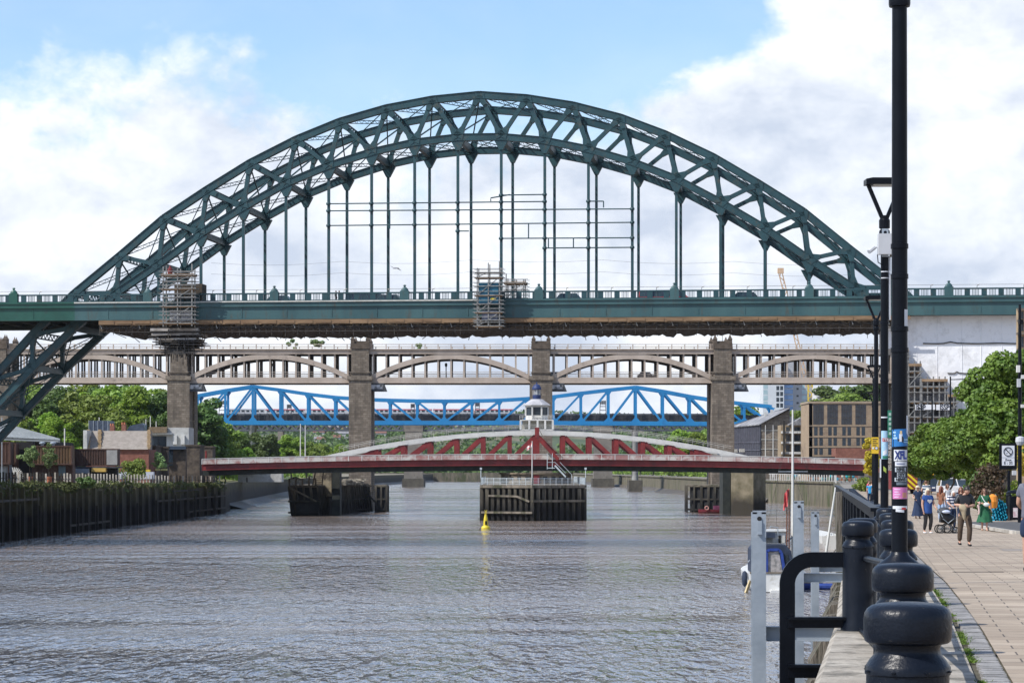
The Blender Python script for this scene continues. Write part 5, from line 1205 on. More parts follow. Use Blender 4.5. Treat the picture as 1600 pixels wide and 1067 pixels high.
for k in range(900):
    x = rnd.uniform(-36.5, -26+0); 
    y = rnd.uniform(572, 595); xx = -39.5+(y-572)*.12+rnd.uniform(-2.6, 2.6); s_ = rnd.uniform(.15, .4); z = 6.5+rnd.random()**2*1.0; m_.obox((xx, y, z), Vector((s_, 0, rnd.uniform(-.1, .1))), Vector((0, s_, 0)), Vector((0, rnd.uniform(-.1, .1), s_*.5)))
o = m_.build('rubble', mat('pale_rubble', (0.22, 0.19, 0.14), (0.36, 0.32, 0.25), 1, .9), None, recalc=False); tag(o, 'heap of pale rubble on the far half of the left timber jetty', 'rubble', kind='stuff')
# ladder by the left landing
t = thing('ladder', 'timber ladder leaning up from the left jetty to the swing bridge deck', 'ladder', (XP(497, 545), 545, 6.5))
m_ = MB(); 
for dx in (-1.0, 1.0): m_.bar((XP(496, 545)+dx, 545, 6.5), (XP(501, 545)+dx*.7, 546.5, 11.8), .22, .22)
for k in range(12): f_ = (k+.5)/12; xc = XP(496, 545)+(XP(501, 545)-XP(496, 545))*f_; m_.bar((xc-.9, 545+1.5*f_, 6.5+5.3*f_), (xc+.9, 545+1.5*f_, 6.5+5.3*f_), .12, .12)
m_.build('frame', M_timber_l, t)
# right swing pier
t = thing('stone_pier', 'tall stone bearing pier under the right end of the swing bridge, beside the red workboat', 'pier', (49, 566, -2))
m_ = MB(); m_.prism([(48.0, 560, -2), (52.6, 558, -2), (55.8, 563, -2), (55.0, 572, -2), (48.0, 572, -2)], (0, 0, 11.4)); m_.build('shaft', tide_mat('tidal_pier_stone', (.035, .030, .022), None, (.12, .105, .06), (.25, .215, .15), 2.6, 5.2, .5, (1, 1, 1)), t)
m_ = MB(); m_.box(46.2, 47.9, 561, 570, -2, 9.2); m_.build('dark_column', M_steel_dark, t)
jetty('timber_jetty', 'broken dark timber jetty left of the right-hand swing bridge pier', [(40.2, 588), (45, 586), (50.6, 585), (50.6, 597), (40.5, 597)], 6.35, step=1.3)
# small red boat by the right pier
t = thing('workboat', 'small dark red workboat lying at the foot of the right swing bridge pier', 'boat', (XP(1118, 575), 575, 0))
x0, x1 = XP(1092, 575), XP(1146, 575)
def hull(mb, L_, B_, hgt, origin, rz=0, fine=.25, n=10, keel=-.3, sheer=.25):
    cz, sz = math.cos(rz), math.sin(rz); n0 = len(mb.v)
    for k in range(n+1):
        f_ = k/n; w_ = B_/2*min(1, (1-((f_-.35)/.65)**2.4 if f_ > .35 else .86+.14*f_/.35)+.02); zt = hgt*(1+sheer*(f_**2))
        for (a, z) in ((-1, zt), (-.92, hgt*.45), (-.55, keel*.4), (0, keel), (.55, keel*.4), (.92, hgt*.45), (1, zt)):
            lx = (f_-.5)*L_+(0.0 if z < 0 else f_*f_*hgt*.3); ly = a*w_; mb.v.append((origin[0]+lx*cz-ly*sz, origin[1]+lx*sz+ly*cz, origin[2]+z))
    for k in range(n):
        for q in range(6): mb.f.append((n0+7*k+q, n0+7*k+q+1, n0+7*k+8+q, n0+7*k+7+q))
        mb.f.append((n0+7*k, n0+7*k+7, n0+7*k+13, n0+7*k+6))
    mb.f.append(tuple(n0+q for q in range(7))); mb.f.append(tuple(n0+7*n+q for q in range(7))); return mb
m_ = MB(); hull(m_, 7.6, 2.4, .75, ((x0+x1)/2, 575, 0), math.pi); m_.build('hull', mat('dark_red_hull', (0.10, 0.012, 0.02), (0.16, 0.02, 0.03), 1, .4), t)
m_ = MB(); c = ((x0+x1)/2, 575); m_.box(c[0]-.6, c[0]+1.2, 574.4, 575.6, .7, 1.7); m_.tube([(c[0]+2, 575, .7), (c[0]+2, 575, 2.2)], .1, 6); m_.build('wheelhouse', mat('boat_maroon', (0.10, 0.02, 0.05), (0.2, 0.05, 0.12), 1.5), t)
m_ = MB(); m_.tube([(c[0]-2.2+.4*math.cos(q*.628), 573.9, 1.2+.4*math.sin(q*.628)) for q in range(10)], .1, 6, closed=True); m_.build('lifebuoy', mat('buoy_pink', (0.5, 0.25, 0.22), None, 1), t)
# yellow buoy
t = thing('navigation_buoy', 'yellow navigation buoy with a cross topmark floating before the centre jetty', 'buoy', P(759, 826, 426))
b = P(759, 826, 426); b.z = 0; t.location = b
m_ = MB(); m_.lathe([(.5, -.4), (.75, -.1), (.75, .2), (.62, .42), (.42, .55), (.38, 1.2), (.3, 1.9), (.2, 2.3), (.2, 2.45)], b, 16); m_.bar(b+Vector((0, 0, 2.4)), b+Vector((0, 0, 2.7)), .08, .08)
for sg in (-1, 1): m_.bar(b+Vector((-.2*sg, 0, 2.6)), b+Vector((.2*sg, 0, 3.1)), .1, .1)
m_.build('float_and_mast', mat('buoy_yellow', (0.55, 0.42, 0.015), (0.62, 0.50, 0.03), 3, .5), t, True)
m_ = MB(); m_.obox(b+Vector((.05, -.40, 1.0)), Vector((.16, 0, 0)), Vector((0, .04, 0)), Vector((0, .02, .32))); m_.build('number_plate', M_black, t)

# ================================================================ left bank
def LB(px, y, Yd): return P(px, y, Yd)
# grey hipped roof shelter at far left
t = thing('market_shed', 'large shed with a shallow grey ribbed metal roof at the left edge', 'shed', P(10, 757, 430))
m_ = MB(); Z1 = 425
m_.prism([P(-190, 682, Z1), P(-60, 655, Z1+12), P(0, 663, Z1+12)] if 0 else [P(-120, 681, Z1), P(0, 681.5, Z1), P(91, 687.5, Z1), P(94, 688.5, Z1+4), P(0, 684, Z1)], (0, 0, -.35))
a, b_, c_, d_ = P(-120, 681, Z1), P(94, 688, Z1), P(5, 663, Z1+22), P(-120, 655, Z1+22)
n = 26
for k in range(n):
    f0, f1 = k/n, (k+1)/n-.004; p0 = a.lerp(b_, f0); p1 = a.lerp(b_, f1); q0 = d_.lerp(c_, f0); q1 = d_.lerp(c_, f1); m_.prism([p0, p1, q1, q0], (0, 0, .12)); m_.prism([p1, p0.lerp(p1, 1.09), q0.lerp(q1, 1.09), q1], (0, 0, .3))
m_.build('roof', mat('grey_metal_roof', (0.17, 0.19, 0.20), (0.25, 0.27, 0.28), .4, .5), t)
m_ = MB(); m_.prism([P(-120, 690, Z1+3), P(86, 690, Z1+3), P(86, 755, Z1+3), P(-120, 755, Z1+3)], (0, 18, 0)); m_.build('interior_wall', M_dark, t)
# rusty containers
def container(px0, px1, y0, y1, Yd, lb, m=M_rust, dep=2.6):
    t = thing('shipping_container', lb, 'container', P((px0+px1)/2, y1, Yd), 'rust-brown container units on the left quay')
    m_ = MB(); x0, x1 = XP(px0, Yd), XP(px1, Yd); z0, z1 = ZP(y1, Yd), ZP(y0, Yd); m_.box(x0, x1, Yd+.1, Yd+dep, z0, z1)
    q = x0+.2
    while q < x1-.2: m_.box(q, q+.22, Yd+.02, Yd+.098, z0+.2, z1-.2); q += .45
    m_.build('corrugated_wall', m, t)
    m_ = MB()
    for z in (z0, z1-.2): m_.box(x0-.03, x1+.03, Yd-.06, Yd+.015, z, z+.2)
    for x in (x0-.04, x1-.18): m_.box(x, x+.22, Yd-.08, Yd+.012, z0+.2, z1-.2)
    m_.build('corner_frame', M_rust, t); return t
container(-40, 16, 690, 725, 395, 'top container at the left edge under the grey roof')
container(-40, 14, 726, 757, 396, 'lower container at the left edge behind the silver fence panel', mat('silver_corrugated', (0.13, 0.14, 0.155), (0.26, 0.28, 0.31), 1.2, .6))
container(16, 25, 692, 757, 399, 'narrow upright rust-red container end beside the dark gap')
container(52, 112, 696, 726, 400, 'upper rusty container with a yellowish patch, behind the two saplings', mat('rust_yellow', (0.07, 0.036, 0.02), (0.13, 0.075, 0.028), .3, .8, stretch=(1, 1, .3)))
container(50, 113, 726, 756, 401, 'lower rusty container with a blue window, behind the two saplings')
t_ = container(113, 184, 701, 728, 446, 'long brown container raised on posts right of the saplings')
m_ = MB()
for q in range(14): x = XP(167+q*1.2, 446); m_.box(x, x+.07, 445.8, 445.9, ZP(726, 446), ZP(703, 446))
m_.build('cage_bars', M_white, t_)
m_ = MB(); m_.box(XP(90, 400), XP(101, 400), 400.85, 400.95, ZP(743, 400), ZP(728, 400)); single(m_, 'window_panel', mat('blue_window', (0.05, 0.08, 0.10), (0.10, 0.15, 0.18), 1), 'bluish window panel in the lower rusty container', 'window')
m_ = MB(); m_.box(XP(25, 402), XP(51, 402), 402, 404, ZP(757, 402), ZP(690, 402)); single(m_, 'shed_doorway', M_dark, 'dark open bay between the stacked containers at left', 'bay')
# undercroft of the raised container with market stalls
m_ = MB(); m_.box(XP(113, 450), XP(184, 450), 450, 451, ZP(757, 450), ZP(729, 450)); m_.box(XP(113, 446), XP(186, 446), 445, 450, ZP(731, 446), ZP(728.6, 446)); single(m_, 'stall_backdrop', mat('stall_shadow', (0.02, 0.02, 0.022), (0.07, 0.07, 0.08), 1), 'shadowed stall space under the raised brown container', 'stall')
for (px0, px1, y0, y1, Yd, col, lb) in ((118, 138, 732, 739, 444, (0.22, 0.25, 0.30), 'pale blue-grey table in the stall under the raised container'), (143, 165, 731, 737, 445, (0.5, 0.33, 0.08), 'orange-yellow counter in the stall under the raised container'), (184, 240, 737, 748, 488, (0.42, 0.44, 0.50), 'long pale grey counter along the left quay railing'), (206, 234, 733.5, 737, 492, (0.60, 0.42, 0.04), 'yellow awning strip above the long pale counter'), (242, 260, 732, 735, 508, (0.55, 0.52, 0.2), 'pale yellow parasol top near the small trees'), (284, 295, 733, 742, 548, (0.55, 0.06, 0.36), 'left magenta stall sign by the end of the left quay'), (297, 304, 733, 742, 548, (0.5, 0.05, 0.4), 'right magenta stall sign by the end of the left quay')):
    nm = mat('stall_'+str(px0), col, tuple(min(.8, v*1.2) for v in col), 2, .7); r = thing('market_counter' if y1-y0 > 5 else 'awning', lb, 'counter' if y1-y0 > 5 else 'awning', P((px0+px1)/2, y1, Yd))
    m_ = MB(); m_.prism([P(px0, y0, Yd), P(px1, y0, Yd), P(px1, y1, Yd), P(px0, y1, Yd)], (0, 1.5, 0)); m_.build('panel', nm, r)
    m_ = MB(); 
    for q in (px0+1, px1-1): a = P(q, y1, Yd+.7); m_.bar(a, (a.x, a.y, gw(Yd)), .1, .1)
    m_.build('legs', M_scafd, r)
# fence of stakes on the wall top
fr = thing('stake_fence', 'long fence of pale and dark vertical stakes on top of the left quay wall', 'fence', (wx(440)-1, 440, gw(440)))
m1, m2 = MB(), MB(); y = 345.0; k = 0
while y < 575:
    x = wx(y)-.55; h = 1.75+rnd.uniform(-.12, .12); (m1 if (398 < y < 500 or k % 3 == 0) and y > 360 else m2).box(x-.12, x+.12, y-.1, y+.1, gw(y), gw(y)+h); y += 4.2*y*y/270000; k += 1
tag(m1.build('pale_stake', mat('pale_stake_wood', (0.32, 0.29, 0.24), (0.48, 0.44, 0.38), 2, .8), fr), kind='stuff'); tag(m2.build('dark_stake', M_timber, fr), kind='stuff')
m_ = MB()
for a, b in ((345, 400), (400, 460), (460, 575)): m_.bar((wx(a)-.62, a, gw(a)+.9), (wx(b)-.62, b, gw(b)+.9), .08, .1)
m_.build('fence_rail', M_timber, fr)
# spoked wheel ornament
t = thing('spoked_wheel', 'white fan-like half wheel of spokes by the silver panel at the left edge', 'wheel', P(22, 757, 372)); c = P(22, 744, 372)
m_ = MB()
for k in range(17):
    a = math.radians(-100+k*200/16); d_ = Vector((math.cos(a), 0, math.sin(a))); m_.bar(c+d_*.3, c+d_*1.32, .05, .14, SY)
m_.build('spokes', M_white, t)
m_ = MB(); m_.lathe([(.32, -.1), (.32, .1)], c, 12); m_.build('hub', M_rust, t)
m_ = MB(); m_.bar(c, (c.x, c.y, gw(372)), .14, .14); m_.build('post', M_timber, t)
# saplings in orange pots
def sapling(px, Yd, ytop, lb, first=[True]):
    zb = gw(Yd)
    t = make_tree('sapling', lb, 'sapling', 5.6, 1.35, 2.0, 0.2, 34, 1100, L_sap, int(px), 'saplings on the left quay', trunk_r=.06, cr=(.16, .32))
    s_ = (ZP(ytop, Yd)-zb)/5.6; t.location = (XP(px, Yd), Yd, zb); t.scale = (s_, s_, s_); return t
sapling(48, 385, 690, 'left of the two tall saplings in front of the rusty containers'); sapling(77, 386, 692, 'right of the two tall saplings in front of the rusty containers'); sapling(250, 502, 705, 'small thin tree before the stone pillar on the left quay'); sapling(280, 532, 712, 'second small thin tree near the magenta signs')
for px, lb in ((48, 'orange pot under the left tall sapling'), (77, 'orange pot under the right tall sapling')):
    b = P(px, 757, 384.2); m_ = MB(); m_.lathe([(.35, 0), (.42, 1.1), (.46, 1.15), (.44, 1.2), (.38, 1.15)], (b.x, b.y, gw(384)), 14); single(m_, 'plant_pot', mat('terracotta', (0.30, 0.09, 0.04), (0.42, 0.15, 0.07), 2), lb, 'pot', 'orange plant pots')
def bush(px, Yd, zb, w_, h, m, lb, seed, n=2600, leaf=.3, group=None, name='bush'):
    C, Rr = crown_clumps(h, w_/2, 0, 22, seed, cr=(.25, .45)); per = [n//22]*22; me = mesh_quads('bush', leaf_cloud(C, Rr, per, leaf, seed), m); o = bpy.data.objects.new(name, me); COL.objects.link(o)
    o.location = (XP(px, Yd), Yd, zb); tag(o, lb, 'bush', group); return o
bush(212, 480, gw(480), 5.6, 4.9, L_mid, 'green bush on the left quay below the grey rendered house', 91)
bush(135, 378, gw(378)-.6, 2.8, 1.9, L_dark, 'dark low bush growing over the top of the left quay wall', 92, 1500)
bush(110, 365, gw(365)-1.0, 3.4, 1.3, mat('creeper_green', (0.06, 0.075, 0.02)), 'straggly weeds on the quay wall below the saplings', 93, 900)
# roof vents
for px in (66, 83):
    b = P(px, 697, 404); m_ = MB(); m_.lathe([(.25, 0), (.25, .35), (.5, .4), (.48, .6), (.2, .72)], (b.x, b.y, ZP(697, 404)), 12); single(m_, 'roof_vent', M_galv, 'left round metal vent on the rusty container roof' if px == 66 else 'right round metal vent on the rusty container roof', 'vent', 'roof vents')
m_ = MB(); a = P(101, 697, 402); m_.tube([a, P(101, 669, 402)], .1, 6); single(m_, 'white_post', M_white, 'thin white post above the rusty containers', 'post')
# telegraph mast at far left
m_ = MB(); m_.tube([P(3, 757, 370), P(3, 652, 370)], .07, 6)
for y in (660, 668, 676): m_.bar(P(-3, y, 370), P(9, y-1, 370), .07, .07)
single(m_, 'antenna_mast', M_galv, 'grey lattice antenna mast at the extreme left', 'mast')
# grey rendered house
def building(name, label, cat, px0, px1, yt, Yd, depth, m, zb=None, group=None):
    zb = gz(Yd)-.5 if zb is None else zb; t = thing(name, label, cat, (XP((px0+px1)/2, Yd), Yd+depth/2, zb), group)
    m_ = MB(); m_.box(XP(px0, Yd), XP(px1, Yd), Yd, Yd+depth, zb, ZP(yt, Yd)); m_.build('wall', m, t); return t
def windows(t, Yd, cols, rows, m=None, name='window', proud=.05, frame=None):
    for (a, b) in cols:
        for (c, d_) in rows:
            m_ = MB(); m_.box(XP(a, Yd), XP(b, Yd), Yd-proud, Yd-.004, ZP(d_, Yd), ZP(c, Yd)); w_ = m_.build(name, m or M_glass, t)
            if frame:
                m_ = MB(); x0, x1, z0, z1 = XP(a, Yd), XP(b, Yd), ZP(d_, Yd), ZP(c, Yd); f_ = .12
                m_.box(x0-f_, x0, Yd-proud-.08, Yd-.01, z0-f_, z1+f_); m_.box(x1, x1+f_, Yd-proud-.08, Yd-.01, z0-f_, z1+f_); m_.box(x0, x1, Yd-proud-.08, Yd-.01, z0-f_, z0); m_.box(x0, x1, Yd-proud-.08, Yd-.01, z1, z1+f_); m_.box((x0+x1)/2-.04, (x0+x1)/2+.04, Yd-proud-.06, Yd-proud-.004, z0, z1)
                m_.build('window_frame', frame, t)
M_render = mat('grey_render', (0.27, 0.24, 0.205), (0.33, 0.30, 0.26), .6, .9, c3=(.22, .195, .17), s3=.5)
M_offw = mat('offwhite_render', (0.42, 0.42, 0.40), (0.52, 0.52, 0.5), .5, .85, c3=(.36, .36, .34), s3=.4)
YA = 500; YF = 566
t = thing('rendered_house', 'grey-roofed house with red chimneys and stone quoins behind the left quay', 'house', P(180, 757, YA+5))
m_ = MB(); m_.prism([P(136, 673, YA+6), P(231, 673, YA+6), P(231, 702, YA), P(136, 702, YA)], (0, 6, 0)); m_.build('roof', mat('stone_slate_roof', (0.20, 0.175, 0.15), (0.27, 0.24, 0.21), 1.2, .9, 0, .3, 5), t)
m_ = MB(); m_.box(XP(134, YA), XP(232, YA), YA+.4, YA+11, gw(YA), ZP(702, YA)); m_.build('wall', M_redbrick, t)
m_ = MB(); m_.prism([P(130, 672, YA-.2), P(136, 672, YA-.2), P(136, 702, YA-.2), P(130, 702, YA-.2)], (0, 9, 0)); m_.build('white_gable', M_offw, t)
for px in (137.5, 155.5, 232.5):
    m_ = MB()
    for q in range(9): m_.prism([P(px-2.2-(q % 2)*.7, 671+q*3.4, YA-.3+5-q*.55), P(px+2.2+(q % 2)*.7, 671+q*3.4, YA-.3+5-q*.55), P(px+2.2+(q % 2)*.7, 674.2+q*3.4, YA-.3+5-q*.55), P(px-2.2-(q % 2)*.7, 674.2+q*3.4, YA-.3+5-q*.55)], (0, 1.2, 0))
    m_.build('quoins', mat('buff_quoin', (0.26, 0.18, 0.09), (0.40, 0.29, 0.17), 2), t)
for px, y0 in ((175, 660), (193, 658)):
    m_ = MB(); m_.prism([P(px-3.4, y0+5, YA+6), P(px+3.4, y0+5, YA+6), P(px+3.4, 676, YA+6), P(px-3.4, 676, YA+6)], (0, 1.5, 0)); ch = m_.build('chimney', M_redbrick, t)
    for dx in (-1.8, 1.8): m_ = MB(); b = P(px+dx, y0+5, YA+6.7); m_.lathe([(.2, 0), (.16, .4), (.2, .45)], b, 8); m_.build('chimney_pot', mat('terracotta', (0.3, 0.09, 0.04)), ch)
t = building('glazed_pavilion', 'dark glazed rooftop block behind the chimneys of the grey house', 'building', 139, 169, 657, YA+12, 8, mat('dark_blue_glazing', (0.03, 0.045, 0.07), (0.06, 0.08, 0.12), 1.5, .2), gw(YA))
m_ = MB()
for px in (139, 146, 153, 161, 168.5): m_.box(XP(px-.4, YA+12), XP(px+.4, YA+12), YA+11.9, YA+11.99, ZP(673, YA+12), ZP(657, YA+12))
m_.build('mullion', M_galv, t)
t = thing('dark_dormer', 'dark curved glass dormer right of the red chimneys', 'dormer', P(211, 674, YA+9)); m_ = MB(); m_.prism([P(197, 673, YA+9), P(203, 665, YA+9), P(222, 661, YA+9), P(225, 664, YA+9), P(225, 673, YA+9)], (0, 4, 0)); m_.build('glass', MATS['dark_blue_glazing'], t)
t = building('flat_roofed_building', 'off-white flat-roofed building with a wide window in front of the leftmost stone pier', 'building', 236, 295, 668, YF, 9, M_offw, gw(YA))
windows(t, YF, [(237, 259)], [(682, 697)], frame=M_dark)
m_ = MB(); m_.box(XP(234, YF), XP(270, YF), YF-1, YF-.02, ZP(679, YF), ZP(676, YF)); m_.build('fascia', M_white, t)
m_ = MB(); m_.box(XP(234, YF), XP(262, YF), YF-1.6, YF-.1, ZP(676, YF), ZP(667, YF)); m_.build('roof_terrace', mat('terrace_brown', (0.12, 0.08, 0.04), (0.22, 0.16, 0.1), 2), t)
for px in (274, 286): m_ = MB(); m_.box(XP(px-3, YF), XP(px+3, YF), YF-.8, YF-.02, ZP(694, YF), ZP(680, YF)); m_.build('wall_box', M_white, t)
for px, yt, lb in ((228, 655, 'left thin white pole on the flat roof'), (235, 650, 'tallest thin white pole on the flat roof'), (244, 658, 'right thin white pole on the flat roof'), (155, 652, 'thin white pole beside the dark glazed rooftop block'), (602-134, 0, '')):
    if yt: m_ = MB(); m_.tube([P(px, 680, YF-1), P(px, yt, YF-1)], .09, 6); single(m_, 'flagpole', M_white, lb, 'pole', 'thin white poles')
# stone pillars and dark wall with shop front at the end of the left quay
t = thing('stone_gateway', 'dark weathered stone gateway walls at the left end of the swing bridge', 'gateway', P(275, 757, 590))
M_gate = mat('sooty_stone', (0.035, 0.026, 0.02), (0.11, 0.085, 0.062), .9, .9, 0, .6, 3)
m_ = MB()
for (a, b, y0, Yd, dp) in ((228, 243, 698, 512, 8), (243, 262, 700, 520, 2), (262, 290, 700, 530, 2), (290, 312, 697, 546, 8), (316, 332, 699, 598, 6)):
    m_ = MB(); m_.prism([P(a, y0, Yd), P(b, y0, Yd), P(b, 757, Yd), P(a, 757, Yd)], (0, dp, 0)); m_.prism([P(a-1.2, y0-2.4, Yd-.2), P(b+1.2, y0-2.4, Yd-.2), P(b+1.2, y0-.05, Yd-.2), P(a-1.2, y0-.05, Yd-.2)], (0, dp+.4, 0)); m_.build('wall', M_gate, t)
m_ = MB(); m_.prism([P(261, 697, 529), P(290, 697, 529), P(290, 702, 529), P(261, 702, 529)], (0, 1, 0)); m_.build('shop_fascia', mat('navy_fascia', (0.02, 0.035, 0.06), (0.03, 0.05, 0.08), 1), t)
m_ = MB(); m_.prism([P(262, 703, 529.5), P(270, 703, 529.5), P(270, 727, 529.5), P(262, 727, 529.5)], (0, .6, 0)); m_.build('doorway', M_glass, t)
m_ = MB(); m_.prism([P(243, 722, 510), P(290, 722, 510), P(290, 725, 510), P(243, 725, 510)], (0, 1, 0)); m_.build('ledge', M_gate, t)
m_ = MB(); m_.tube([P(322, 722, 597), P(322, 704, 597)], .2, 6); m_.build('red_pipe', M_red, t)
# white flagpoles behind the left end of the bridge
for px, lb in ((469.5, 'left of the two thin white flagpoles rising above the red deck'), (477, 'right of the two thin white flagpoles rising above the red deck')):
    m_ = MB(); m_.tube([P(px, 735, 560), P(px, 662 if px < 470 else 664, 560)], [.16, .09], 7); single(m_, 'flagpole', M_white, lb, 'flagpole', 'white flagpoles by the red deck')
for px, yt, Yd, lb in ((1196, 664, 800, 'left thin white flagpole in front of the dark warehouse gable'), (1208, 664, 800, 'right thin white flagpole in front of the dark warehouse gable')):
    m_ = MB(); m_.tube([P(px, 745, Yd), P(px, yt, Yd)], [.16, .1], 7); single(m_, 'flagpole', M_white, lb, 'flagpole', 'white flagpoles by the warehouse')
# small grandstand of clutter beyond: low landing stage and pale sheds under the deck at left
m_ = MB(); m_.box(XP(372, 700), XP(440, 700), 700, 706, gw(700), ZP(744, 700)+1.3); single(m_, 'low_shed', M_offw, 'low pale shed on the grassy left bank under the red deck', 'shed')
# ================================================================ right bank buildings
GY = 832
t = thing('warehouse', 'dark timber-clad warehouse with a long sloping grey roof and stone gable', 'warehouse', P(1190, 730, GY))
M_clad = mat('black_cladding', (0.018, 0.020, 0.030), (0.05, 0.052, 0.07), .5, .7, stretch=(3, 3, .4))
m_ = MB(); a = P(1143, 668, GY+50); b = P(1188, 662, GY); m_.prism([P(1188, 662, GY), P(1143, 667, GY+60), Vector((XP(1143, GY+60), GY+60, 6)), Vector((XP(1188, GY), GY, 6))], (6, 6, 0)); m_.build('clad_wall', M_clad, t)
m_ = MB()
for k in range(1, 16):
    f_ = k/16; q = Vector((XP(1188, GY), GY, 0)).lerp(Vector((XP(1143, GY+60), GY+60, 0)), f_); m_.box(q.x-.25, q.x+.05, q.y-.25, q.y+.05, 7, ZP(663+4*f_, GY+60*f_))
for z in (10, 13, 16, 18.5): m_.bar((XP(1188, GY)-.2, GY-.2, z), (XP(1143, GY+60)-.2, GY+59.8, z*1.03), .2, .25)
m_.build('frame_posts', mat('weathered_posts', (0.07, 0.07, 0.09), (0.12, 0.12, 0.15), 1), t)
for f_ in (.52, .78):
    for z in (9.5, 12.6, 15.6):
        q = Vector((XP(1188, GY), GY, z)).lerp(Vector((XP(1143, GY+60), GY+60, z)), f_); m_ = MB(); m_.box(q.x-1.8, q.x+1.2, q.y-1.2, q.y+1.2, z, z+1.1); m_.build('balcony', mat('pale_balcony', (.35, .34, .30), (.5, .48, .43), 1), t)
m_ = MB(); m_.prism([P(1188.5, 661, GY+.3), P(1234, 638, GY+.3), Vector((XP(1234, GY), GY+.3, 5)), Vector((XP(1188.5, GY), GY+.3, 5))], (0, 7, 0)); m_.build('gable', M_stone, t)
m_ = MB(); m_.prism([P(1186, 664, GY-1), P(1234, 640, GY-1), P(1234, 637, GY-1), P(1206, 645, GY+45), P(1140, 667, GY+62), P(1140, 669, GY+62)], (0, 0, .35)); m_.build('roof', mat('weathered_grey_roof', (0.13, 0.13, 0.14), (0.24, 0.24, 0.25), .4, .8, c3=(.33, .33, .33), s3=.2), t)
for px, y in ((1196, 650), (1206, 646)): m_ = MB(); m_.prism([P(px-1.5, y-6, GY+20), P(px+2, y-6, GY+20), P(px+2, y+6, GY+20), P(px-1.5, y+6, GY+20)], (0, 1.5, 0)); m_.build('chimney', M_offw, t)
m_ = MB()
for (a, b, c, d_) in ((1219, 1222, 672, 680), (1218, 1222, 683, 690), (1219, 1222, 698, 704)): m_.box(XP(a, GY), XP(b, GY), GY+.1, GY+.28, ZP(d_, GY), ZP(c, GY))
m_.build('gable_window', M_glass, t)
m_ = MB()
for y in (672, 686, 701): m_.box(XP(1189, GY), XP(1220, GY), GY+.15, GY+.28, ZP(y+.9, GY), ZP(y, GY))
m_.build('string_course', MATS['pale_balcony'], t)
# infill block between warehouse and tan building
G2 = 782
t = building('brown_flats', 'buff block of flats with white balcony bands between the warehouse and the tan building', 'building', 1220, 1262, 664, G2-5, 9, mat('buff_brick', (0.22, 0.165, 0.10), (0.32, 0.25, 0.165), 1.2, .9, 0, .2, 6))
for y in (674, 690, 706): m_ = MB(); m_.box(XP(1221, G2-6), XP(1252, G2-6), G2-6.5, G2-5.003, ZP(y+3.4, G2), ZP(y, G2)); m_.build('balcony_band', M_white, t)
windows(t, G2-5, [(1228, 1234), (1241, 1250)], [(667, 673), (679, 689), (695, 705)])
m_ = MB(); m_.box(XP(1223, G2-6), XP(1226, G2-6), G2-7.2, G2-6.6, ZP(716, G2), ZP(658, G2)); m_.build('flue', M_timber, t)
m_ = MB(); m_.prism([P(1232, 664, G2-6), P(1252, 652, G2-6), P(1252, 664, G2-6)], (0, 6, 0)); m_.build('roof', MATS['weathered_grey_roof'], t)
GB = 748
t = building('tan_office_building', 'four-storey tan brick building with tall dark window bays on the right bank', 'building', 1264, 1386, 630, GB, 20, mat('tan_brick', (0.26, 0.19, 0.125), (0.34, 0.26, 0.175), 2.0, .9, 0, .2, 7, c3=(.22, .16, .11), s3=.3))
cols4 = [(1270.5, 1287), (1292.5, 1309), (1314.5, 1331), (1336.5, 1353)]
windows(t, GB, cols4, [(632, 663)], mat('dark_bay_glass', (0.025, 0.027, 0.033), (0.05, 0.055, 0.065), .8, .15))
m_ = MB()
for (a, b) in cols4:
    for f_ in (.25, .5, .75): m_.box(XP(a+(b-a)*f_-.25, GB), XP(a+(b-a)*f_+.25, GB), GB-.12, GB-.054, ZP(663, GB), ZP(632, GB))
    for y in (642.5, 653): m_.box(XP(a, GB), XP(b, GB), GB-.1, GB-.056, ZP(y+.5, GB), ZP(y-.3, GB))
m_.build('bay_mullions', M_scafd, t)
cols8 = [c for (a, b) in cols4 for c in ((a+1.5, a+6.8), (b-6.8, b-1.5))]
windows(t, GB, cols8, [(667, 680), (684, 696), (700, 710)])
m_ = MB(); m_.box(XP(1262.5, GB), XP(1388, GB), GB-.3, GB+20.3, ZP(630, GB)+.003, ZP(627, GB))
for y in (664.5, 681.8, 697.8): m_.box(XP(1264, GB), XP(1386, GB), GB-.14, GB-.004, ZP(y+1.2, GB), ZP(y, GB))
m_.build('stone_band', mat('pale_stone_trim', (.28, .215, .15), (.35, .28, .20), 1), t)
m_ = MB(); m_.prism([Vector((XP(1264, GB), GB, ZP(630, GB))), Vector((XP(1251.5, GB+20), GB+20, ZP(632, GB+20))), Vector((XP(1251.5, GB+20), GB+20, 5)), Vector((XP(1264, GB), GB, 5))], (1, 0, 0)); m_.build('side_wall', mat('tan_brick'  , (0.26, 0.19, 0.125)), t)
t = building('brick_wall_block', 'low red-brick building in front of the tan building', 'building', 1306, 1392, 700, GB-16, 10, M_redbrick)
t = building('dark_hoarding', 'low black hoarding below the tan building windows', 'hoarding', 1266, 1308, 713, GB-14, 2, M_dark)
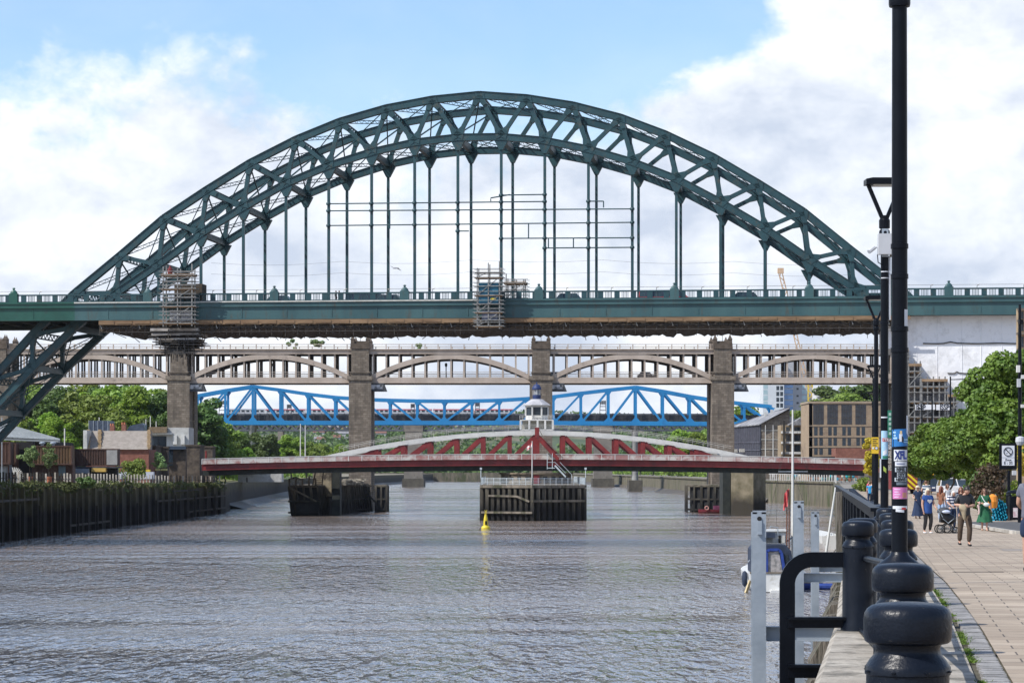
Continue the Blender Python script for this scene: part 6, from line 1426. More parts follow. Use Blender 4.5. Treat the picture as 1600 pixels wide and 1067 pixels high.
# towers behind
TY = 1250
t = building('glass_tower', 'blue and white glass residential tower seen under the beige bridge deck', 'tower', 1192, 1225, 560, TY, 16, mat('tower_white', (.52, .55, .58), (.62, .65, .68), .1))
windows(t, TY, [(1193, 1199.5)], [(600+q*9, 607.5+q*9) for q in range(4)], mat('tower_pale_glass', (0.30, 0.42, 0.46), (0.42, .55, .58), .4, .2)); windows(t, TY, [(1213, 1217.5), (1219, 1223.5)], [(603+q*9, 609.5+q*9) for q in range(4)])
t = building('glass_tower', 'tower slab with a bright blue glass strip right of the white tower', 'tower', 1225, 1270, 552, TY+10, 16, mat('tower_grey', (.33, .34, .36), (.42, .43, .45), .1))
windows(t, TY+10, [(1225.5, 1239)], [(598+q*9, 606+q*9) for q in range(5)], mat('tower_blue_glass', (0.13, 0.26, 0.50), (0.24, 0.40, 0.66), .3, .2)); windows(t, TY+10, [(1244.5, 1248)], [(606, 609), (617, 620), (628, 631)]); windows(t, TY+10, [(1253, 1261)], [(600+q*9, 606.5+q*9) for q in range(4)], MATS['tower_pale_glass'])
m_ = MB()
for q in range(7): m_.box(XP(1225, TY+9), XP(1239.5, TY+9), TY+9.5, TY+9.94, ZP(606.9+q*9-9, TY), ZP(606.1+q*9-9, TY))
m_.build('floor_band', MATS['tower_white'], t)
t = building('white_block', 'white stepped block right of the yellow crane', 'building', 1277, 1300, 604, TY-120, 20, mat('tower_white2', (.5, .5, .5), (.6, .6, .6), .1))
for q in range(4): m_ = MB(); m_.box(XP(1276-q*.8, TY-121), XP(1296-q*3, TY-121), TY-122.5, TY-120.004, ZP(609+q*5.5, TY-121), ZP(607+q*5.5, TY-121)); m_.build('balcony_band', M_white, t)
windows(t, TY-120, [(1279, 1285), (1288, 1294)], [(611+q*5.5, 614+q*5.5) for q in range(3)])
M_crane = mat('crane_yellow', (.50, .36, .03), (.62, .46, .06), 1)
t = thing('tower_crane', 'yellow lattice tower crane mast beside the glass towers', 'crane', P(1266, 640, 1150))
def lattice(mb, p0, p1, w_, seg, th):
    p0, p1 = Vector(p0), Vector(p1); t_ = (p1-p0); n = max(1, int(t_.length/seg)); u = Vector((1, 0, 0)); u = (u-t_.normalized()*u.dot(t_.normalized())).normalized()*w_/2; v = SY*w_/2
    for a in (u+v, u-v, -u+v, -u-v): mb.bar(p0+a, p1+a, th, th)
    for k in range(n):
        q0, q1 = p0+t_*k/n, p0+t_*(k+1)/n; s_ = 1 if k % 2 else -1
        for b in (v, -v): mb.bar(q0+u*s_+b, q1-u*s_+b, th*.7, th*.7)
        for b in (u, -u): mb.bar(q0+v*s_+b, q1-v*s_+b, th*.7, th*.7)
    return mb
m_ = MB(); lattice(m_, P(1266, 640, 1150), P(1266, 585, 1150), 1.9, 2.2, .35); m_.build('mast', M_crane, t)
t = thing('tower_crane', 'pale orange crane jib leaning behind both bridge decks at right', 'crane', P(1266, 600, 1200))
m_ = MB(); lattice(m_, P(1262, 605, 1200), P(1219, 424, 1200), 1.6, 2.4, .3); m_.build('jib', mat('crane_orange', (.5, .33, .2), (.62, .45, .3), 1), t)
m_ = MB(); c = P(1219, 424, 1200); m_.box(c.x-1.2, c.x+1.6, 1199, 1201, c.z-1, c.z+1.5); m_.build('jib_head', MATS['crane_orange'], t)
# quay rail and clutter, right bank beneath the swing bridge
fr = thing('white_fence', 'white post fence along the quay top of the right bank under the red bridge', 'fence', (ex(690)+.6, 690, gz(690)))
m_ = MB(); y = 600.0
while y < 760: x = ex(y)+.3; m_.box(x-.13, x+.13, y-.15, y+.15, gz(y), gz(y)+2.1); y += 1.9 if y < 667 else 3.2
tag(m_.build('fence_post', M_white, fr), kind='stuff')
m_ = MB(); m_.bar((ex(600)+.3, 600, gz(600)+1.9), (ex(667)+.3, 667, gz(667)+1.9), .1, .14); m_.bar((ex(667)+.3, 667, gz(667)+1.9), (ex(760)+.3, 760, gz(760)+1.9), .1, .14); m_.build('fence_rail', M_white, fr)
for k in range(26):
    Yd = rnd.uniform(640, 740); x = ex(Yd)+rnd.uniform(2, 6); c = rnd.choice([(.02, .28, .32), (.03, .22, .30), (.4, .38, .3), (.25, .1, .05), (.05, .12, .05)]); z = gz(Yd)
    r = thing('terrace_parasol' if k % 3 == 0 else 'terrace_table', 'closed parasol or table of the far right quayside terrace', 'parasol' if k % 3 == 0 else 'table', (x, Yd, z), 'terrace furniture on the far right quay')
    m_ = MB()
    if k % 3 == 0: m_.tube([(x, Yd, z), (x, Yd, z+2.6)], .06, 6); m_.lathe([(.3, 1.0), (.42, 1.4), (.1, 2.6)], (x, Yd, z), 8)
    else: m_.lathe([(.7, .75), (.7, .85)], (x, Yd, z), 10); m_.tube([(x, Yd, z), (x, Yd, z+.76)], .09, 6); m_.box(x-1.2, x-.7, Yd-.3, Yd+.3, z+.35, z+1.1); m_.box(x+.7, x+1.2, Yd-.3, Yd+.3, z+.35, z+1.1)
    m_.build('frame', mat('terrace_%d' % (k % 5), c, None, 2), r)
m_ = MB(); m_.box(ex(700)+8, ex(700)+60, 640, 660, 5, ZP(738, 650)); single(m_, 'terrace_building', mat('shopfront_dark', (.03, .03, .035), (.16, .13, .10), .25, .8), 'dark ground-floor shopfronts behind the far right quay terrace', 'building')
# ================================================================ near quayside
BZ = [10.67, 15.2]+[24.2+4.5*k for k in range(34)]
def bolx(Yd): return ex(Yd)+0.72
def bollard_profile():
    return [(.195, -.2), (.195, .05), (.176, .10), (.172, .90), (.178, .905), (.178, .935), (.170, .945), (.158, .965), (.140, .985), (.133, 1.01), (.140, 1.028), (.168, 1.034), (.178, 1.042), (.182, 1.06), (.183, 1.09), (.183, 1.135), (.179, 1.158), (.168, 1.176), (.150, 1.189), (.12, 1.197), (.06, 1.203), (.003, 1.204)]
def make_bollard():
    t = thing('quay_bollard', 'x', 'bollard', (0, 0, 0), 'black bollards along the quay railing')
    m_ = MB(); m_.lathe(bollard_profile(), (0, 0, 0), 40); o = m_.build('post', M_cast, t, True)
    m_ = MB()
    for q in range(8): a = q*math.pi/4+.3; m_.lathe([(.001, -.004), (.010, -.002), (.010, .004), (.001, .006)], (.181*math.cos(a), .181*math.sin(a), .918), 6)
    m_.build('rivets', M_cast, t); return t
b0 = make_bollard()
for k, Yd in enumerate(BZ):
    if k == 0: lb = 'largest black bollard, nearest the camera at the bottom right'
    elif k == 1: lb = 'second nearest black bollard, its cap just above the nearest one'
    elif k == 2: lb = 'black bollard right behind the stickered lamp post, nearest of those beyond it'
    else: lb = 'black round-capped bollard in the receding row beyond the stickered lamp post'
    loc = (bolx(Yd), Yd, gz(Yd))
    if k == 0: b0.location = loc; b0['label'] = lb
    else: copy_tree(b0, loc, label=lb)
stops = [10.67, 15.2, 19.7]+BZ[2:]
for h, lb in ((.80, 'upper round black rail threading the bollards along the quay'), (.42, 'lower round black rail threading the bollards along the quay')):
    m_ = MB(); m_.tube([(bolx(y), y, gz(y)+h) for y in stops], .028, 10); single(m_, 'quay_rail', M_black, lb, 'rail', 'black rails of the quay railing', loc=(bolx(30), 30, gz(30)+h), smooth=True)
for (a_, b_, lb) in ((P(1352, 872, 28), P(1398, 884, 19.9), 'short black upper tube joining the ladder hoop post to the lamp post pedestal'), (P(1345, 984, 28), P(1398, 1035, 19.9), 'short black lower tube joining the ladder hoop post to the lamp post pedestal')):
    m_ = MB(); m_.tube([a_, b_], .032, 10); single(m_, 'linking_tube', M_black, lb, 'rail', smooth=True)
# gate posts of the ladder and the hoop
for Yd, lb in ((28.0, 'black round-capped post at the river edge carrying the ladder hoop'), (29.6, 'black post just behind the ladder hoop post at the river edge')):
    copy_tree(b0, (XP(1340.5 if Yd < 29 else 1347, Yd), Yd, gz(Yd)), label=lb, scale=(.97, .97, 1.0))
t = thing('ladder_hoop', 'black rounded ladder frame reaching out over the water from the quay edge', 'ladder', (XP(1230, 28), 28, 7.6))
def rect_tube(mb, pts, wx_, dy):      # flat bar swept in the XZ plane
    n0 = len(mb.v); m = len(pts)
    for i, p in enumerate(pts):
        a = Vector(pts[max(i-1, 0)]); b = Vector(pts[min(i+1, m-1)]); t_ = (b-a).normalized(); nn = Vector((t_.z, 0, -t_.x))
        for (u, v) in ((1, -1), (1, 1), (-1, 1), (-1, -1)): mb.v.append(tuple(Vector(p)+nn*u*wx_/2+Vector((0, v*dy/2, 0))))
    for i in range(m-1):
        for k in range(4): mb.f.append((n0+4*i+k, n0+4*i+(k+1) % 4, n0+4*i+4+(k+1) % 4, n0+4*i+4+k))
    mb.f.append((n0+3, n0+2, n0+1, n0)); mb.f.append((n0+4*m-4, n0+4*m-3, n0+4*m-2, n0+4*m-1)); return mb
def PP(px, y, Yd): return P(px, y, Yd)
for (Yd, nm) in ((28.0, 'front_hoop'), (28.75, 'rear_hoop')):
    pts = [PP(1318, 874, 28)]+[PP(1268, 874, 28)]+[PP(1268-38*math.sin(a), 912-38*math.cos(a), 28) for a in [math.radians(q) for q in (12, 24, 36, 48, 60, 72, 84, 90)]]+[PP(1230, 1000, 28), PP(1230, 1900, 28)]
    pts = [Vector((p.x, Yd, p.z)) for p in pts]
    if nm == 'front_hoop': m_ = MB(); rect_tube(m_, pts, .165, .06); m_.build(nm, M_black, t)
for (ya, yb) in ((963, 980), (1037, 1058), (1125, 1142), (1205, 1222), (1290, 1307), (1370, 1387)):
    m_ = MB(); a, b = PP(1222, ya, 28), PP(1322, yb, 28); m_.box(a.x+.06, b.x-.01, 27.95, 28.05, b.z, a.z); m_.box(a.x+.06, b.x-.01, 27.90, 27.945, a.z-.03, a.z); m_.build('rung', M_black, t)
# galvanised steel piles and beams
def hpile(pxa, pxb, ytop, Yd, lb):
    t = thing('steel_pile', lb, 'pile', (XP((pxa+pxb)/2, Yd), Yd, -1), 'galvanised steel piles standing off the quay wall')
    x0, x1 = XP(pxa, Yd), XP(pxb, Yd); zt = ZP(ytop, Yd)
    m_ = MB(); m_.box(x0, x1, Yd, Yd+.012, -1, zt-.12); m_.box(x0, x1, Yd+.18, Yd+.192, -1, zt); m_.box((x0+x1)/2-.006, (x0+x1)/2+.006, Yd+.0125, Yd+.1795, -1, zt-.12)
    w_ = (x1-x0); m_.prism([(x0, Yd, zt-.12), (x0, Yd, zt), (x0+w_*.33, Yd, zt), (x0+w_*.33, Yd, zt-.07), (x0+w_*.5, Yd, zt-.045), (x0+w_*.67, Yd, zt-.07), (x0+w_*.67, Yd, zt), (x1, Yd, zt), (x1, Yd, zt-.12)], (0, .012, 0)); m_.box(x0, x1, Yd, Yd+.012, zt-.02, zt+.02)
    m_.build('section', M_galv, t)
    m_ = MB(); m_.box(x0+w_*.36, x0+w_*.68, Yd-.02, Yd-.002, zt-.26, zt-.10); m_.box(x0+w_*.36, x0+w_*.68, Yd-.035, Yd-.0205, zt-.26, zt-.24); m_.build('latch_plate', M_galv, t)
    m_ = MB(); m_.lathe([(.001, -.001), (w_*.17, 0), (w_*.17, .01), (.001, .011)], (0, 0, 0), 16)
    m_.v = [(v[0]+x0+w_*.5, v[2]*-1+Yd-.002, v[1]+zt-.075) for v in m_.v]; m_.build('lifting_hole', M_dark, t)
    return t
t1 = hpile(1176, 1197, 800, 30, 'leftmost and largest galvanised steel pile beside the ladder hoop'); t2 = hpile(1241, 1256, 784, 42, 'middle galvanised steel pile seen through the ladder hoop'); t3 = hpile(1268.5, 1280, 800, 54, 'smallest farthest galvanised steel pile behind the ladder hoop')
for (pa, pb, ya, yb, Yd, lb) in ((1197, 1306, 978, 1001, 30.2, 'nearest pale steel beam joining the largest pile to the quay wall'), (1256, 1330, 895, 909, 42.2, 'middle steel beam behind the ladder hoop'), (1280, 1330, 884, 893, 54.2, 'farthest thin steel beam behind the ladder hoop')):
    m_ = MB(); x0, x1 = XP(pa, Yd), XP(pb, Yd)+.5; z0, z1 = ZP(yb, Yd), ZP(ya, Yd); m_.box(x0, x1, Yd, Yd+.01, z0+.012, z1-.012); m_.box(x0, x1, Yd-.05, Yd+.06, z1-.0115, z1); m_.box(x0, x1, Yd-.05, Yd+.06, z0, z0+.0115)
    single(m_, 'steel_beam', M_galv, lb, 'beam', 'galvanised beams tying the piles to the wall')
# timber fenders bolted to the wall
M_fend = mat('fender_timber', (0.05, 0.042, 0.033), (0.17, 0.145, 0.115), 1.6, .85, 0, .8, 9, stretch=(2, 2, .35), c3=(.04, .045, .02), s3=1.2)
def fender_pile(Yd, k):
    x = ex(Yd)-.18; top = gz(Yd)-rnd.uniform(.5, 1.0); m_ = MB(); m_.prism([(x-.2, Yd, -1.5), (x+.16, Yd, -1.5), (x+.16, Yd, top), (x-.05, Yd, top-.02), (x-.2, Yd, top-.28)], (0, .34, 0))
    single(m_, 'timber_fender', M_fend, 'weathered upright timber fender on the near quay wall', 'fender', 'timber fenders of the near quay wall')
Yd = 24.0; k = 0
while Yd < 120: fender_pile(Yd, k); Yd += 1.9 if k % 3 else 2.6; k += 1
m_ = MB(); m_.box(XP(1308, 62), XP(1316, 62), 62, 62.2, -1, ZP(768, 62)); single(m_, 'timber_post', M_fend, 'tall weathered brown timber post rising above the quay edge', 'post')
# quay handrail running away along the edge
t = thing('quay_handrail', 'black flat-topped handrail slanting away along the quay edge beyond the ladder post', 'handrail', (8, 60, 8))
a, b = Vector((XP(1368, 41), 41, ZP(796, 41))), Vector((XP(1307, 100), 100, ZP(759, 100)))
m_ = MB(); m_.bar(a, b, .16, .06); m_.build('top_rail', M_black, t)
m_ = MB(); m_.bar(a-UPZ*.10, b-UPZ*.10, .05, .14); m_.build('fascia_rail', M_black, t)
for k in range(14):
    p = a.lerp(b, (k+.5)/14); m_ = MB(); m_.box(p.x-.035, p.x+.035, p.y-.08, p.y+.08, gz(p.y)-.3, p.z-.17); m_.build('rail_post', M_black, t)
# pale gangway pole and pontoon
m_ = MB(); m_.tube([P(1306, 758, 150), P(1291, 862, 150)], [.05, .08], 8); single(m_, 'leaning_pole', M_white, 'white pole leaning beside the quay edge left of the ladder post', 'pole')

# ---------------------------------------------------------------- lamp posts
def lamp_head(parent, c, s=1.0):
    jz = c.z-.62*s
    m_ = MB()
    for sg in (-1, 1): m_.bar((c.x+sg*.03*s, c.y, jz), (c.x+sg*.27*s, c.y, c.z-.05*s), .07*s, .055*s, SY)
    m_.lathe([(.055*s, jz-.16*s), (.085*s, jz-.14*s), (.085*s, jz-.02*s), (.07*s, jz), (.07*s, jz+.05*s)], (c.x, c.y, 0), 14)
    m_.build('lamp_bracket', M_black, parent)
    m_ = MB(); m_.prism([(c.x-.30*s, c.y-.16*s, c.z-.10*s), (c.x+.30*s, c.y-.16*s, c.z-.10*s), (c.x+.30*s, c.y-.16*s, c.z-.02*s), (c.x+.2*s, c.y-.16*s, c.z), (c.x-.2*s, c.y-.16*s, c.z), (c.x-.30*s, c.y-.16*s, c.z-.02*s)], (0, .32*s, 0)); h = m_.build('lamp_housing', M_black, parent)
    m_ = MB(); m_.box(c.x-.19*s, c.x+.19*s, c.y-.12*s, c.y+.12*s, c.z-.118*s, c.z-.1005*s); m_.build('lamp_lens', mat('lamp_lens', (.45, .43, .38), (.55, .53, .48), 4, .3), h)
def lamp_post(Yd, px, label, top=4.45, r0=.062, base=True, rings=()):
    x = XP(px, Yd); z0 = gz(Yd); zt = CAMZ+top; t = thing('lamp_post', label, 'lamp post', (x, Yd, z0), 'black promenade lamp posts')
    m_ = MB(); m_.lathe([(r0, z0+.5), (r0, CAMZ+1.3), (r0*.93, CAMZ+3.5), (r0*.93, zt-.72)], (x, Yd, 0), 24); m_.build('pole', M_black, t, True)
    m_ = MB(); m_.lathe([(r0*1.28, CAMZ+3.55), (r0*1.35, CAMZ+3.57), (r0*1.35, CAMZ+3.63), (r0*1.2, CAMZ+3.66)], (x, Yd, 0), 24); m_.build('collar', M_black, t, True)
    for rz_ in rings: m_ = MB(); m_.lathe([(r0*1.01, rz_-.02), (r0*1.10, rz_-.018), (r0*1.10, rz_+.018), (r0*1.01, rz_+.02)], (x, Yd, 0), 24); m_.build('collar', M_black, t, True)
    if base:
        m_ = MB(); m_.lathe([(.20, z0-.1), (.20, z0+.12), (.172, z0+.16), (.172, z0+.96), (.178, z0+.985), (.178, z0+1.015), (.165, z0+1.03), (.075, z0+1.10), (.066, z0+1.125)], (x, Yd, 0), 32); m_.build('pedestal', M_cast, t, True)
    lamp_head(t, Vector((x, Yd, zt))); return t
lp = lamp_post(19.7, 1405.5, 'nearest tall black lamp post covered in stickers, cutting the whole height of the view', rings=[ZP(385, 19.7), ZP(432, 19.7), ZP(514, 19.7), ZP(547, 19.7)])
lp2 = lamp_post(39.3, 1382, 'second black lamp post with a grey box below its triangular head', rings=[ZP(505, 39.3), ZP(595, 39.3)])
lp3 = lamp_post(66, 1369, 'third lamp post in line, carrying a yellow notice', r0=.06)
lp4 = lamp_post(110, 1366, 'fourth lamp post in line behind the yellow notice', r0=.06)
lp5 = lamp_post(148, 1364, 'fifth and farthest lamp post in line behind the yellow notice', r0=.06)
# stickers on the nearest post: thin curved patches
def patch(parent, px0, px1, ya, yb, Yd, r, m, cx, name='sticker', skew=0, zoff=0.0):
    k = Yd/F; n = 8; m_ = MB(); R_ = r+.0012+zoff
    for i in range(n):
        q = []
        for (f_, y) in ((i/n, yb), ((i+1)/n, yb), ((i+1)/n, ya), (i/n, ya)):
            px = px0+(px1-px0)*f_; sx = max(-.995, min(.995, (px-cx)*k/R_)); z = ZP(y+(px-px0)*skew, Yd); q.append((XP(cx, Yd)+R_*sx, Yd-R_*math.sqrt(1-sx*sx), z))
        m_.quad(*q)
    return m_.build(name, m, parent, recalc=False)
def flat(name, c, c2=None, s=6, r=.5): return mat(name, c, c2 or tuple(min(.85, v*1.15) for v in c), s, r)
S_blue = flat('sticker_blue', (.012, .13, .36)); S_white = flat('sticker_white', (.55, .57, .60)); S_navy = flat('sticker_navy', (.012, .03, .16)); S_grey = flat('sticker_grey', (.36, .40, .44)); S_pink = mat('sticker_pink', (.50, .10, .38), (.60, .26, .38), 14, .5); S_red = flat('sticker_red', (.42, .03, .03)); S_black = flat('sticker_black', (.015, .018, .022)); S_yel = flat('sticker_yellow', (.62, .40, .02)); S_green = flat('street_sign_green', (.02, .16, .10)); S_sky = mat('sticker_sky', (.20, .42, .62), (.42, .58, .70), 10, .5)
CX = 1405.5; RP = .062
patch(lp, 1393.2, 1417.8, 671, 698, 19.7, RP, S_blue, CX, skew=-.06)
patch(lp, 1403, 1408, 678, 690, 19.7, RP, S_white, CX, 'sticker_bird', zoff=.001); patch(lp, 1404.2, 1407.5, 673, 678.5, 19.7, RP, flat('bird_head', (.5, .38, .2)), CX, 'sticker_bird', zoff=.001); patch(lp, 1407, 1410, 681, 690, 19.7, RP, S_black, CX, 'sticker_bird', zoff=.0015, skew=.8); patch(lp, 1400.5, 1403.5, 686, 689, 19.7, RP, S_black, CX, 'sticker_bird', zoff=.0015)
for (a, b, c, d_) in ((1394.5, 1398, 674, 677), (1395, 1398, 679, 681.5), (1394.5, 1400, 683, 686), (1411, 1417, 686, 688), (1410, 1417, 690, 691.5)): patch(lp, a, b, c, d_, 19.7, RP, S_sky, CX, 'sticker_text', zoff=.001)
patch(lp, 1395.5, 1416, 702.5, 720, 19.7, RP, S_white, CX, skew=0); patch(lp, 1397, 1415.5, 721, 728, 19.7, RP, S_white, CX)
def ptxt(s, px, y, Yd, size, m, r, parent, cx=CX, sx=1.0, bold=.002):
    k = Yd/F; sxx = (px-cx)*k/r; return text_mesh(s, size, m, parent, (XP(px, Yd), Yd-r*math.sqrt(max(0.1, 1-sxx*sxx))-.003, ZP(y, Yd)), (math.pi/2, 0, 0), ext=.0008, sx=sx, bold=bold)
ptxt('XFL', 1405.5, 711.5, 19.7, .085, S_navy, RP, lp, sx=.62, bold=.004)
patch(lp, 1399, 1412, 723.8, 725, 19.7, RP, S_navy, CX, 'sticker_text', zoff=.001)
for (a, b, c, d_) in ((1397, 1414, 730, 737), (1400, 1413, 738.5, 745), (1396.5, 1415, 746, 752)): patch(lp, a, b, c, d_, 19.7, RP, S_grey, CX)
ptxt('REBEL', 1405.5, 733.6, 19.7, .036, S_black, RP, lp, sx=.72); ptxt('CITY', 1406, 741.9, 19.7, .034, S_black, RP, lp, sx=.72); ptxt('NEWS', 1405.5, 749.1, 19.7, .03, S_black, RP, lp, sx=.9)
patch(lp, 1399, 1415.5, 753, 757.5, 19.7, RP, flat('sticker_faded', (.10, .13, .16)), CX)
patch(lp, 1394, 1416.8, 761, 779, 19.7, RP, S_pink, CX)
for q in range(4): patch(lp, 1396, 1405-q % 2*3, 763.5+q*4, 764.8+q*4, 19.7, RP, flat('sticker_lilac', (.62, .45, .66)), CX, 'sticker_text', zoff=.001)
patch(lp, 1408, 1415, 769, 777, 19.7, RP, flat('sticker_peach', (.5, .22, .16)), CX, 'sticker_text', zoff=.001)
patch(lp, 1394, 1416.5, 790, 794.5, 19.7, RP, S_white, CX); patch(lp, 1398, 1411, 794.5, 799, 19.7, RP, S_white, CX, skew=.1); patch(lp, 1407, 1414, 792.5, 796, 19.7, RP, S_red, CX, zoff=.001)
patch(lp, 1411.5, 1417.5, 484, 511, 19.7, RP, S_white, CX, 'small_plate')
m_ = MB(); m_.prism([P(1410, 649, 19.66), P(1418.5, 649, 19.66), P(1418.5, 681, 19.66), P(1414.5, 671, 19.66)], (0, .004, 0)); m_.build('torn_notice', S_white, lp)
# second post: box, camera, banner, street sign
def boxpart(parent, name, px0, px1, y0, y1, Yd, dy0, dy1, m):
    m_ = MB(); m_.box(XP(px0, Yd), XP(px1, Yd), Yd+dy0, Yd+dy1, ZP(y1, Yd), ZP(y0, Yd)); return m_.build(name, m, parent)
M_boxg = flat('cabinet_grey', (.42, .43, .45), (.52, .53, .55), 2)
boxpart(lp2, 'equipment_box', 1370, 1391.5, 367, 399, 39.3, -.22, -.07, M_boxg); boxpart(lp2, 'box_bracket', 1377, 1387, 358, 402, 39.3, -.08, -.055, M_galv)
m_ = MB(); c = P(1366, 387, 39.2); m_.tube([c, c+Vector((-.09, -.06, -.07))], .035, 8); m_.tube([P(1370, 386, 39.2), c], .02, 6); m_.build('camera', M_boxg, lp2)
m_ = MB(); m_.tube([P(1371, 398, 39.15), P(1372, 410, 39.2), P(1379, 414, 39.24)], .008, 5); m_.build('cable', M_black, lp2)
boxpart(lp2, 'cable_trunking', 1388.4, 1391.2, 400, 500, 39.3, -.03, .03, M_boxg)
boxpart(lp2, 'side_bracket', 1390, 1396, 383, 402, 39.3, -.05, -.02, M_timber_l)
for ya, yb in ((424, 425.6), (434, 435.4), (651, 653)): patch(lp2, 1376, 1388, ya, yb, 39.3, .062, S_white, 1382, 'steel_band', zoff=.002)
patch(lp2, 1376.5, 1387, 673, 717, 39.3, .062, S_sky, 1382, 'banner_sticker'); patch(lp2, 1378, 1387, 684, 690, 39.3, .062, S_red, 1382, 'banner_sticker', zoff=.001)
ptxt('773', 1382.5, 687, 39.3, .06, S_white, .064, lp2, 1382, sx=.85); patch(lp2, 1379, 1385, 705, 712, 39.3, .062, S_white, 1382, 'banner_sticker', zoff=.001, skew=-.6); patch(lp2, 1378, 1387, 712, 716.5, 39.3, .062, S_green, 1382, 'banner_sticker', zoff=.0015)
patch(lp2, 1379.5, 1384, 728, 735, 39.3, .062, flat('sticker_leaf', (.30, .38, .06)), 1382, skew=.9)
boxpart(lp2, 'street_sign', 1386.2, 1393.6, 641, 684, 39.3, -.05, -.02, S_green)
for q in range(5): boxpart(lp2, 'sign_lettering', 1388, 1391.5, 645+q*7.5, 649.5+q*7.5, 39.3, -.056, -.0505, flat('sign_pale_green', (.30, .42, .36)))
boxpart(lp2, 'white_plate', 1374.2, 1376.0, 717, 746, 39.3, -.06, -.03, S_white)
for q, (ya, yb) in enumerate(((684, 702), (704, 713), (715, 724), (726, 735))): 
    boxpart(lp2, 'paste_up', 1387, 1393, ya, yb, 39.3, -.045, -.025, mat('paste_up_%d' % q, (.05, .045, .04), (.5, .45, .38) if q else (.6, .6, .6), 60, .8))
# yellow notice on the third post
boxpart(lp3, 'yellow_notice', 1361, 1372, 683, 708.5, 66, -.10, -.08, S_yel)
for q in range(4): boxpart(lp3, 'notice_text', 1362.5, 1370.5-(q % 2)*2, 685.5+q*3.2, 686.8+q*3.2, 66, -.104, -.1005, S_black)
for (c, r1, m__) in ((1368.5, 2.7, S_black), (1368.5, 1.9, S_white), (1363.3, 1.6, S_white)):
    m_ = MB(); n = 18; k = 66/F; yo = 66-.106-(.002 if m__ is S_white else 0); m_.poly([(XP(c, 66)+r1*k*math.cos(q*2*math.pi/n), yo, ZP(700, 66)+r1*k*math.sin(q*2*math.pi/n)) for q in range(n)]); m_.build('notice_symbol', m__, lp3, recalc=False)
for px, yt, Yd, arm, lb in ((1485, 588, 285, 30, 'slim black street light with a long arm in front of the white sheeting'), (1456.5, 612, 288, -10, 'slim black street light in front of the stepped scaffold, right of centre'), (1440.5, 633, 290, -6, 'shortest slim black street light in front of the stepped scaffold')):
    t = thing('street_light', lb, 'street light', (XP(px, Yd), Yd, gz(Yd)), 'slim street lights before the sheeting'); m_ = MB(); x = XP(px, Yd); m_.tube([(x, Yd, gz(Yd)), (x, Yd, ZP(yt, Yd))], [.13, .08], 8); m_.build('pole', M_black, t)
    m_ = MB(); m_.tube([P(px, yt+5, Yd), P(px+arm, yt+4.2, Yd)], .06, 6); m_.box(min(XP(px+arm*.7, Yd), XP(px+arm, Yd)), max(XP(px+arm*.7, Yd), XP(px+arm, Yd)), Yd-.15, Yd+.15, ZP(yt+5.6, Yd), ZP(yt+3.8, Yd)); m_.build('arm', M_black, t)
Yd = 118; t = thing('camera_pole', 'tall black pole with white boxes at the right edge of the view', 'pole', (XP(1593.5, Yd), Yd, gz(Yd)))
m_ = MB(); x = XP(1593.5, Yd); m_.tube([(x, Yd, gz(Yd)), (x, Yd, ZP(560, Yd)), (x, Yd, ZP(476, Yd))], [.10, .085, .06], 10); m_.build('pole', M_black, t)
for (a, b, c, d_, m__) in ((1587, 1592, 571, 582, M_white), (1588, 1593, 592, 605, M_boxg), (1594, 1600, 586, 592, M_white), (1591, 1597, 500, 507, M_black), (1594, 1599, 632, 637, M_white)): boxpart(t, 'equipment_box', a, b, c, d_, Yd, -.3, -.1, m__)
c = P(1594, 690, Yd-.5); m_ = MB(); m_.lathe([(.05, .25), (.2, .2), (.22, 0), (.15, -.15), (.02, -.18)], c, 12); m_.build('dome_camera', M_boxg, t)

# ---------------------------------------------------------------- zone sign, bin, tarpaulin
Yd = 124; t = thing('zone_sign', 'white parking zone sign with a crossed circle on a black post', 'sign', (XP(1577, Yd), Yd, gz(Yd)))
m_ = MB(); m_.tube([(XP(1577, Yd), Yd+.1, gz(Yd)), (XP(1577, Yd), Yd+.1, ZP(735, Yd))], .075, 10); m_.lathe([(.15, 0), (.15, 1.2), (.08, 1.3)], (XP(1577, Yd), Yd+.1, gz(Yd)), 12); m_.build('post', M_black, t)
boxpart(t, 'backing_board', 1561.5, 1589, 692.5, 733, Yd, 0, .06, M_black); boxpart(t, 'sign_face', 1565.5, 1585, 696, 727, Yd, -.02, -.003, mat('sign_face_white', (.62, .64, .68), (.68, .70, .74), 2, .4))
k = Yd/F; cxs, czs = XP(1575, Yd), ZP(705.5, Yd)
m_ = MB(); m_.tube([(cxs+6.6*k*math.cos(q*math.pi/14), Yd-.028, czs+6.6*k*math.sin(q*math.pi/14)) for q in range(28)], .022, 6, closed=True); m_.bar((cxs-4.7*k, Yd-.028, czs+4.7*k), (cxs+4.7*k, Yd-.028, czs-4.7*k), .02, .045, SY); m_.build('crossed_circle', M_ink, t)
m_ = MB(); m_.bar((cxs-3.5*k, Yd-.024, czs-3*k), (cxs-1.2*k, Yd-.024, czs-1.5*k), .01, .06, SY); m_.bar((cxs+1.5*k, Yd-.024, czs+1.5*k), (cxs+4*k, Yd-.024, czs+3.3*k), .01, .06, SY); m_.build('van_symbol', flat('symbol_grey', (.3, .32, .36)), t)
boxpart(t, 'divider_line', 1565.5, 1585, 714.2, 715.2, Yd, -.024, -.0205, flat('symbol_grey', (.3, .32, .36)))
text_mesh('Zone', .14, M_ink, t, (XP(1575.2, Yd), Yd-.023, ZP(718.3, Yd)), (math.pi/2, 0, 0), bold=.003); text_mesh('E : 3S', .19, M_ink, t, (XP(1575.2, Yd), Yd-.023, ZP(723.2, Yd)), (math.pi/2, 0, 0), bold=.004)
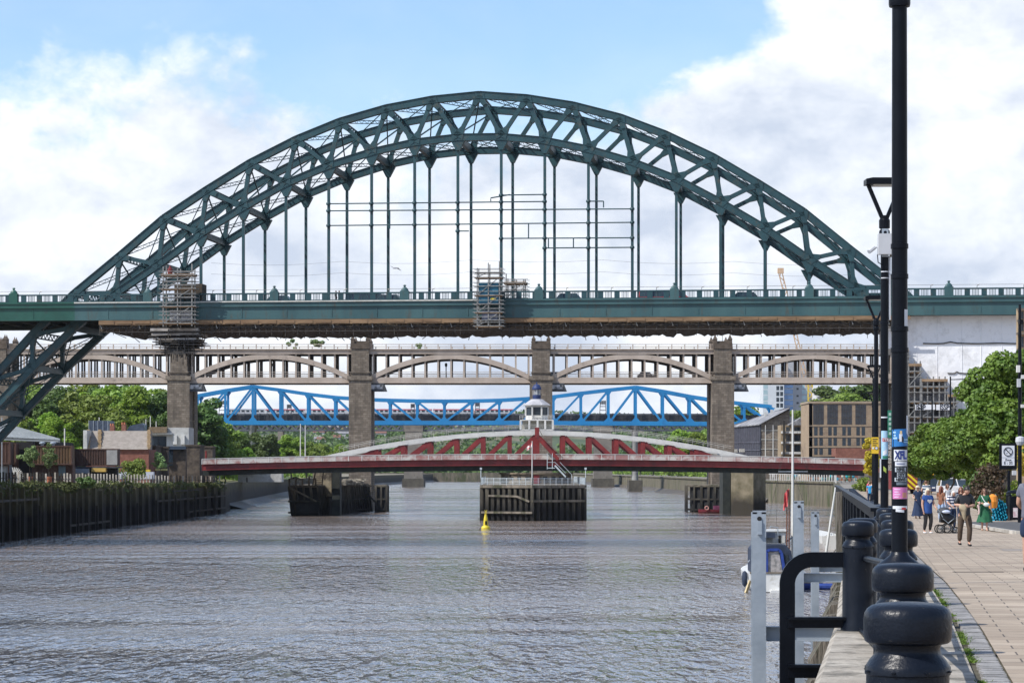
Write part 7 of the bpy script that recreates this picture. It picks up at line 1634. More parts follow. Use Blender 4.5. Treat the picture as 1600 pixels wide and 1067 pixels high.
m_ = MB(); m_.box(XP(1581, Yd), XP(1587, Yd), Yd-.2, Yd, ZP(742, Yd), ZP(735, Yd)); m_.build('sign_lamp', M_boxg, t)
Yd = 122; t = thing('litter_bin', 'black litter bin with a faded pink and white poster at the right edge', 'bin', (XP(1587, Yd), Yd+.3, gz(Yd)))
boxpart(t, 'body', 1578, 1597, 775, 812, Yd, 0, .5, M_black); m_ = MB(); m_.lathe([(.42, 0), (.42, .06), (.3, .14), (.05, .18)], (XP(1587.5, Yd), Yd+.25, ZP(771, Yd)), 18); m_.build('lid', M_black, t)
boxpart(t, 'poster', 1583, 1592, 793, 808, Yd, -.03, -.004, mat('faded_poster', (.45, .28, .32), (.62, .6, .6), 8, .7))
# crumpled turquoise tarpaulin
m_ = MB(); nx2, nz2 = 16, 12; Yd = 122; g = []
for j in range(nz2+1):
    row = []
    for i in range(nx2+1):
        u, v = i/nx2, j/nz2; px = 1551+u*23+2*v; hgt = (1-v); x = XP(px, Yd); top = ZP(779+6*abs(u-.45)**1.2*3, Yd); z = gz(Yd)+(top-gz(Yd))*v; y_ = Yd+.1+v*.5+.16*math.sin(i*2.1+j*.9)+.13*math.sin(j*2.7-i*1.3); row.append((x, y_, z+.03*math.sin(i*3+j)))
    g.append(row)
for j in range(nz2):
    for i in range(nx2): m_.quad(g[j][i], g[j][i+1], g[j+1][i+1], g[j+1][i])
m_.prism([g[nz2][0], g[nz2][nx2], (g[nz2][nx2][0], Yd+1.4, g[nz2][nx2][2]-.2), (g[nz2][0][0], Yd+1.4, g[nz2][0][2]-.2)], (0, 0, -.03))
single(m_, 'tarpaulin', mat('turquoise_tarp', (.008, .15, .24), (.02, .25, .36), 1.4, .45), 'crumpled turquoise tarpaulin heap behind the woman in green', 'tarpaulin')
m_ = MB(); m_.lathe([(.2, 0), (.26, .3), (.22, .55), (.06, .66)], (XP(1551, 121.4), 121.4, gz(121)+.62), 12); single(m_, 'orange_bag', flat('orange_cloth', (.62, .22, .02)), 'orange bag standing against the turquoise tarpaulin', 'bag')
# shrubs
bush(1547, 130, gz(130)+.6, 2.9, 2.3, L_brown, 'dark copper-leaved shrub behind the woman in green', 201, 2300, .11)
bush(1583, 130, gz(118), 1.9, 2.0, L_yellow, 'yellow-green shrub behind the zone sign post', 202, 1500, .10)
bush(1606, 126, gz(112)+2.2, 1.9, 1.6, L_gold, 'golden foliage hanging at the right edge beside the zone sign', 203, 420, .12)
bush(1530, 138, gz(138), 1.8, 2.4, L_dark, 'dark green shrub left of the copper shrub', 204, 3000, .12)
bush(1361, 300, gz(300)+1.2, 2.6, 5.0, L_gold, 'tall yellow bush beside the third lamp post', 205, 3000, .2)
bush(1352, 290, gz(290), 2.4, 1.6, L_mid, 'low green bush under the tall yellow bush', 206, 1400, .2)
m_ = MB(); 
for (px, c) in ((1354, 0),): pass
# ---------------------------------------------------------------- street beyond the trees
def car(name, label, cat, loc, rz, c, L_=4.3, W_=1.78, H_=1.5, group=None, van=False):
    t = thing(name, label, cat, loc, group, rz)
    m = mat('car_paint_'+label[:14].replace(' ', '_'), c, tuple(min(.8, v*1.1+.003) for v in c), 2, .25)
    def P3(pr, w_, z=0): return pr
    hb_ = H_*.56
    m_ = MB(); pr = [(-L_/2, .3), (-L_/2, hb_*.95), (-L_*.3, hb_*1.02), (L_*.32, hb_*1.02), (L_/2, hb_*.95), (L_/2, .3)] if not van else [(-L_/2, .35), (-L_/2, hb_), (L_/2, hb_), (L_/2, .35)]
    m_.prism([(-W_/2, y, z) for y, z in pr], (W_, 0, 0)); body = m_.build('body', m, None); body.parent = t
    m_ = MB(); top = [(-L_*.30, hb_), (-L_*.16, H_), (L_*.30, H_), (L_*.44, hb_)] if not van else [(-L_*.47, hb_), (-L_*.36, H_), (L_*.49, H_), (L_*.5, hb_)]
    n0 = len(m_.v)
    for (y, z) in top:
        w_ = W_/2-.04 if z < H_-.1 else W_/2-.20
        m_.v += [(-w_, y, z), (w_, y, z)]
    m_.f += [(0, 1, 3, 2), (2, 3, 5, 4), (4, 5, 7, 6), (0, 2, 4, 6), (1, 7, 5, 3)]; g_ = m_.build('cabin_glass', M_glass, None); g_.parent = t
    m_ = MB(); m_.box(-W_/2+.22, W_/2-.22, top[1][0]-.03, top[2][0]+.03, H_-.02, H_+.03)
    for sg in (-1, 1):
        for a, b in ((0, 1), (3, 2)): m_.bar((sg*(W_/2-.05), top[a][0], top[a][1]), (sg*(W_/2-.19), top[b][0], top[b][1]), .07, .07)
    r_ = m_.build('roof', m, None); r_.parent = t
    for sx in (-1, 1):
        for sy in (-1, 1):
            m_ = MB(); m_.lathe([(.001, -.1), (.31, -.09), (.33, 0), (.31, .09), (.001, .1)], (0, 0, 0), 16); m_.v = [(v[2]+sx*(W_/2-.1), v[0]+sy*L_*.31, v[1]+.33) for v in m_.v]; w_ = m_.build('wheel', M_dark, None); w_.parent = t
        m_ = MB(); m_.box(sx*(W_/2-.22)-.16, sx*(W_/2-.22)+.16, -L_/2-.02, -L_/2-.002, hb_*.72, hb_*.9); l_ = m_.build('headlight', mat('headlight', (.6, .6, .6), None, 2, .2), None); l_.parent = t
        m_ = MB(); m_.box(sx*(W_/2-.16)-.12, sx*(W_/2-.16)+.12, L_/2+.002, L_/2+.02, hb_*.68, hb_*.95); l_ = m_.build('tail_light', mat('tail_light', (.4, .02, .02), None, 2, .3), None); l_.parent = t
    m_ = MB(); m_.box(-.26, .26, -L_/2-.025, -L_/2-.005, .42, .54); p_ = m_.build('number_plate', M_white, None); p_.parent = t
    return t
car('parked_car', 'dark blue car parked behind the striped-shirt man', 'car', (XP(1460, 258), 258, gz(258)), 0.1, (.02, .035, .09))
car('parked_car', 'white car parked left of the middle promenade tree trunk', 'car', (XP(1481, 250), 250, gz(250)), -.05, (.6, .61, .63), H_=1.62)
car('parked_car', 'pale silver car parked right of the middle tree trunk', 'car', (XP(1501, 254), 254, gz(254)), math.pi-.1, (.5, .52, .54))
car('parked_car', 'grey van parked at the far end of the promenade by the shopfronts', 'van', (XP(1430, 300), 300, gz(300)), 0.2, (.2, .21, .22), 5, 1.9, 2.1, van=True)
# fire engine, rear towards us
Yd = 262; t = thing('fire_engine', 'rear of a red and yellow chevroned fire engine right of the stickered post', 'fire engine', (XP(1415, Yd), Yd+3.5, gz(Yd)))
x0, x1 = XP(1396, Yd), XP(1434, Yd); z0 = gz(Yd)
m_ = MB(); m_.box(x0, x1, Yd+.05, Yd+7.5, z0+.45, z0+3.0); m_.build('body', M_red, t)
m_ = MB(); n = 26
for i in range(n):
    xa = x0+.05+(x1-x0-.1)*i/n; xb = x0+.05+(x1-x0-.1)*(i+1)/n; half = abs((xa+xb)/2-(x0+x1)/2)
    z = z0+.5-1.2
    while z < z0+2.2:
        za = max(z0+.5, z+(1.25-half)*.9); zb = min(z0+2.25, z+(1.25-half)*.9+.27)
        if zb > za: m_.box(xa, xb+.001, Yd+.02, Yd+.048, za, zb)
        z += .56
m_.build('chevron_stripes', mat('chevron_yellow', (.66, .50, .01), (.7, .56, .03), 2, .5), t)
m_ = MB(); m_.box(x0+.1, x1-.1, Yd+.01, Yd+.047, z0+2.35, z0+2.9); m_.build('rear_panel', M_white, t)
for q in (x0+.35, x1-.35): m_ = MB(); m_.lathe([(.001, -.14), (.48, -.13), (.5, 0), (.48, .13), (.001, .14)], (0, 0, 0), 16); m_.v = [(v[2]+q, v[0]+Yd+1.6, v[1]+z0+.5) for v in m_.v]; m_.build('wheel', M_dark, t)
m_ = MB(); m_.box(x0+.3, x1-.3, Yd+.4, Yd+.9, z0+3.0, z0+3.15); m_.build('light_bar', mat('blue_beacon', (.02, .08, .5), None, 2, .3), t)
fr = thing('white_railing', 'white railing gates in the street behind the tree trunks', 'railing', (XP(1492, 290), 290, gz(290))); m_ = MB(); px = 1470
while px < 1512: m_.box(XP(px, 290)-.05, XP(px, 290)+.05, 290, 290.1, gz(290), gz(290)+2.6); px += 3.2
m_.box(XP(1470, 290), XP(1511, 290), 289.95, 290.15, gz(290)+2.5, gz(290)+2.6); m_.box(XP(1470, 290), XP(1511, 290), 289.95, 290.15, gz(290)+1.2, gz(290)+1.3); m_.build('bars', M_white, fr)
for px, Yd, c, lb in ((1456, 280, (.6, .32, .02), 'amber sign glowing orange above the parked cars at left'), (1495, 280, (.62, .35, .02), 'orange hanging sign above the parked cars at centre')):
    m_ = MB(); m_.box(XP(px-4, Yd), XP(px+3, Yd), Yd, Yd+.2, ZP(742, Yd), ZP(736, Yd)); m_.bar((XP(px, Yd), Yd+.1, gz(Yd)), (XP(px, Yd), Yd+.1, ZP(742, Yd)), .1, .1); single(m_, 'orange_sign', flat('orange_sign', c), lb, 'sign', 'orange street signs')
# buildings at the right edge
t = building('ornate_building', 'tan ornate stone building at the extreme right edge above the trees', 'building', 1590.5, 1700, 482, 240, .8, mat('ornate_stone', (.26, .19, .11), (.38, .29, .18), 1.5, .9, 0, .4, 5))
for y in (482, 500, 520, 545): boxpart(t, 'cornice', 1588.5-(y == 520)*1, 1702, y, y+3.2, 240, -.5, -.002, M_stone)
windows(t, 240, [(1594, 1599), (1606, 1614)], [(487, 498), (505, 517), (526, 542)])
m_ = MB(); x_ = ex(46)+2.0; m_.box(x_, x_+.9, 46, 46.16, gz(46)-.05, gz(46)+.006); struct(m_, 'channel_drain', M_dark)
m_ = MB(); m_.box(ex(58)+5.2, ex(58)+5.9, 58, 58.7, gz(58)-.05, gz(58)+.008); struct(m_, 'drain_cover', mat('iron_cover', (.05, .045, .04), (.10, .09, .08), 20, .7))
for q, (yy_, xo, w_, l_) in enumerate(((33, 3.2, 1.3, .9), (50, 6.5, 2.4, 1.4), (66, 4.0, 1.9, 2.7))):
    m_ = MB(); x_ = ex(yy_)+xo; m_.quad((x_, yy_, gz(yy_)+.004), (x_+w_, yy_, gz(yy_)+.004), (x_+w_+.15*l_, yy_+l_, gz(yy_+l_)+.004), (x_+.15*l_, yy_+l_, gz(yy_+l_)+.004)); struct(m_, 'paving_patch', mat('patched_paving', (.20, .175, .15), (.27, .24, .21), 2.5, .9, 0, .2, 20))
# road surface beside the promenade and its kerb
m_ = MB()
for a, b in ((94, 104), (104, 120)):
    m_.quad((XP(1590, 94)+(a-94)*.06, a, gz(a)+.004), (60, a, gz(a)+.004), (60, b, gz(b)+.004), (XP(1590, 94)+(b-94)*.06, b, gz(b)+.004))
struct(m_, 'road', mat('asphalt_grey', (.055, .055, .055), (.09, .09, .09), 3, .9, 0, .4, 30))
m_ = MB(); m_.bar((XP(1590, 94)-.1, 93.9, gz(94)+.06), (XP(1590, 94)+1.5, 120, gz(120)+.06), .2, .12); m_.bar((XP(1590, 94)-.1, 93.9, gz(94)+.06), (60, 93.9, gz(94)+.06), .2, .12); struct(m_, 'kerb', M_concrete)
# ================================================================ boats
Yd = 207; t = thing('moored_motor_boat', 'white motor sailer with navy canopy and tall mast moored at the quay, stern to us', 'boat', (21.2, Yd+5, 0))
M_hull = mat('white_gelcoat', (.62, .63, .62), (.70, .71, .70), .8, .3, c3=(.42, .4, .34), s3=1.3, t3=(.55, .75)); M_navy = mat('navy_canvas', (.015, .025, .05), (.03, .045, .08), 2, .8); M_cobalt = mat('cobalt_canvas', (.012, .04, .22), (.02, .06, .30), 2, .7)
def bx(a, b, y0, y1, d0, d1, m, nm):
    m_ = MB(); m_.box(XP(a, Yd), XP(b, Yd), Yd+d0, Yd+d1, ZP(y1, Yd), ZP(y0, Yd)); return m_.build(nm, m, t)
m_ = MB(); hull(m_, 10.5, 4.1, 1.55, (XP(1206, Yd), Yd+5.4, 0), math.pi/2, sheer=.35); m_.build('hull', M_hull, t)
m_ = MB(); m_.prism([P(1172, 896, Yd), P(1243, 896, Yd), P(1243, 917, Yd), P(1236, 924, Yd), P(1178, 924, Yd), P(1170, 912, Yd)], (0, .5, 0)); m_.build('transom', M_hull, t)
bx(1203, 1221, 921, 931, -.9, 0, M_hull, 'swim_platform'); bx(1172, 1242, 893.5, 896, -.05, .3, M_timber_l, 'rubbing_strake')
m_ = MB(); m_.prism([P(1174, 893, Yd+.4), P(1174, 858, Yd+.4), P(1180, 851, Yd+.4), P(1228, 851, Yd+.4), P(1236, 860, Yd+.4), P(1241, 893, Yd+.4)], (0, 3.2, 0)); m_.build('canopy', M_navy, t)
m_ = MB(); 
pts = [P(1198, 896, Yd+.3), P(1198, 861, Yd+.3), P(1203, 858.5, Yd+.3), P(1217, 858.5, Yd+.3), P(1221, 863, Yd+.3), P(1226, 896, Yd+.3)]
for a, b in zip(pts, pts[1:]): m_.bar(a, b, .12, .22, SY)
m_.build('canopy_frame', M_cobalt, t)
m_ = MB(); m_.prism([P(1199.5, 895, Yd+.36), P(1199.5, 862, Yd+.36), P(1217, 861, Yd+.36), P(1223, 895, Yd+.36)], (0, .02, 0)); m_.build('clear_window', mat('clear_vinyl', (.20, .20, .20), (.48, .45, .44), 3.5, .2), t)
m_ = MB(); m_.prism([P(1228, 892, Yd+.36), P(1226, 866, Yd+.36), P(1231, 866, Yd+.36), P(1237, 892, Yd+.36)], (0, .02, 0)); m_.build('side_window', M_glass, t)
bx(1195, 1236, 832, 850.6, 3.8, 6.5, M_hull, 'wheelhouse'); bx(1199, 1214, 842.5, 849, 3.74, 3.79, mat('pale_window', (.3, .33, .35), (.5, .52, .52), 3, .2), 'window'); bx(1190, 1216, 833, 841, 2.4, 3.79, M_navy, 'dodger'); bx(1186, 1240, 829.4, 831.9, 3.6, 6.8, M_hull, 'wheelhouse_roof')
bx(1224, 1228, 838, 850, 3.72, 3.79, M_dark, 'door_gap'); bx(1230, 1234, 838, 850, 3.6, 3.79, M_white, 'door_post')
m_ = MB(); m_.tube([P(1238.6, 885, Yd+5), P(1238.6, 760, Yd+5), P(1238.6, 640, Yd+5)], [.12, .11, .07], 10); m_.build('mast', M_white, t, True)
m_ = MB(); m_.bar(P(1216, 736.5, Yd+5), P(1262, 736.5, Yd+5), .07, .06); m_.bar(P(1228, 846, Yd+4), P(1240, 838, Yd+4), .12, .12)
m_.build('spreader', M_galv, t)
m_ = MB()
for (a, b) in (((1216, 737), (1238, 645)), ((1262, 737), (1238, 645)), ((1216, 737), (1212, 850)), ((1262, 737), (1266, 850)), ((1238, 650), (1196, 832)), ((1238, 737), (1258, 790))): m_.bar(P(*a, Yd+5), P(*b, Yd+5), .022, .022)
m_.build('rigging', M_scafd, t)
m_ = MB()
for px in (1229.5, 1233): m_.tube([P(px, 870, Yd+3.5), P(px, 765, Yd+3.5)], .055, 7)
m_.build('varnished_spar', mat('varnished_wood', (.10, .035, .02), (.17, .06, .03), 3, .4), t)
m_ = MB(); g = [[P(1233-i*1.2-(j*.35), 762+j*4+i*1.4+1.2*math.sin(i*1.7+j), Yd+3.4+.12*math.sin(i*1.5+j*.7)) for i in range(7)] for j in range(8)]
for j in range(7):
    for i in range(6): m_.quad(g[j][i], g[j][i+1], g[j+1][i+1], g[j+1][i])
m_.build('red_ensign', mat('red_ensign', (.50, .05, .06), (.62, .14, .13), 3, .8), t, recalc=False)
m_ = MB()
for (a, b) in (((1203, 822), (1215, 824)), ((1215, 824), (1216, 836)), ((1204, 822), (1203, 826)), ((1190, 858), (1176, 862)), ((1169, 878), (1176, 868))): m_.tube([P(*a, Yd+2), P(*b, Yd+2)], .04, 6)
m_.build('davit', M_galv, t)
m_ = MB(); m_.lathe([(.02, -.7), (.2, -.5), (.24, 0), (.2, .45), (.05, .6)], P(1163.5, 903, Yd+1), 12); m_.build('fender', M_navy, t, True)
m_ = MB(); m_.bar(P(1172, 907, Yd-.2), P(1165, 927, Yd-.8), .12, .3); m_.build('boarding_ladder', mat('yellow_wood', (.42, .33, .18), None, 3), t)
bx(1222, 1240, 919, 924, -.3, -.01, M_cobalt, 'blue_stripe')
# dinghy pontoon behind the boat with blue barrels
t = thing('pontoon', 'low weathered pontoon with blue floats behind the steel piles', 'pontoon', (XP(1278, 212), 214, 0)); Yd = 212
m_ = MB(); m_.box(XP(1242, Yd), XP(1311, Yd), Yd, Yd+8, .35, .75); m_.build('deck', M_concrete, t)
m_ = MB()
for q in range(6): x = XP(1246+q*11, Yd); m_.lathe([(.001, -.55), (.26, -.5), (.28, 0), (.26, .5), (.001, .55)], (0, 0, 0), 10); m_.v[-50:] = [(v[2]+x, v[1]+Yd-.1, v[0]+.25) for v in m_.v[-50:]]
m_.build('floats', M_cobalt, t)
m_ = MB(); m_.box(XP(1242, Yd), XP(1311, Yd), Yd+.3, Yd+8, -.6, .349); m_.build('weedy_hull', mat('weedy', (.03, .04, .015), (.08, .08, .03), 2), t)
t = thing('moored_boat', 'pale boat foredeck with small cleats beyond the smallest steel pile', 'boat', (XP(1295, 320), 322, 0)); m_ = MB(); hull(m_, 9, 2.8, 1.7, (XP(1291, 320), 321, 0), math.pi/2+.05, sheer=.3); m_.build('hull', M_hull, t)
m_ = MB()
for q in range(7): p = P(1279+q*4, 850-q*1.2, 318); m_.bar(p, p+UPZ*.9, .07, .07)
m_.bar(P(1279, 840, 318), P(1303, 833, 318), .05, .05); m_.build('guard_rail', M_galv, t)
t = thing('mooring_float', 'red round float hanging by a rope from the quay edge behind the ladder hoop', 'float', P(1291, 885, 100)); m_ = MB(); m_.lathe([(.02, -.2), (.16, -.14), (.2, 0), (.16, .14), (.02, .2)], P(1291, 883, 100), 14); m_.build('ball', flat('float_red', (.5, .03, .03)), t, True)
m_ = MB(); m_.tube([P(1291, 878, 100), Vector((ex(100)+.1, 100, gz(100)+.03))], .02, 5); m_.build('rope', M_scafd, t)

# ================================================================ people
def skin_parts(nodes, edges, root, sub=1):
    """nodes {name: (x,y,z,r)} -> evaluated smooth mesh (verts, faces)"""
    names = list(nodes); idx = {n: i for i, n in enumerate(names)}
    me = bpy.data.meshes.new('sk'); me.from_pydata([nodes[n][:3] for n in names], [(idx[a], idx[b]) for a, b in edges], [])
    o = bpy.data.objects.new('sk', me); COL.objects.link(o)
    md = o.modifiers.new('s', 'SKIN'); md.use_smooth_shade = True
    sv = me.skin_vertices[0].data
    for n in names:
        r = nodes[n][3]; rr = r if isinstance(r, tuple) else (r, r); sv[idx[n]].radius = rr; sv[idx[n]].use_root = (n == root)
    s2 = o.modifiers.new('u', 'SUBSURF'); s2.levels = sub; s2.render_levels = sub
    dg = bpy.context.evaluated_depsgraph_get(); ev = o.evaluated_get(dg); m2 = ev.to_mesh()
    vs = [tuple(v.co) for v in m2.vertices]; fs = [tuple(p.vertices) for p in m2.polygons]; ev.to_mesh_clear()
    bpy.data.objects.remove(o); bpy.data.meshes.remove(me); return vs, fs
def addm(mb, vf):
    n = len(mb.v); mb.v += vf[0]; mb.f += [tuple(i+n for i in f) for f in vf[1]]; return mb
def ellipsoid(mb, c, rx, ry, rz_, n=12, m=8, shape=None):
    prof = []
    base = len(mb.v)
    for i in range(m+1):
        a = -math.pi/2+math.pi*i/m
        for k in range(n):
            q = 2*math.pi*k/n; x, y, z = math.cos(a)*math.cos(q), math.cos(a)*math.sin(q), math.sin(a)
            if shape: x, y, z = shape(x, y, z)
            mb.v.append((c[0]+x*rx, c[1]+y*ry, c[2]+z*rz_))
    for i in range(m):
        for k in range(n): mb.f.append((base+i*n+k, base+i*n+(k+1) % n, base+(i+1)*n+(k+1) % n, base+(i+1)*n+k))
    return mb
SKIN = mat('skin', (.42, .24, .17), (.50, .30, .22), 8, .6); SKIN2 = mat('skin_tanned', (.34, .19, .13), (.42, .25, .18), 8, .6)
EYE = flat('eye_dark', (.02, .018, .016)); LIP = flat('lip', (.32, .10, .09))
BASE = dict(pel=(0, 0, .95), wai=(0, 0, 1.09), che=(0, 0, 1.28), nb=(0, .01, 1.44), nk=(0, 0, 1.51), hd=(0, -.015, 1.62),
            shL=(.17, 0, 1.41), elL=(.225, .02, 1.14), wrL=(.225, -.05, .90), shR=(-.17, 0, 1.41), elR=(-.225, .02, 1.14), wrR=(-.225, -.05, .90),
            hpL=(.09, 0, .90), knL=(.10, -.02, .50), anL=(.10, .02, .09), hpR=(-.09, 0, .90), knR=(-.10, -.02, .50), anR=(-.10, .02, .09))
def person(label, px, Yd, yaw, height, pose=None, top=None, sleeve='short', bottom=None, bstyle='trousers', hair=None, hstyle='short', shoes=None, build_=1.0, skin=SKIN, group=None, sunglasses=False, hem=.86, zoff=0.0, sub=1):
    J = dict(BASE); J.update(pose or {}); s = height/1.73
    root = thing('person', label, 'person', (XP(px, Yd), Yd, gz(Yd)+zoff), group, yaw); root.scale = (s, s, s)
    W = build_
    def nn(k, r): return (*J[k], r)
    def mid(a, b, f=.5): return tuple(J[a][i]*(1-f)+J[b][i]*f for i in range(3))
    nd_ = dict(pel=nn('pel', (.13*W, .10*W)), wai=nn('wai', (.115*W, .09*W)), che=nn('che', (.13*W, .10*W)), nb=nn('nb', (.075, .065)), nk=nn('nk', .05), jaw=(J['hd'][0], J['hd'][1], J['hd'][2]-.06, .05))
    ed = [('pel', 'wai'), ('wai', 'che'), ('che', 'nb'), ('nb', 'nk'), ('nk', 'jaw')]
    for S_ in 'LR':
        nd_['sh'+S_] = nn('sh'+S_, .052*W); nd_['el'+S_] = nn('el'+S_, .038*W); nd_['wr'+S_] = nn('wr'+S_, .025)
        nd_['ua'+S_] = (*mid('sh'+S_, 'el'+S_), .045*W); nd_['fa'+S_] = (*mid('el'+S_, 'wr'+S_, .35), .038*W)
        w_ = Vector(J['wr'+S_]); d_ = (w_-Vector(J['el'+S_])).normalized(); hnd = w_+d_*.07; nd_['ha'+S_] = (*hnd, (.032, .018))
        ed += [('che', 'sh'+S_), ('sh'+S_, 'ua'+S_), ('ua'+S_, 'el'+S_), ('el'+S_, 'fa'+S_), ('fa'+S_, 'wr'+S_), ('wr'+S_, 'ha'+S_)]
        nd_['hp'+S_] = nn('hp'+S_, .085*W); nd_['th'+S_] = (*mid('hp'+S_, 'kn'+S_), .072*W); nd_['kn'+S_] = nn('kn'+S_, .052*W); nd_['ca'+S_] = (*mid('kn'+S_, 'an'+S_, .35), .052*W); nd_['an'+S_] = nn('an'+S_, .034)
        a_ = J['an'+S_]; nd_['to'+S_] = (a_[0]*1.08, a_[1]-.15, a_[2]-.055, (.042, .025))
        ed += [('pel', 'hp'+S_), ('hp'+S_, 'th'+S_), ('th'+S_, 'kn'+S_), ('kn'+S_, 'ca'+S_), ('ca'+S_, 'an'+S_), ('an'+S_, 'to'+S_)]
    mb = MB(); addm(mb, skin_parts(nd_, ed, 'pel', sub))
    h = Vector(J['hd'])
    def hs(x, y, z):
        if y < -.2: y -= .10*max(0, 1-abs(z+.1)*5)*max(0, 1-abs(x)*4)      # nose
        if z < -.2: x *= 1-.28*(-z-.2); y *= 1-.12*(-z-.2)
        return x, y, z
    ellipsoid(mb, h, .076, .094, .112, 16, 12, hs)
    for sg in (-1, 1): ellipsoid(mb, h+Vector((sg*.077, .012, -.008)), .012, .022, .032, 8, 6)
    for S_, sg in (('L', 1), ('R', -1)):
        w_ = Vector(J['wr'+S_]); d_ = (w_-Vector(J['el'+S_])).normalized(); sd_ = d_.cross(Vector((1, 0, 0))).normalized(); nrm = sd_.cross(d_)
        pc = w_+d_*.10
        for q, ln in enumerate((.062, .075, .078, .066)):
            b_ = pc+sd_*(.026-.017*q); mb.tube([b_-d_*.02, b_+d_*ln*.5-nrm*sg*.004, b_+d_*ln*.85-nrm*sg*.02], [.0085, .008, .006], 5)
        b_ = w_+d_*.045+sd_*.028; mb.tube([b_, b_+sd_*.022+d_*.03, b_+sd_*.026+d_*.058], [.010, .009, .007], 5)
    bo = mb.build('body', skin, None, True, recalc=True); bo.parent = root
    def part(name, m, f):
        m_ = MB(); f(m_); o = m_.build(name, m, None, True); o.parent = root; return o
    for sg in (-1, 1): part('eye', EYE, lambda m_: ellipsoid(m_, h+Vector((sg*.03, -.086, .006)), .012, .008, .007, 8, 6))
    part('mouth', LIP, lambda m_: ellipsoid(m_, h+Vector((0, -.088, -.052)), .022, .008, .007, 8, 6))
    if sunglasses: part('sunglasses', EYE, lambda m_: (ellipsoid(m_, h+Vector((.034, -.09, .008)), .028, .012, .02), ellipsoid(m_, h+Vector((-.034, -.09, .008)), .028, .012, .02), m_.bar(h+Vector((-.08, -.02, .012)), h+Vector((-.06, -.09, .012)), .006, .008), m_.bar(h+Vector((.08, -.02, .012)), h+Vector((.06, -.09, .012)), .006, .008)))
    if hair:
        def hf(m_):
            def cut(x, y, z): return (x, y if y > -.35 or z > .45 else -.35-(y+.35)*.0, z)
            ellipsoid(m_, h+Vector((0, .012, .028)), .089, .104, .108, 16, 10, lambda x, y, z: (x, max(y, -.45) if z < (.28 if hstyle != 'fringe' else -.02) else y*(1.12 if hstyle == 'fringe' else 1), max(z, -.6)))
            if hstyle == 'long':
                for sg in (-1, 1): m_.tube([h+Vector((sg*.06, -.02, .06)), h+Vector((sg*.088, 0, -.03)), h+Vector((sg*.09, .01, -.14)), h+Vector((sg*.075, .0, -.24))], [.035, .04, .042, .02], 8)
                m_.tube([h+Vector((0, .06, .03)), h+Vector((0, .095, -.08)), h+Vector((0, .10, -.24))], [.07, .08, .04], 10)
            if hstyle == 'bob':
                for sg in (-1, 1): m_.tube([h+Vector((sg*.06, -.02, .06)), h+Vector((sg*.09, 0, -.03)), h+Vector((sg*.082, .01, -.12))], [.035, .045, .03], 8)
                m_.tube([h+Vector((0, .06, .03)), h+Vector((0, .09, -.10))], [.07, .06], 10)
        part('hair', hair, hf)
    if top:
        def tf(m_):
            n2 = dict(pel=(J['pel'][0], J['pel'][1], hem+.03, (.158*W, .125*W)), hem=(J['pel'][0], J['pel'][1], hem-.03, (.162*W, .13*W)), wai=nn('wai', (.145*W, .115*W)), che=nn('che', (.155*W, .122*W)), nb=(J['nb'][0], J['nb'][1], J['nb'][2]-.01, (.085, .075)))
            e2 = [('hem', 'pel'), ('pel', 'wai'), ('wai', 'che'), ('che', 'nb')]
            for S_ in 'LR':
                n2['sh'+S_] = nn('sh'+S_, .072*W); e2.append(('che', 'sh'+S_)); q = 'el' if sleeve != 'short' else None
                if sleeve == 'short': n2['ua'+S_] = (*mid('sh'+S_, 'el'+S_, .62), .066*W); e2.append(('sh'+S_, 'ua'+S_))
                elif sleeve == 'half': n2['el'+S_] = (*mid('sh'+S_, 'el'+S_, .98), .066*W); e2.append(('sh'+S_, 'el'+S_))
                else:
                    n2['el'+S_] = nn('el'+S_, .055*W); n2['wr'+S_] = (*mid('el'+S_, 'wr'+S_, .88), .042*W); e2 += [('sh'+S_, 'el'+S_), ('el'+S_, 'wr'+S_)]
            addm(m_, skin_parts(n2, e2, 'che', sub))
        part('top' if bstyle != 'dress' else 'dress_bodice', top, tf)
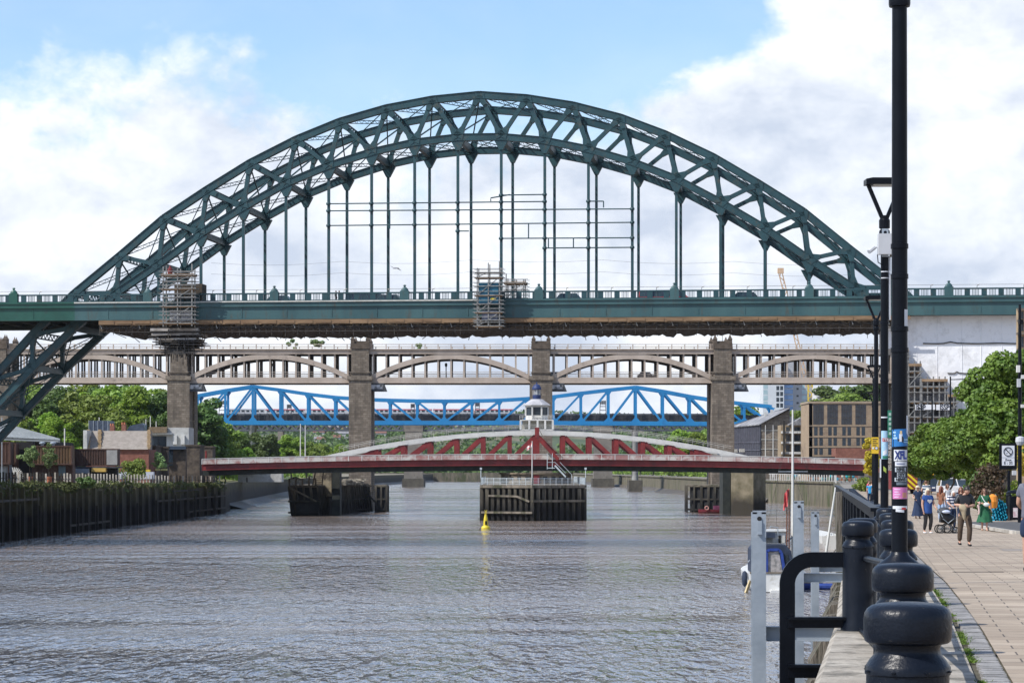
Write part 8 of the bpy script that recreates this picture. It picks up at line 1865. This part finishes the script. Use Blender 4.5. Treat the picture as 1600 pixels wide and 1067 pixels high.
    if bottom:
        def bf_(m_):
            if bstyle in ('trousers', 'shorts', 'leggings'):
                k_ = {'trousers': 1.22, 'shorts': 1.3, 'leggings': 1.07}[bstyle]
                n2 = dict(pel=nn('pel', (.145*W, .115*W)), wst=(J['pel'][0], J['pel'][1], J['pel'][2]+.08, (.13*W, .105*W))); e2 = [('wst', 'pel')]
                for S_ in 'LR':
                    n2['hp'+S_] = nn('hp'+S_, .092*W*k_*.92); n2['th'+S_] = (*mid('hp'+S_, 'kn'+S_), .075*W*k_); e2 += [('pel', 'hp'+S_), ('hp'+S_, 'th'+S_)]
                    if bstyle == 'shorts': n2['kn'+S_] = (*mid('hp'+S_, 'kn'+S_, .85), .078*W*k_*.9); e2.append(('th'+S_, 'kn'+S_))
                    else: n2['kn'+S_] = nn('kn'+S_, .056*W*k_); n2['ca'+S_] = (*mid('kn'+S_, 'an'+S_, .35), (.058 if bstyle == 'leggings' else .055)*W*k_); n2['an'+S_] = (*mid('kn'+S_, 'an'+S_, .93), (.046 if bstyle == 'trousers' else .034)*W*k_); e2 += [('th'+S_, 'kn'+S_), ('kn'+S_, 'ca'+S_), ('ca'+S_, 'an'+S_)]
                addm(m_, skin_parts(n2, e2, 'pel', sub))
            else:
                zb = {'dress': .36, 'long_dress': .14}[bstyle]; px_, py_ = J['pel'][0], J['pel'][1]; n = 28; base = len(m_.v); m = 8
                for i in range(m+1):
                    f_ = i/m; z = 1.10-(1.10-zb)*f_; r = (.145+.16*f_**1.1)*W
                    for k in range(n):
                        a = 2*math.pi*k/n; rr = r*(1+.07*f_*math.sin(7*a+1)+.03*f_*math.sin(3*a)); m_.v.append((px_+rr*math.cos(a)+.03*f_*math.sin(f_*3), py_+rr*.78*math.sin(a), z+.02*f_*math.sin(5*a)))
                for i in range(m):
                    for k in range(n): m_.f.append((base+i*n+k, base+(i+1)*n+k, base+(i+1)*n+(k+1) % n, base+i*n+(k+1) % n))
        part({'dress': 'skirt', 'long_dress': 'skirt'}.get(bstyle, bstyle), bottom, bf_)
    if shoes:
        for S_ in 'LR':
            a_ = J['an'+S_]; part('shoe', shoes, lambda m_: addm(m_, skin_parts({'h': (a_[0], a_[1]+.03, max(.035, a_[2]-.03), (.052, .055)), 'm': (a_[0]*1.05, a_[1]-.07, max(.035, a_[2]-.055), (.048, .036)), 't': (a_[0]*1.08, a_[1]-.18, max(.03, a_[2]-.055), (.05, .036))}, [('h', 'm'), ('m', 't')], 'h', 1)))
    return root
def local_part(root, name, m, mb, smooth=True): o = mb.build(name, m, None, smooth); o.parent = root; return o
def held(root, name, label, cat, m, mb, smooth=True):
    """a carried thing: top-level, at the carrier's place"""
    o = mb.build(name, m, None, smooth); o.location = root.location; o.rotation_euler = root.rotation_euler; o.scale = root.scale; return tag(o, label, cat)
C_black = flat('cloth_black', (.012, .012, .014)); C_brown = mat('cloth_brown', (.055, .038, .026), (.10, .07, .048), 6, .9); C_khaki = mat('cloth_khaki', (.28, .23, .15), (.38, .32, .22), 7, .9)
C_blue = mat('cloth_blue', (.012, .05, .20), (.02, .075, .27), 6, .8); C_navy = mat('cloth_navy', (.008, .02, .055), (.014, .032, .08), 6, .85); C_green = mat('cloth_green', (.006, .07, .03), (.01, .115, .045), 5, .8); C_grey = mat('cloth_slate', (.10, .105, .14), (.14, .145, .18), 7, .9); C_jean = mat('cloth_pale_denim', (.26, .36, .52), (.36, .45, .60), 7, .9); C_pinkish = mat('cloth_pale_pink', (.55, .40, .37), (.65, .50, .46), 7, .9)
H_dark = flat('hair_dark', (.018, .012, .009)); H_brown = flat('hair_brown', (.10, .045, .022)); H_blonde = mat('hair_blonde', (.52, .44, .32), (.66, .59, .47), 12, .6); H_white = mat('hair_white', (.55, .54, .52), (.68, .67, .65), 12, .6); H_red = flat('hair_auburn', (.14, .04, .02))
W_sh = flat('shoe_white', (.55, .55, .55)); B_sh = flat('shoe_black', (.015, .015, .016)); Br_sh = flat('shoe_brown', (.12, .06, .035))
def stripe_mat(name, c1, c2, pitch):
    m = mat(name, c1); t_ = m.node_tree; b = t_.nodes['Principled BSDF']; tcn = t_.nodes.new('ShaderNodeTexCoord'); sp_ = t_.nodes.new('ShaderNodeSeparateXYZ'); t_.links.new(tcn.outputs['Object'], sp_.inputs[0])
    f_ = mth(t_, 'FRACT', mth(t_, 'MULTIPLY', sp_.outputs[2], 1/pitch)); g_ = mth(t_, 'GREATER_THAN', f_, .5); mx = t_.nodes.new('ShaderNodeMix'); mx.data_type = 'RGBA'; t_.links.new(g_, mx.inputs[0]); mx.inputs[6].default_value = (*c1, 1); mx.inputs[7].default_value = (*c2, 1); t_.links.new(mx.outputs[2], b.inputs['Base Color']); return m
C_str = stripe_mat('striped_shirt', (.60, .62, .64), (.06, .10, .16), .16); C_str2 = stripe_mat('striped_top', (.62, .62, .64), (.03, .04, .09), .13)
# man with folded jacket, head bent
p1 = person('man in black top and brown trousers walking towards us, folding a khaki jacket', 1507, 73, .05, 1.74,
    dict(hd=(.05, -.10, 1.57), nk=(.02, -.05, 1.49), nb=(0, -.01, 1.44), elL=(.27, -.02, 1.16), wrL=(.06, -.27, 1.13), elR=(-.27, -.02, 1.17), wrR=(-.10, -.27, 1.16), knL=(.13, -.10, .50), anL=(.12, -.04, .09), knR=(-.12, .0, .50), anR=(-.12, .10, .12)),
    C_black, 'half', C_brown, 'trousers', H_dark, 'fringe', B_sh, 1.18, SKIN, hem=.86, sub=2)
m_ = MB(); addm(m_, skin_parts({'a': (-.24, -.30, 1.12, (.05, .07)), 'b': (-.12, -.32, 1.14, (.08, .09)), 'c': (.0, -.32, 1.13, (.07, .08)), 'd': (-.10, -.31, 1.0, (.10, .06)), 'e': (-.08, -.30, .86, (.07, .05)), 'f': (-.06, -.29, .74, (.03, .03))}, [('a', 'b'), ('b', 'c'), ('b', 'd'), ('d', 'e'), ('e', 'f')], 'b', 2)); held(p1, 'folded_jacket', 'khaki jacket held folded in the arms of the man in black', 'jacket', C_khaki, m_)
# blonde woman in blue with heart
p2 = person('blonde woman in sunglasses, blue top with a white heart and black leggings', 1449.5, 95, .35, 1.66,
    dict(elL=(.25, -.03, 1.14), wrL=(.22, -.24, 1.0), knL=(.12, -.06, .50), anR=(-.12, .06, .09)), C_blue, 'short', C_black, 'leggings', H_blonde, 'long', W_sh, 1.28, SKIN, sunglasses=True, hem=.78, sub=2)
m_ = MB(); pts = []
for q in range(24):
    a = 2*math.pi*q/24; pts.append((.0058*16*math.sin(a)**3*1.1, -.172-.004*math.cos(a), 1.25+.0058*(13*math.cos(a)-5*math.cos(2*a)-2*math.cos(3*a)-math.cos(4*a))))
m_.prism(pts, (0, .012, 0)); local_part(p2, 'heart_print', flat('print_white', (.6, .6, .6)), m_, False)
# pram
Yd = 96; x = XP(1480, Yd); z = gz(Yd); t = thing('pushchair', 'black pushchair with spoked wheels between the blonde woman and the man in black', 'pushchair', (x, Yd, z))
m_ = MB(); addm(m_, skin_parts({'a': (x-.22, Yd, z+.62, (.15, .20)), 'b': (x-.05, Yd, z+.60, (.20, .22)), 'c': (x+.16, Yd, z+.50, (.16, .2)), 'd': (x+.26, Yd, z+.36, (.09, .16))}, [('a', 'b'), ('b', 'c'), ('c', 'd')], 'b', 2)); m_.build('seat', C_black, t, True)
m_ = MB(); ellipsoid(m_, (x-.12, Yd-.02, z+.78), .27, .26, .20, 14, 8, lambda a, b, c: (a, b, max(c, -.1))); m_.build('hood', mat('pram_hood', (.02, .022, .028), (.05, .055, .065), 4, .7), t, True)
m_ = MB()
for (a, b) in (((-.2, .55), (.28, .15)), ((.22, .55), (-.26, .16)), ((-.2, .6), (-.42, 1.0)), ((-.26, .16), (.3, .16))):
    for dy in (-.2, .2): m_.tube([(x+a[0], Yd+dy, z+a[1]), (x+b[0], Yd+dy, z+b[1])], .014, 6)
m_.tube([(x-.42, Yd-.2, z+1.0), (x-.42, Yd+.2, z+1.0)], .018, 6); m_.build('frame', M_galv, t)
for (dx, dy, r) in ((-.28, -.24, .15), (-.28, .24, .15), (.0, -.24, .17), (.0, .24, .17), (.28, -.2, .11), (.28, .2, .11)):
    m_ = MB(); m_.tube([(x+dx+r*math.cos(q*math.pi/9), Yd+dy, z+r+.01+r*math.sin(q*math.pi/9)) for q in range(18)], .022, 6, closed=True); w_ = m_.build('wheel', M_dark, t, True)
    m_ = MB()
    for q in range(6): a = q*math.pi/6; m_.bar((x+dx-r*.9*math.cos(a), Yd+dy, z+r+.01-r*.9*math.sin(a)), (x+dx+r*.9*math.cos(a), Yd+dy, z+r+.01+r*.9*math.sin(a)), .01, .01)
    o = m_.build('spokes', M_scaf, None); o.parent = w_; o.location = -world_of(w_)
m_ = MB(); ellipsoid(m_, (x-.08, Yd-.26, z+.80), .16, .07, .07); m_.build('blanket', flat('blanket_blue_white', (.45, .5, .62)), t, True)
# woman in navy dress with sun hat
p3 = person('woman in long navy dress and pale hat carrying a camera, leftmost of the walkers', 1434, 128, .2, 1.62, dict(elR=(-.27, .0, 1.16), wrR=(-.24, -.22, 1.05)), C_navy, 'short', C_navy, 'long_dress', H_blonde, 'bob', flat('sandal', (.4, .25, .18)), 1.1, SKIN, hem=1.0)
m_ = MB(); m_.lathe([(.16, .06), (.155, .075), (.10, .08), (.09, .14), (.02, .155)], (0, -.015, 1.62), 20); held(p3, 'sun_hat', 'pale sun hat on the woman in the long navy dress', 'hat', H_blonde, m_)
m_ = MB(); m_.box(-.30, -.20, -.34, -.26, 1.02, 1.09); held(p3, 'camera', 'small black camera in the hand of the woman in the navy dress', 'camera', C_black, m_, False)
person('man seen from behind in a blue and white striped shirt and green shorts', 1447.5, 150, math.pi+.2, 1.84, dict(hd=(0, -.08, 1.6), elL=(.26, -.08, 1.16), wrL=(.2, -.25, 1.05), elR=(-.26, -.08, 1.16), wrR=(-.2, -.25, 1.05)), C_str, 'short', mat('cloth_olive', (.05, .10, .04), (.08, .14, .05), 5), 'shorts', H_brown, 'short', B_sh, 1.3, SKIN, hem=.88)
person('brown-haired woman in pale denim trousers turned away, beside the pushchair', 1470.5, 118, 2.4, 1.66, dict(anL=(.12, -.06, .09), wrL=(.1, -.22, 1.1)), mat('cloth_rust', (.16, .06, .03), (.24, .10, .05), 5), 'short', C_jean, 'trousers', H_red, 'long', W_sh, 1.0, SKIN2)
person('white-haired person in a navy and white striped top leaning over the pushchair', 1488, 103, .25, 1.62, dict(hd=(0, -.14, 1.55), nk=(0, -.09, 1.49), elL=(.26, -.1, 1.16), wrL=(.14, -.3, 1.02), elR=(-.26, -.1, 1.16), wrR=(-.16, -.3, 1.02)), C_str2, 'half', C_navy, 'trousers', H_white, 'bob', W_sh, 1.15, SKIN, hem=.9)
person('auburn-haired person in a dark top mostly hidden behind the man in black', 1501.5, 112, -.3, 1.66, None, mat('cloth_pale_grey', (.4, .4, .42), None, 5), 'long', C_navy, 'trousers', H_red, 'long', B_sh, 1.0, SKIN2)
person('fair-haired person in a white top behind the white-haired walker', 1480, 135, .5, 1.7, None, mat('cloth_white', (.6, .6, .6), None, 5), 'short', C_jean, 'trousers', H_brown, 'bob', W_sh, 1.0, SKIN)
# woman in green
p4 = person('woman in a flared green dress and sunglasses walking with a white crossbody bag', 1538, 101, -.1, 1.66,
    dict(elR=(-.25, -.02, 1.16), wrR=(-.14, -.24, 1.14), elL=(.25, .03, 1.14), wrL=(.27, .02, .90), knL=(.10, -.08, .50), anL=(.09, -.14, .09), knR=(-.08, -.02, .50), anR=(-.08, .08, .10)), C_green, 'half', C_green, 'dress', H_brown, 'long', flat('sandal', (.4, .25, .18)), 1.05, SKIN, sunglasses=True, hem=1.02, sub=2)
m_ = MB(); ellipsoid(m_, (.07, -.19, 1.08), .13, .05, .09, 12, 8); m_.tube([(.05, -.19, 1.14), (-.06, -.17, 1.30), (-.12, -.08, 1.44)], .016, 6); held(p4, 'crossbody_bag', 'white crossbody bag worn by the woman in green', 'bag', flat('bag_white', (.58, .6, .6)), m_)
m_ = MB(); addm(m_, skin_parts({'a': (-.28, -.2, 1.14, (.07, .07)), 'b': (-.17, -.22, 1.16, (.07, .07)), 'c': (-.24, -.2, .98, (.06, .05)), 'd': (-.22, -.19, .80, (.05, .04)), 'e': (-.24, -.18, .66, (.035, .03))}, [('a', 'b'), ('a', 'c'), ('c', 'd'), ('d', 'e')], 'a', 2)); held(p4, 'folded_cardigan', 'pale pink cardigan draped over the arm of the woman in green', 'cardigan', C_pinkish, m_)
# man at the right edge
person('man in a slate t-shirt and navy shorts cut off by the right edge', 1612, 46, math.pi-.5, 1.86, dict(elR=(-.24, .02, 1.14), wrR=(-.2, -.16, .96), elL=(.24, -.04, 1.14), wrL=(.20, -.22, 1.04), anL=(.12, -.06, .09)), C_grey, 'short', C_navy, 'shorts', H_dark, 'short', B_sh, 1.22, SKIN, hem=.9, sub=2)
# people sitting far along the railing
for k, (px, Yd, c, lb) in enumerate(((1357, 205, (.55, .05, .12), 'person in a pink top by the railing under the yellow bush'), (1362, 190, (.6, .58, .55), 'person in white by the railing under the yellow bush'), (1359, 180, (.02, .25, .5), 'person in bright blue by the railing under the yellow bush'))):
    person(lb, px, Yd, 1.0+k, 1.62, None, flat('top_c%d' % k, c), 'short', C_navy, 'trousers', H_brown, 'short', B_sh, 1.0)
# ================================================================ on the green bridge: traffic and two walkers
def deckpos(i, off): q = D(i, off, 20.56); return (q.x, q.y, q.z)
CARS = [(hx(435), 2.2, (.03, .07, .07), 'dark green car on the green bridge near its left third'), (hx(608), 2.2, (.12, .13, .14), 'grey car on the green bridge left of the centre scaffold'), (hx(890), 2.2, (.03, .05, .08), 'dark blue car on the green bridge right of the centre scaffold'), (hx(1168), 2.2, (.02, .03, .035), 'black car on the green bridge near its right third')]
for i, off, c, lb in CARS:
    t_ = car('car', lb, 'car', deckpos(i, off), math.pi/2-TH, c); t_['group'] = 'traffic on the green bridge'
t_ = car('van', 'dark blue van on the green bridge left of the centre scaffold', 'van', deckpos(hx(567), 2.4), math.pi/2-TH, (.02, .04, .09), 5, 1.9, 1.75, van=True)
t_ = car('van', 'red van on the green bridge right of centre', 'van', deckpos(hx(1036), 2.4), math.pi/2-TH, (.35, .03, .03), 6.2, 1.9, 1.8, van=True)
for i, lb in ((hx(531), 'left of two dark walkers on the green bridge footway'), (hx(536), 'right of two dark walkers on the green bridge footway')):
    q = deckpos(i, FE+1.3); r = person(lb, 800, 100, 1.2, 1.75, None, C_black, 'long', C_navy, 'trousers', H_dark, 'short', B_sh, 1.0); r.location = q
# small vehicles and lamp standards on the beige bridge road deck
for px, c, lb in ((1010, (.05, .05, .06), 'dark car crossing the lower deck of the beige bridge right of centre'), (870, (.04, .10, .12), 'teal car on the lower deck beside the pier behind the cabin')):
    car('car', lb, 'car', (XP(px, HZ+4), HZ+4, ZP(590.4, HZ)), math.pi/2, c)
for px, lb in ((697, 'slim lamp standard inside the beige bridge left of centre'), (986, 'slim lamp standard inside the beige bridge right of centre'), (424, 'slim lamp standard inside the beige bridge at left')):
    m_ = MB(); m_.tube([(XP(px, HZ+6), HZ+6, ZP(590.4, HZ)), (XP(px, HZ+6), HZ+6, ZP(567, HZ))], .12, 6); m_.lathe([(.1, 0), (.3, .3), (.3, .8), (.1, 1)], (XP(px, HZ+6), HZ+6, ZP(572, HZ)), 8); single(m_, 'lamp_standard', M_black, lb, 'lamp post', 'lamp standards of the beige bridge')
# scattered houses on the far hill
r_ = random.Random(12); n = 0
for k in range(44):
    Yd = r_.uniform(2650, 3250); px = r_.choice([r_.uniform(480, 560), r_.uniform(590, 840), r_.uniform(470, 1000)]); x = XP(px, Yd); z = hill_far(x, Yd)
    t = thing('house', 'tiny pale house on the distant hill beyond the river', 'house', (x, Yd, z), 'houses on the distant hill'); w_ = r_.uniform(6, 13); h_ = r_.uniform(5, 7)
    m_ = MB(); m_.box(x-w_/2, x+w_/2, Yd, Yd+9, z-3, z+h_); m_.build('wall', M_offw if k % 3 else M_redbrick, t)
    m_ = MB(); m_.prism([(x-w_/2-.5, Yd-.6, z+h_+.02), (x-w_/2-.5, Yd+9.6, z+h_+.02), (x-w_/2-.5, Yd+4.5, z+h_+4)], (w_+1, 0, 0)); m_.v = [(a_, b_, z+h_+(c_-z-h_)*.7) for a_, b_, c_ in m_.v]; m_.build('roof', mat('house_roof_red', (.16, .07, .05), (.2, .1, .07), 1) if k % 2 else MATS['weathered_grey_roof'], t)
# a gull
m_ = MB(); c = P(617, 419, 300); m_.poly([c, c+Vector((-.5, .1, .25)), c+Vector((-.9, .1, .55)), c+Vector((-.35, .2, .12))]); m_.poly([c, c+Vector((.35, .2, -.1)), c+Vector((.8, .1, -.35)), c+Vector((.4, 0, .05))]); ellipsoid(m_, c, .28, .1, .09); single(m_, 'gull', flat('gull_grey', (.3, .3, .32)), 'small gull gliding in front of the clouds left of centre', 'bird')
# ================================================================ air
mb = MB(); mb.box(-1700, 1700, -60, 4500, -3.6, 170)
hz = mb.build('haze', None, None); hz['kind'] = 'stuff'; hz['label'] = 'thin summer haze over the river valley'
hm = bpy.data.materials.new('haze_volume'); hm.use_nodes = True; ht = hm.node_tree; ht.nodes.remove(ht.nodes['Principled BSDF'])
pv = ht.nodes.new('ShaderNodeVolumePrincipled'); pv.inputs['Color'].default_value = (.80, .88, 1.0, 1); pv.inputs['Density'].default_value = 0.000022; pv.inputs['Anisotropy'].default_value = 0.3
ht.links.new(pv.outputs[0], ht.nodes['Material Output'].inputs['Volume']); hz.data.materials.append(hm)
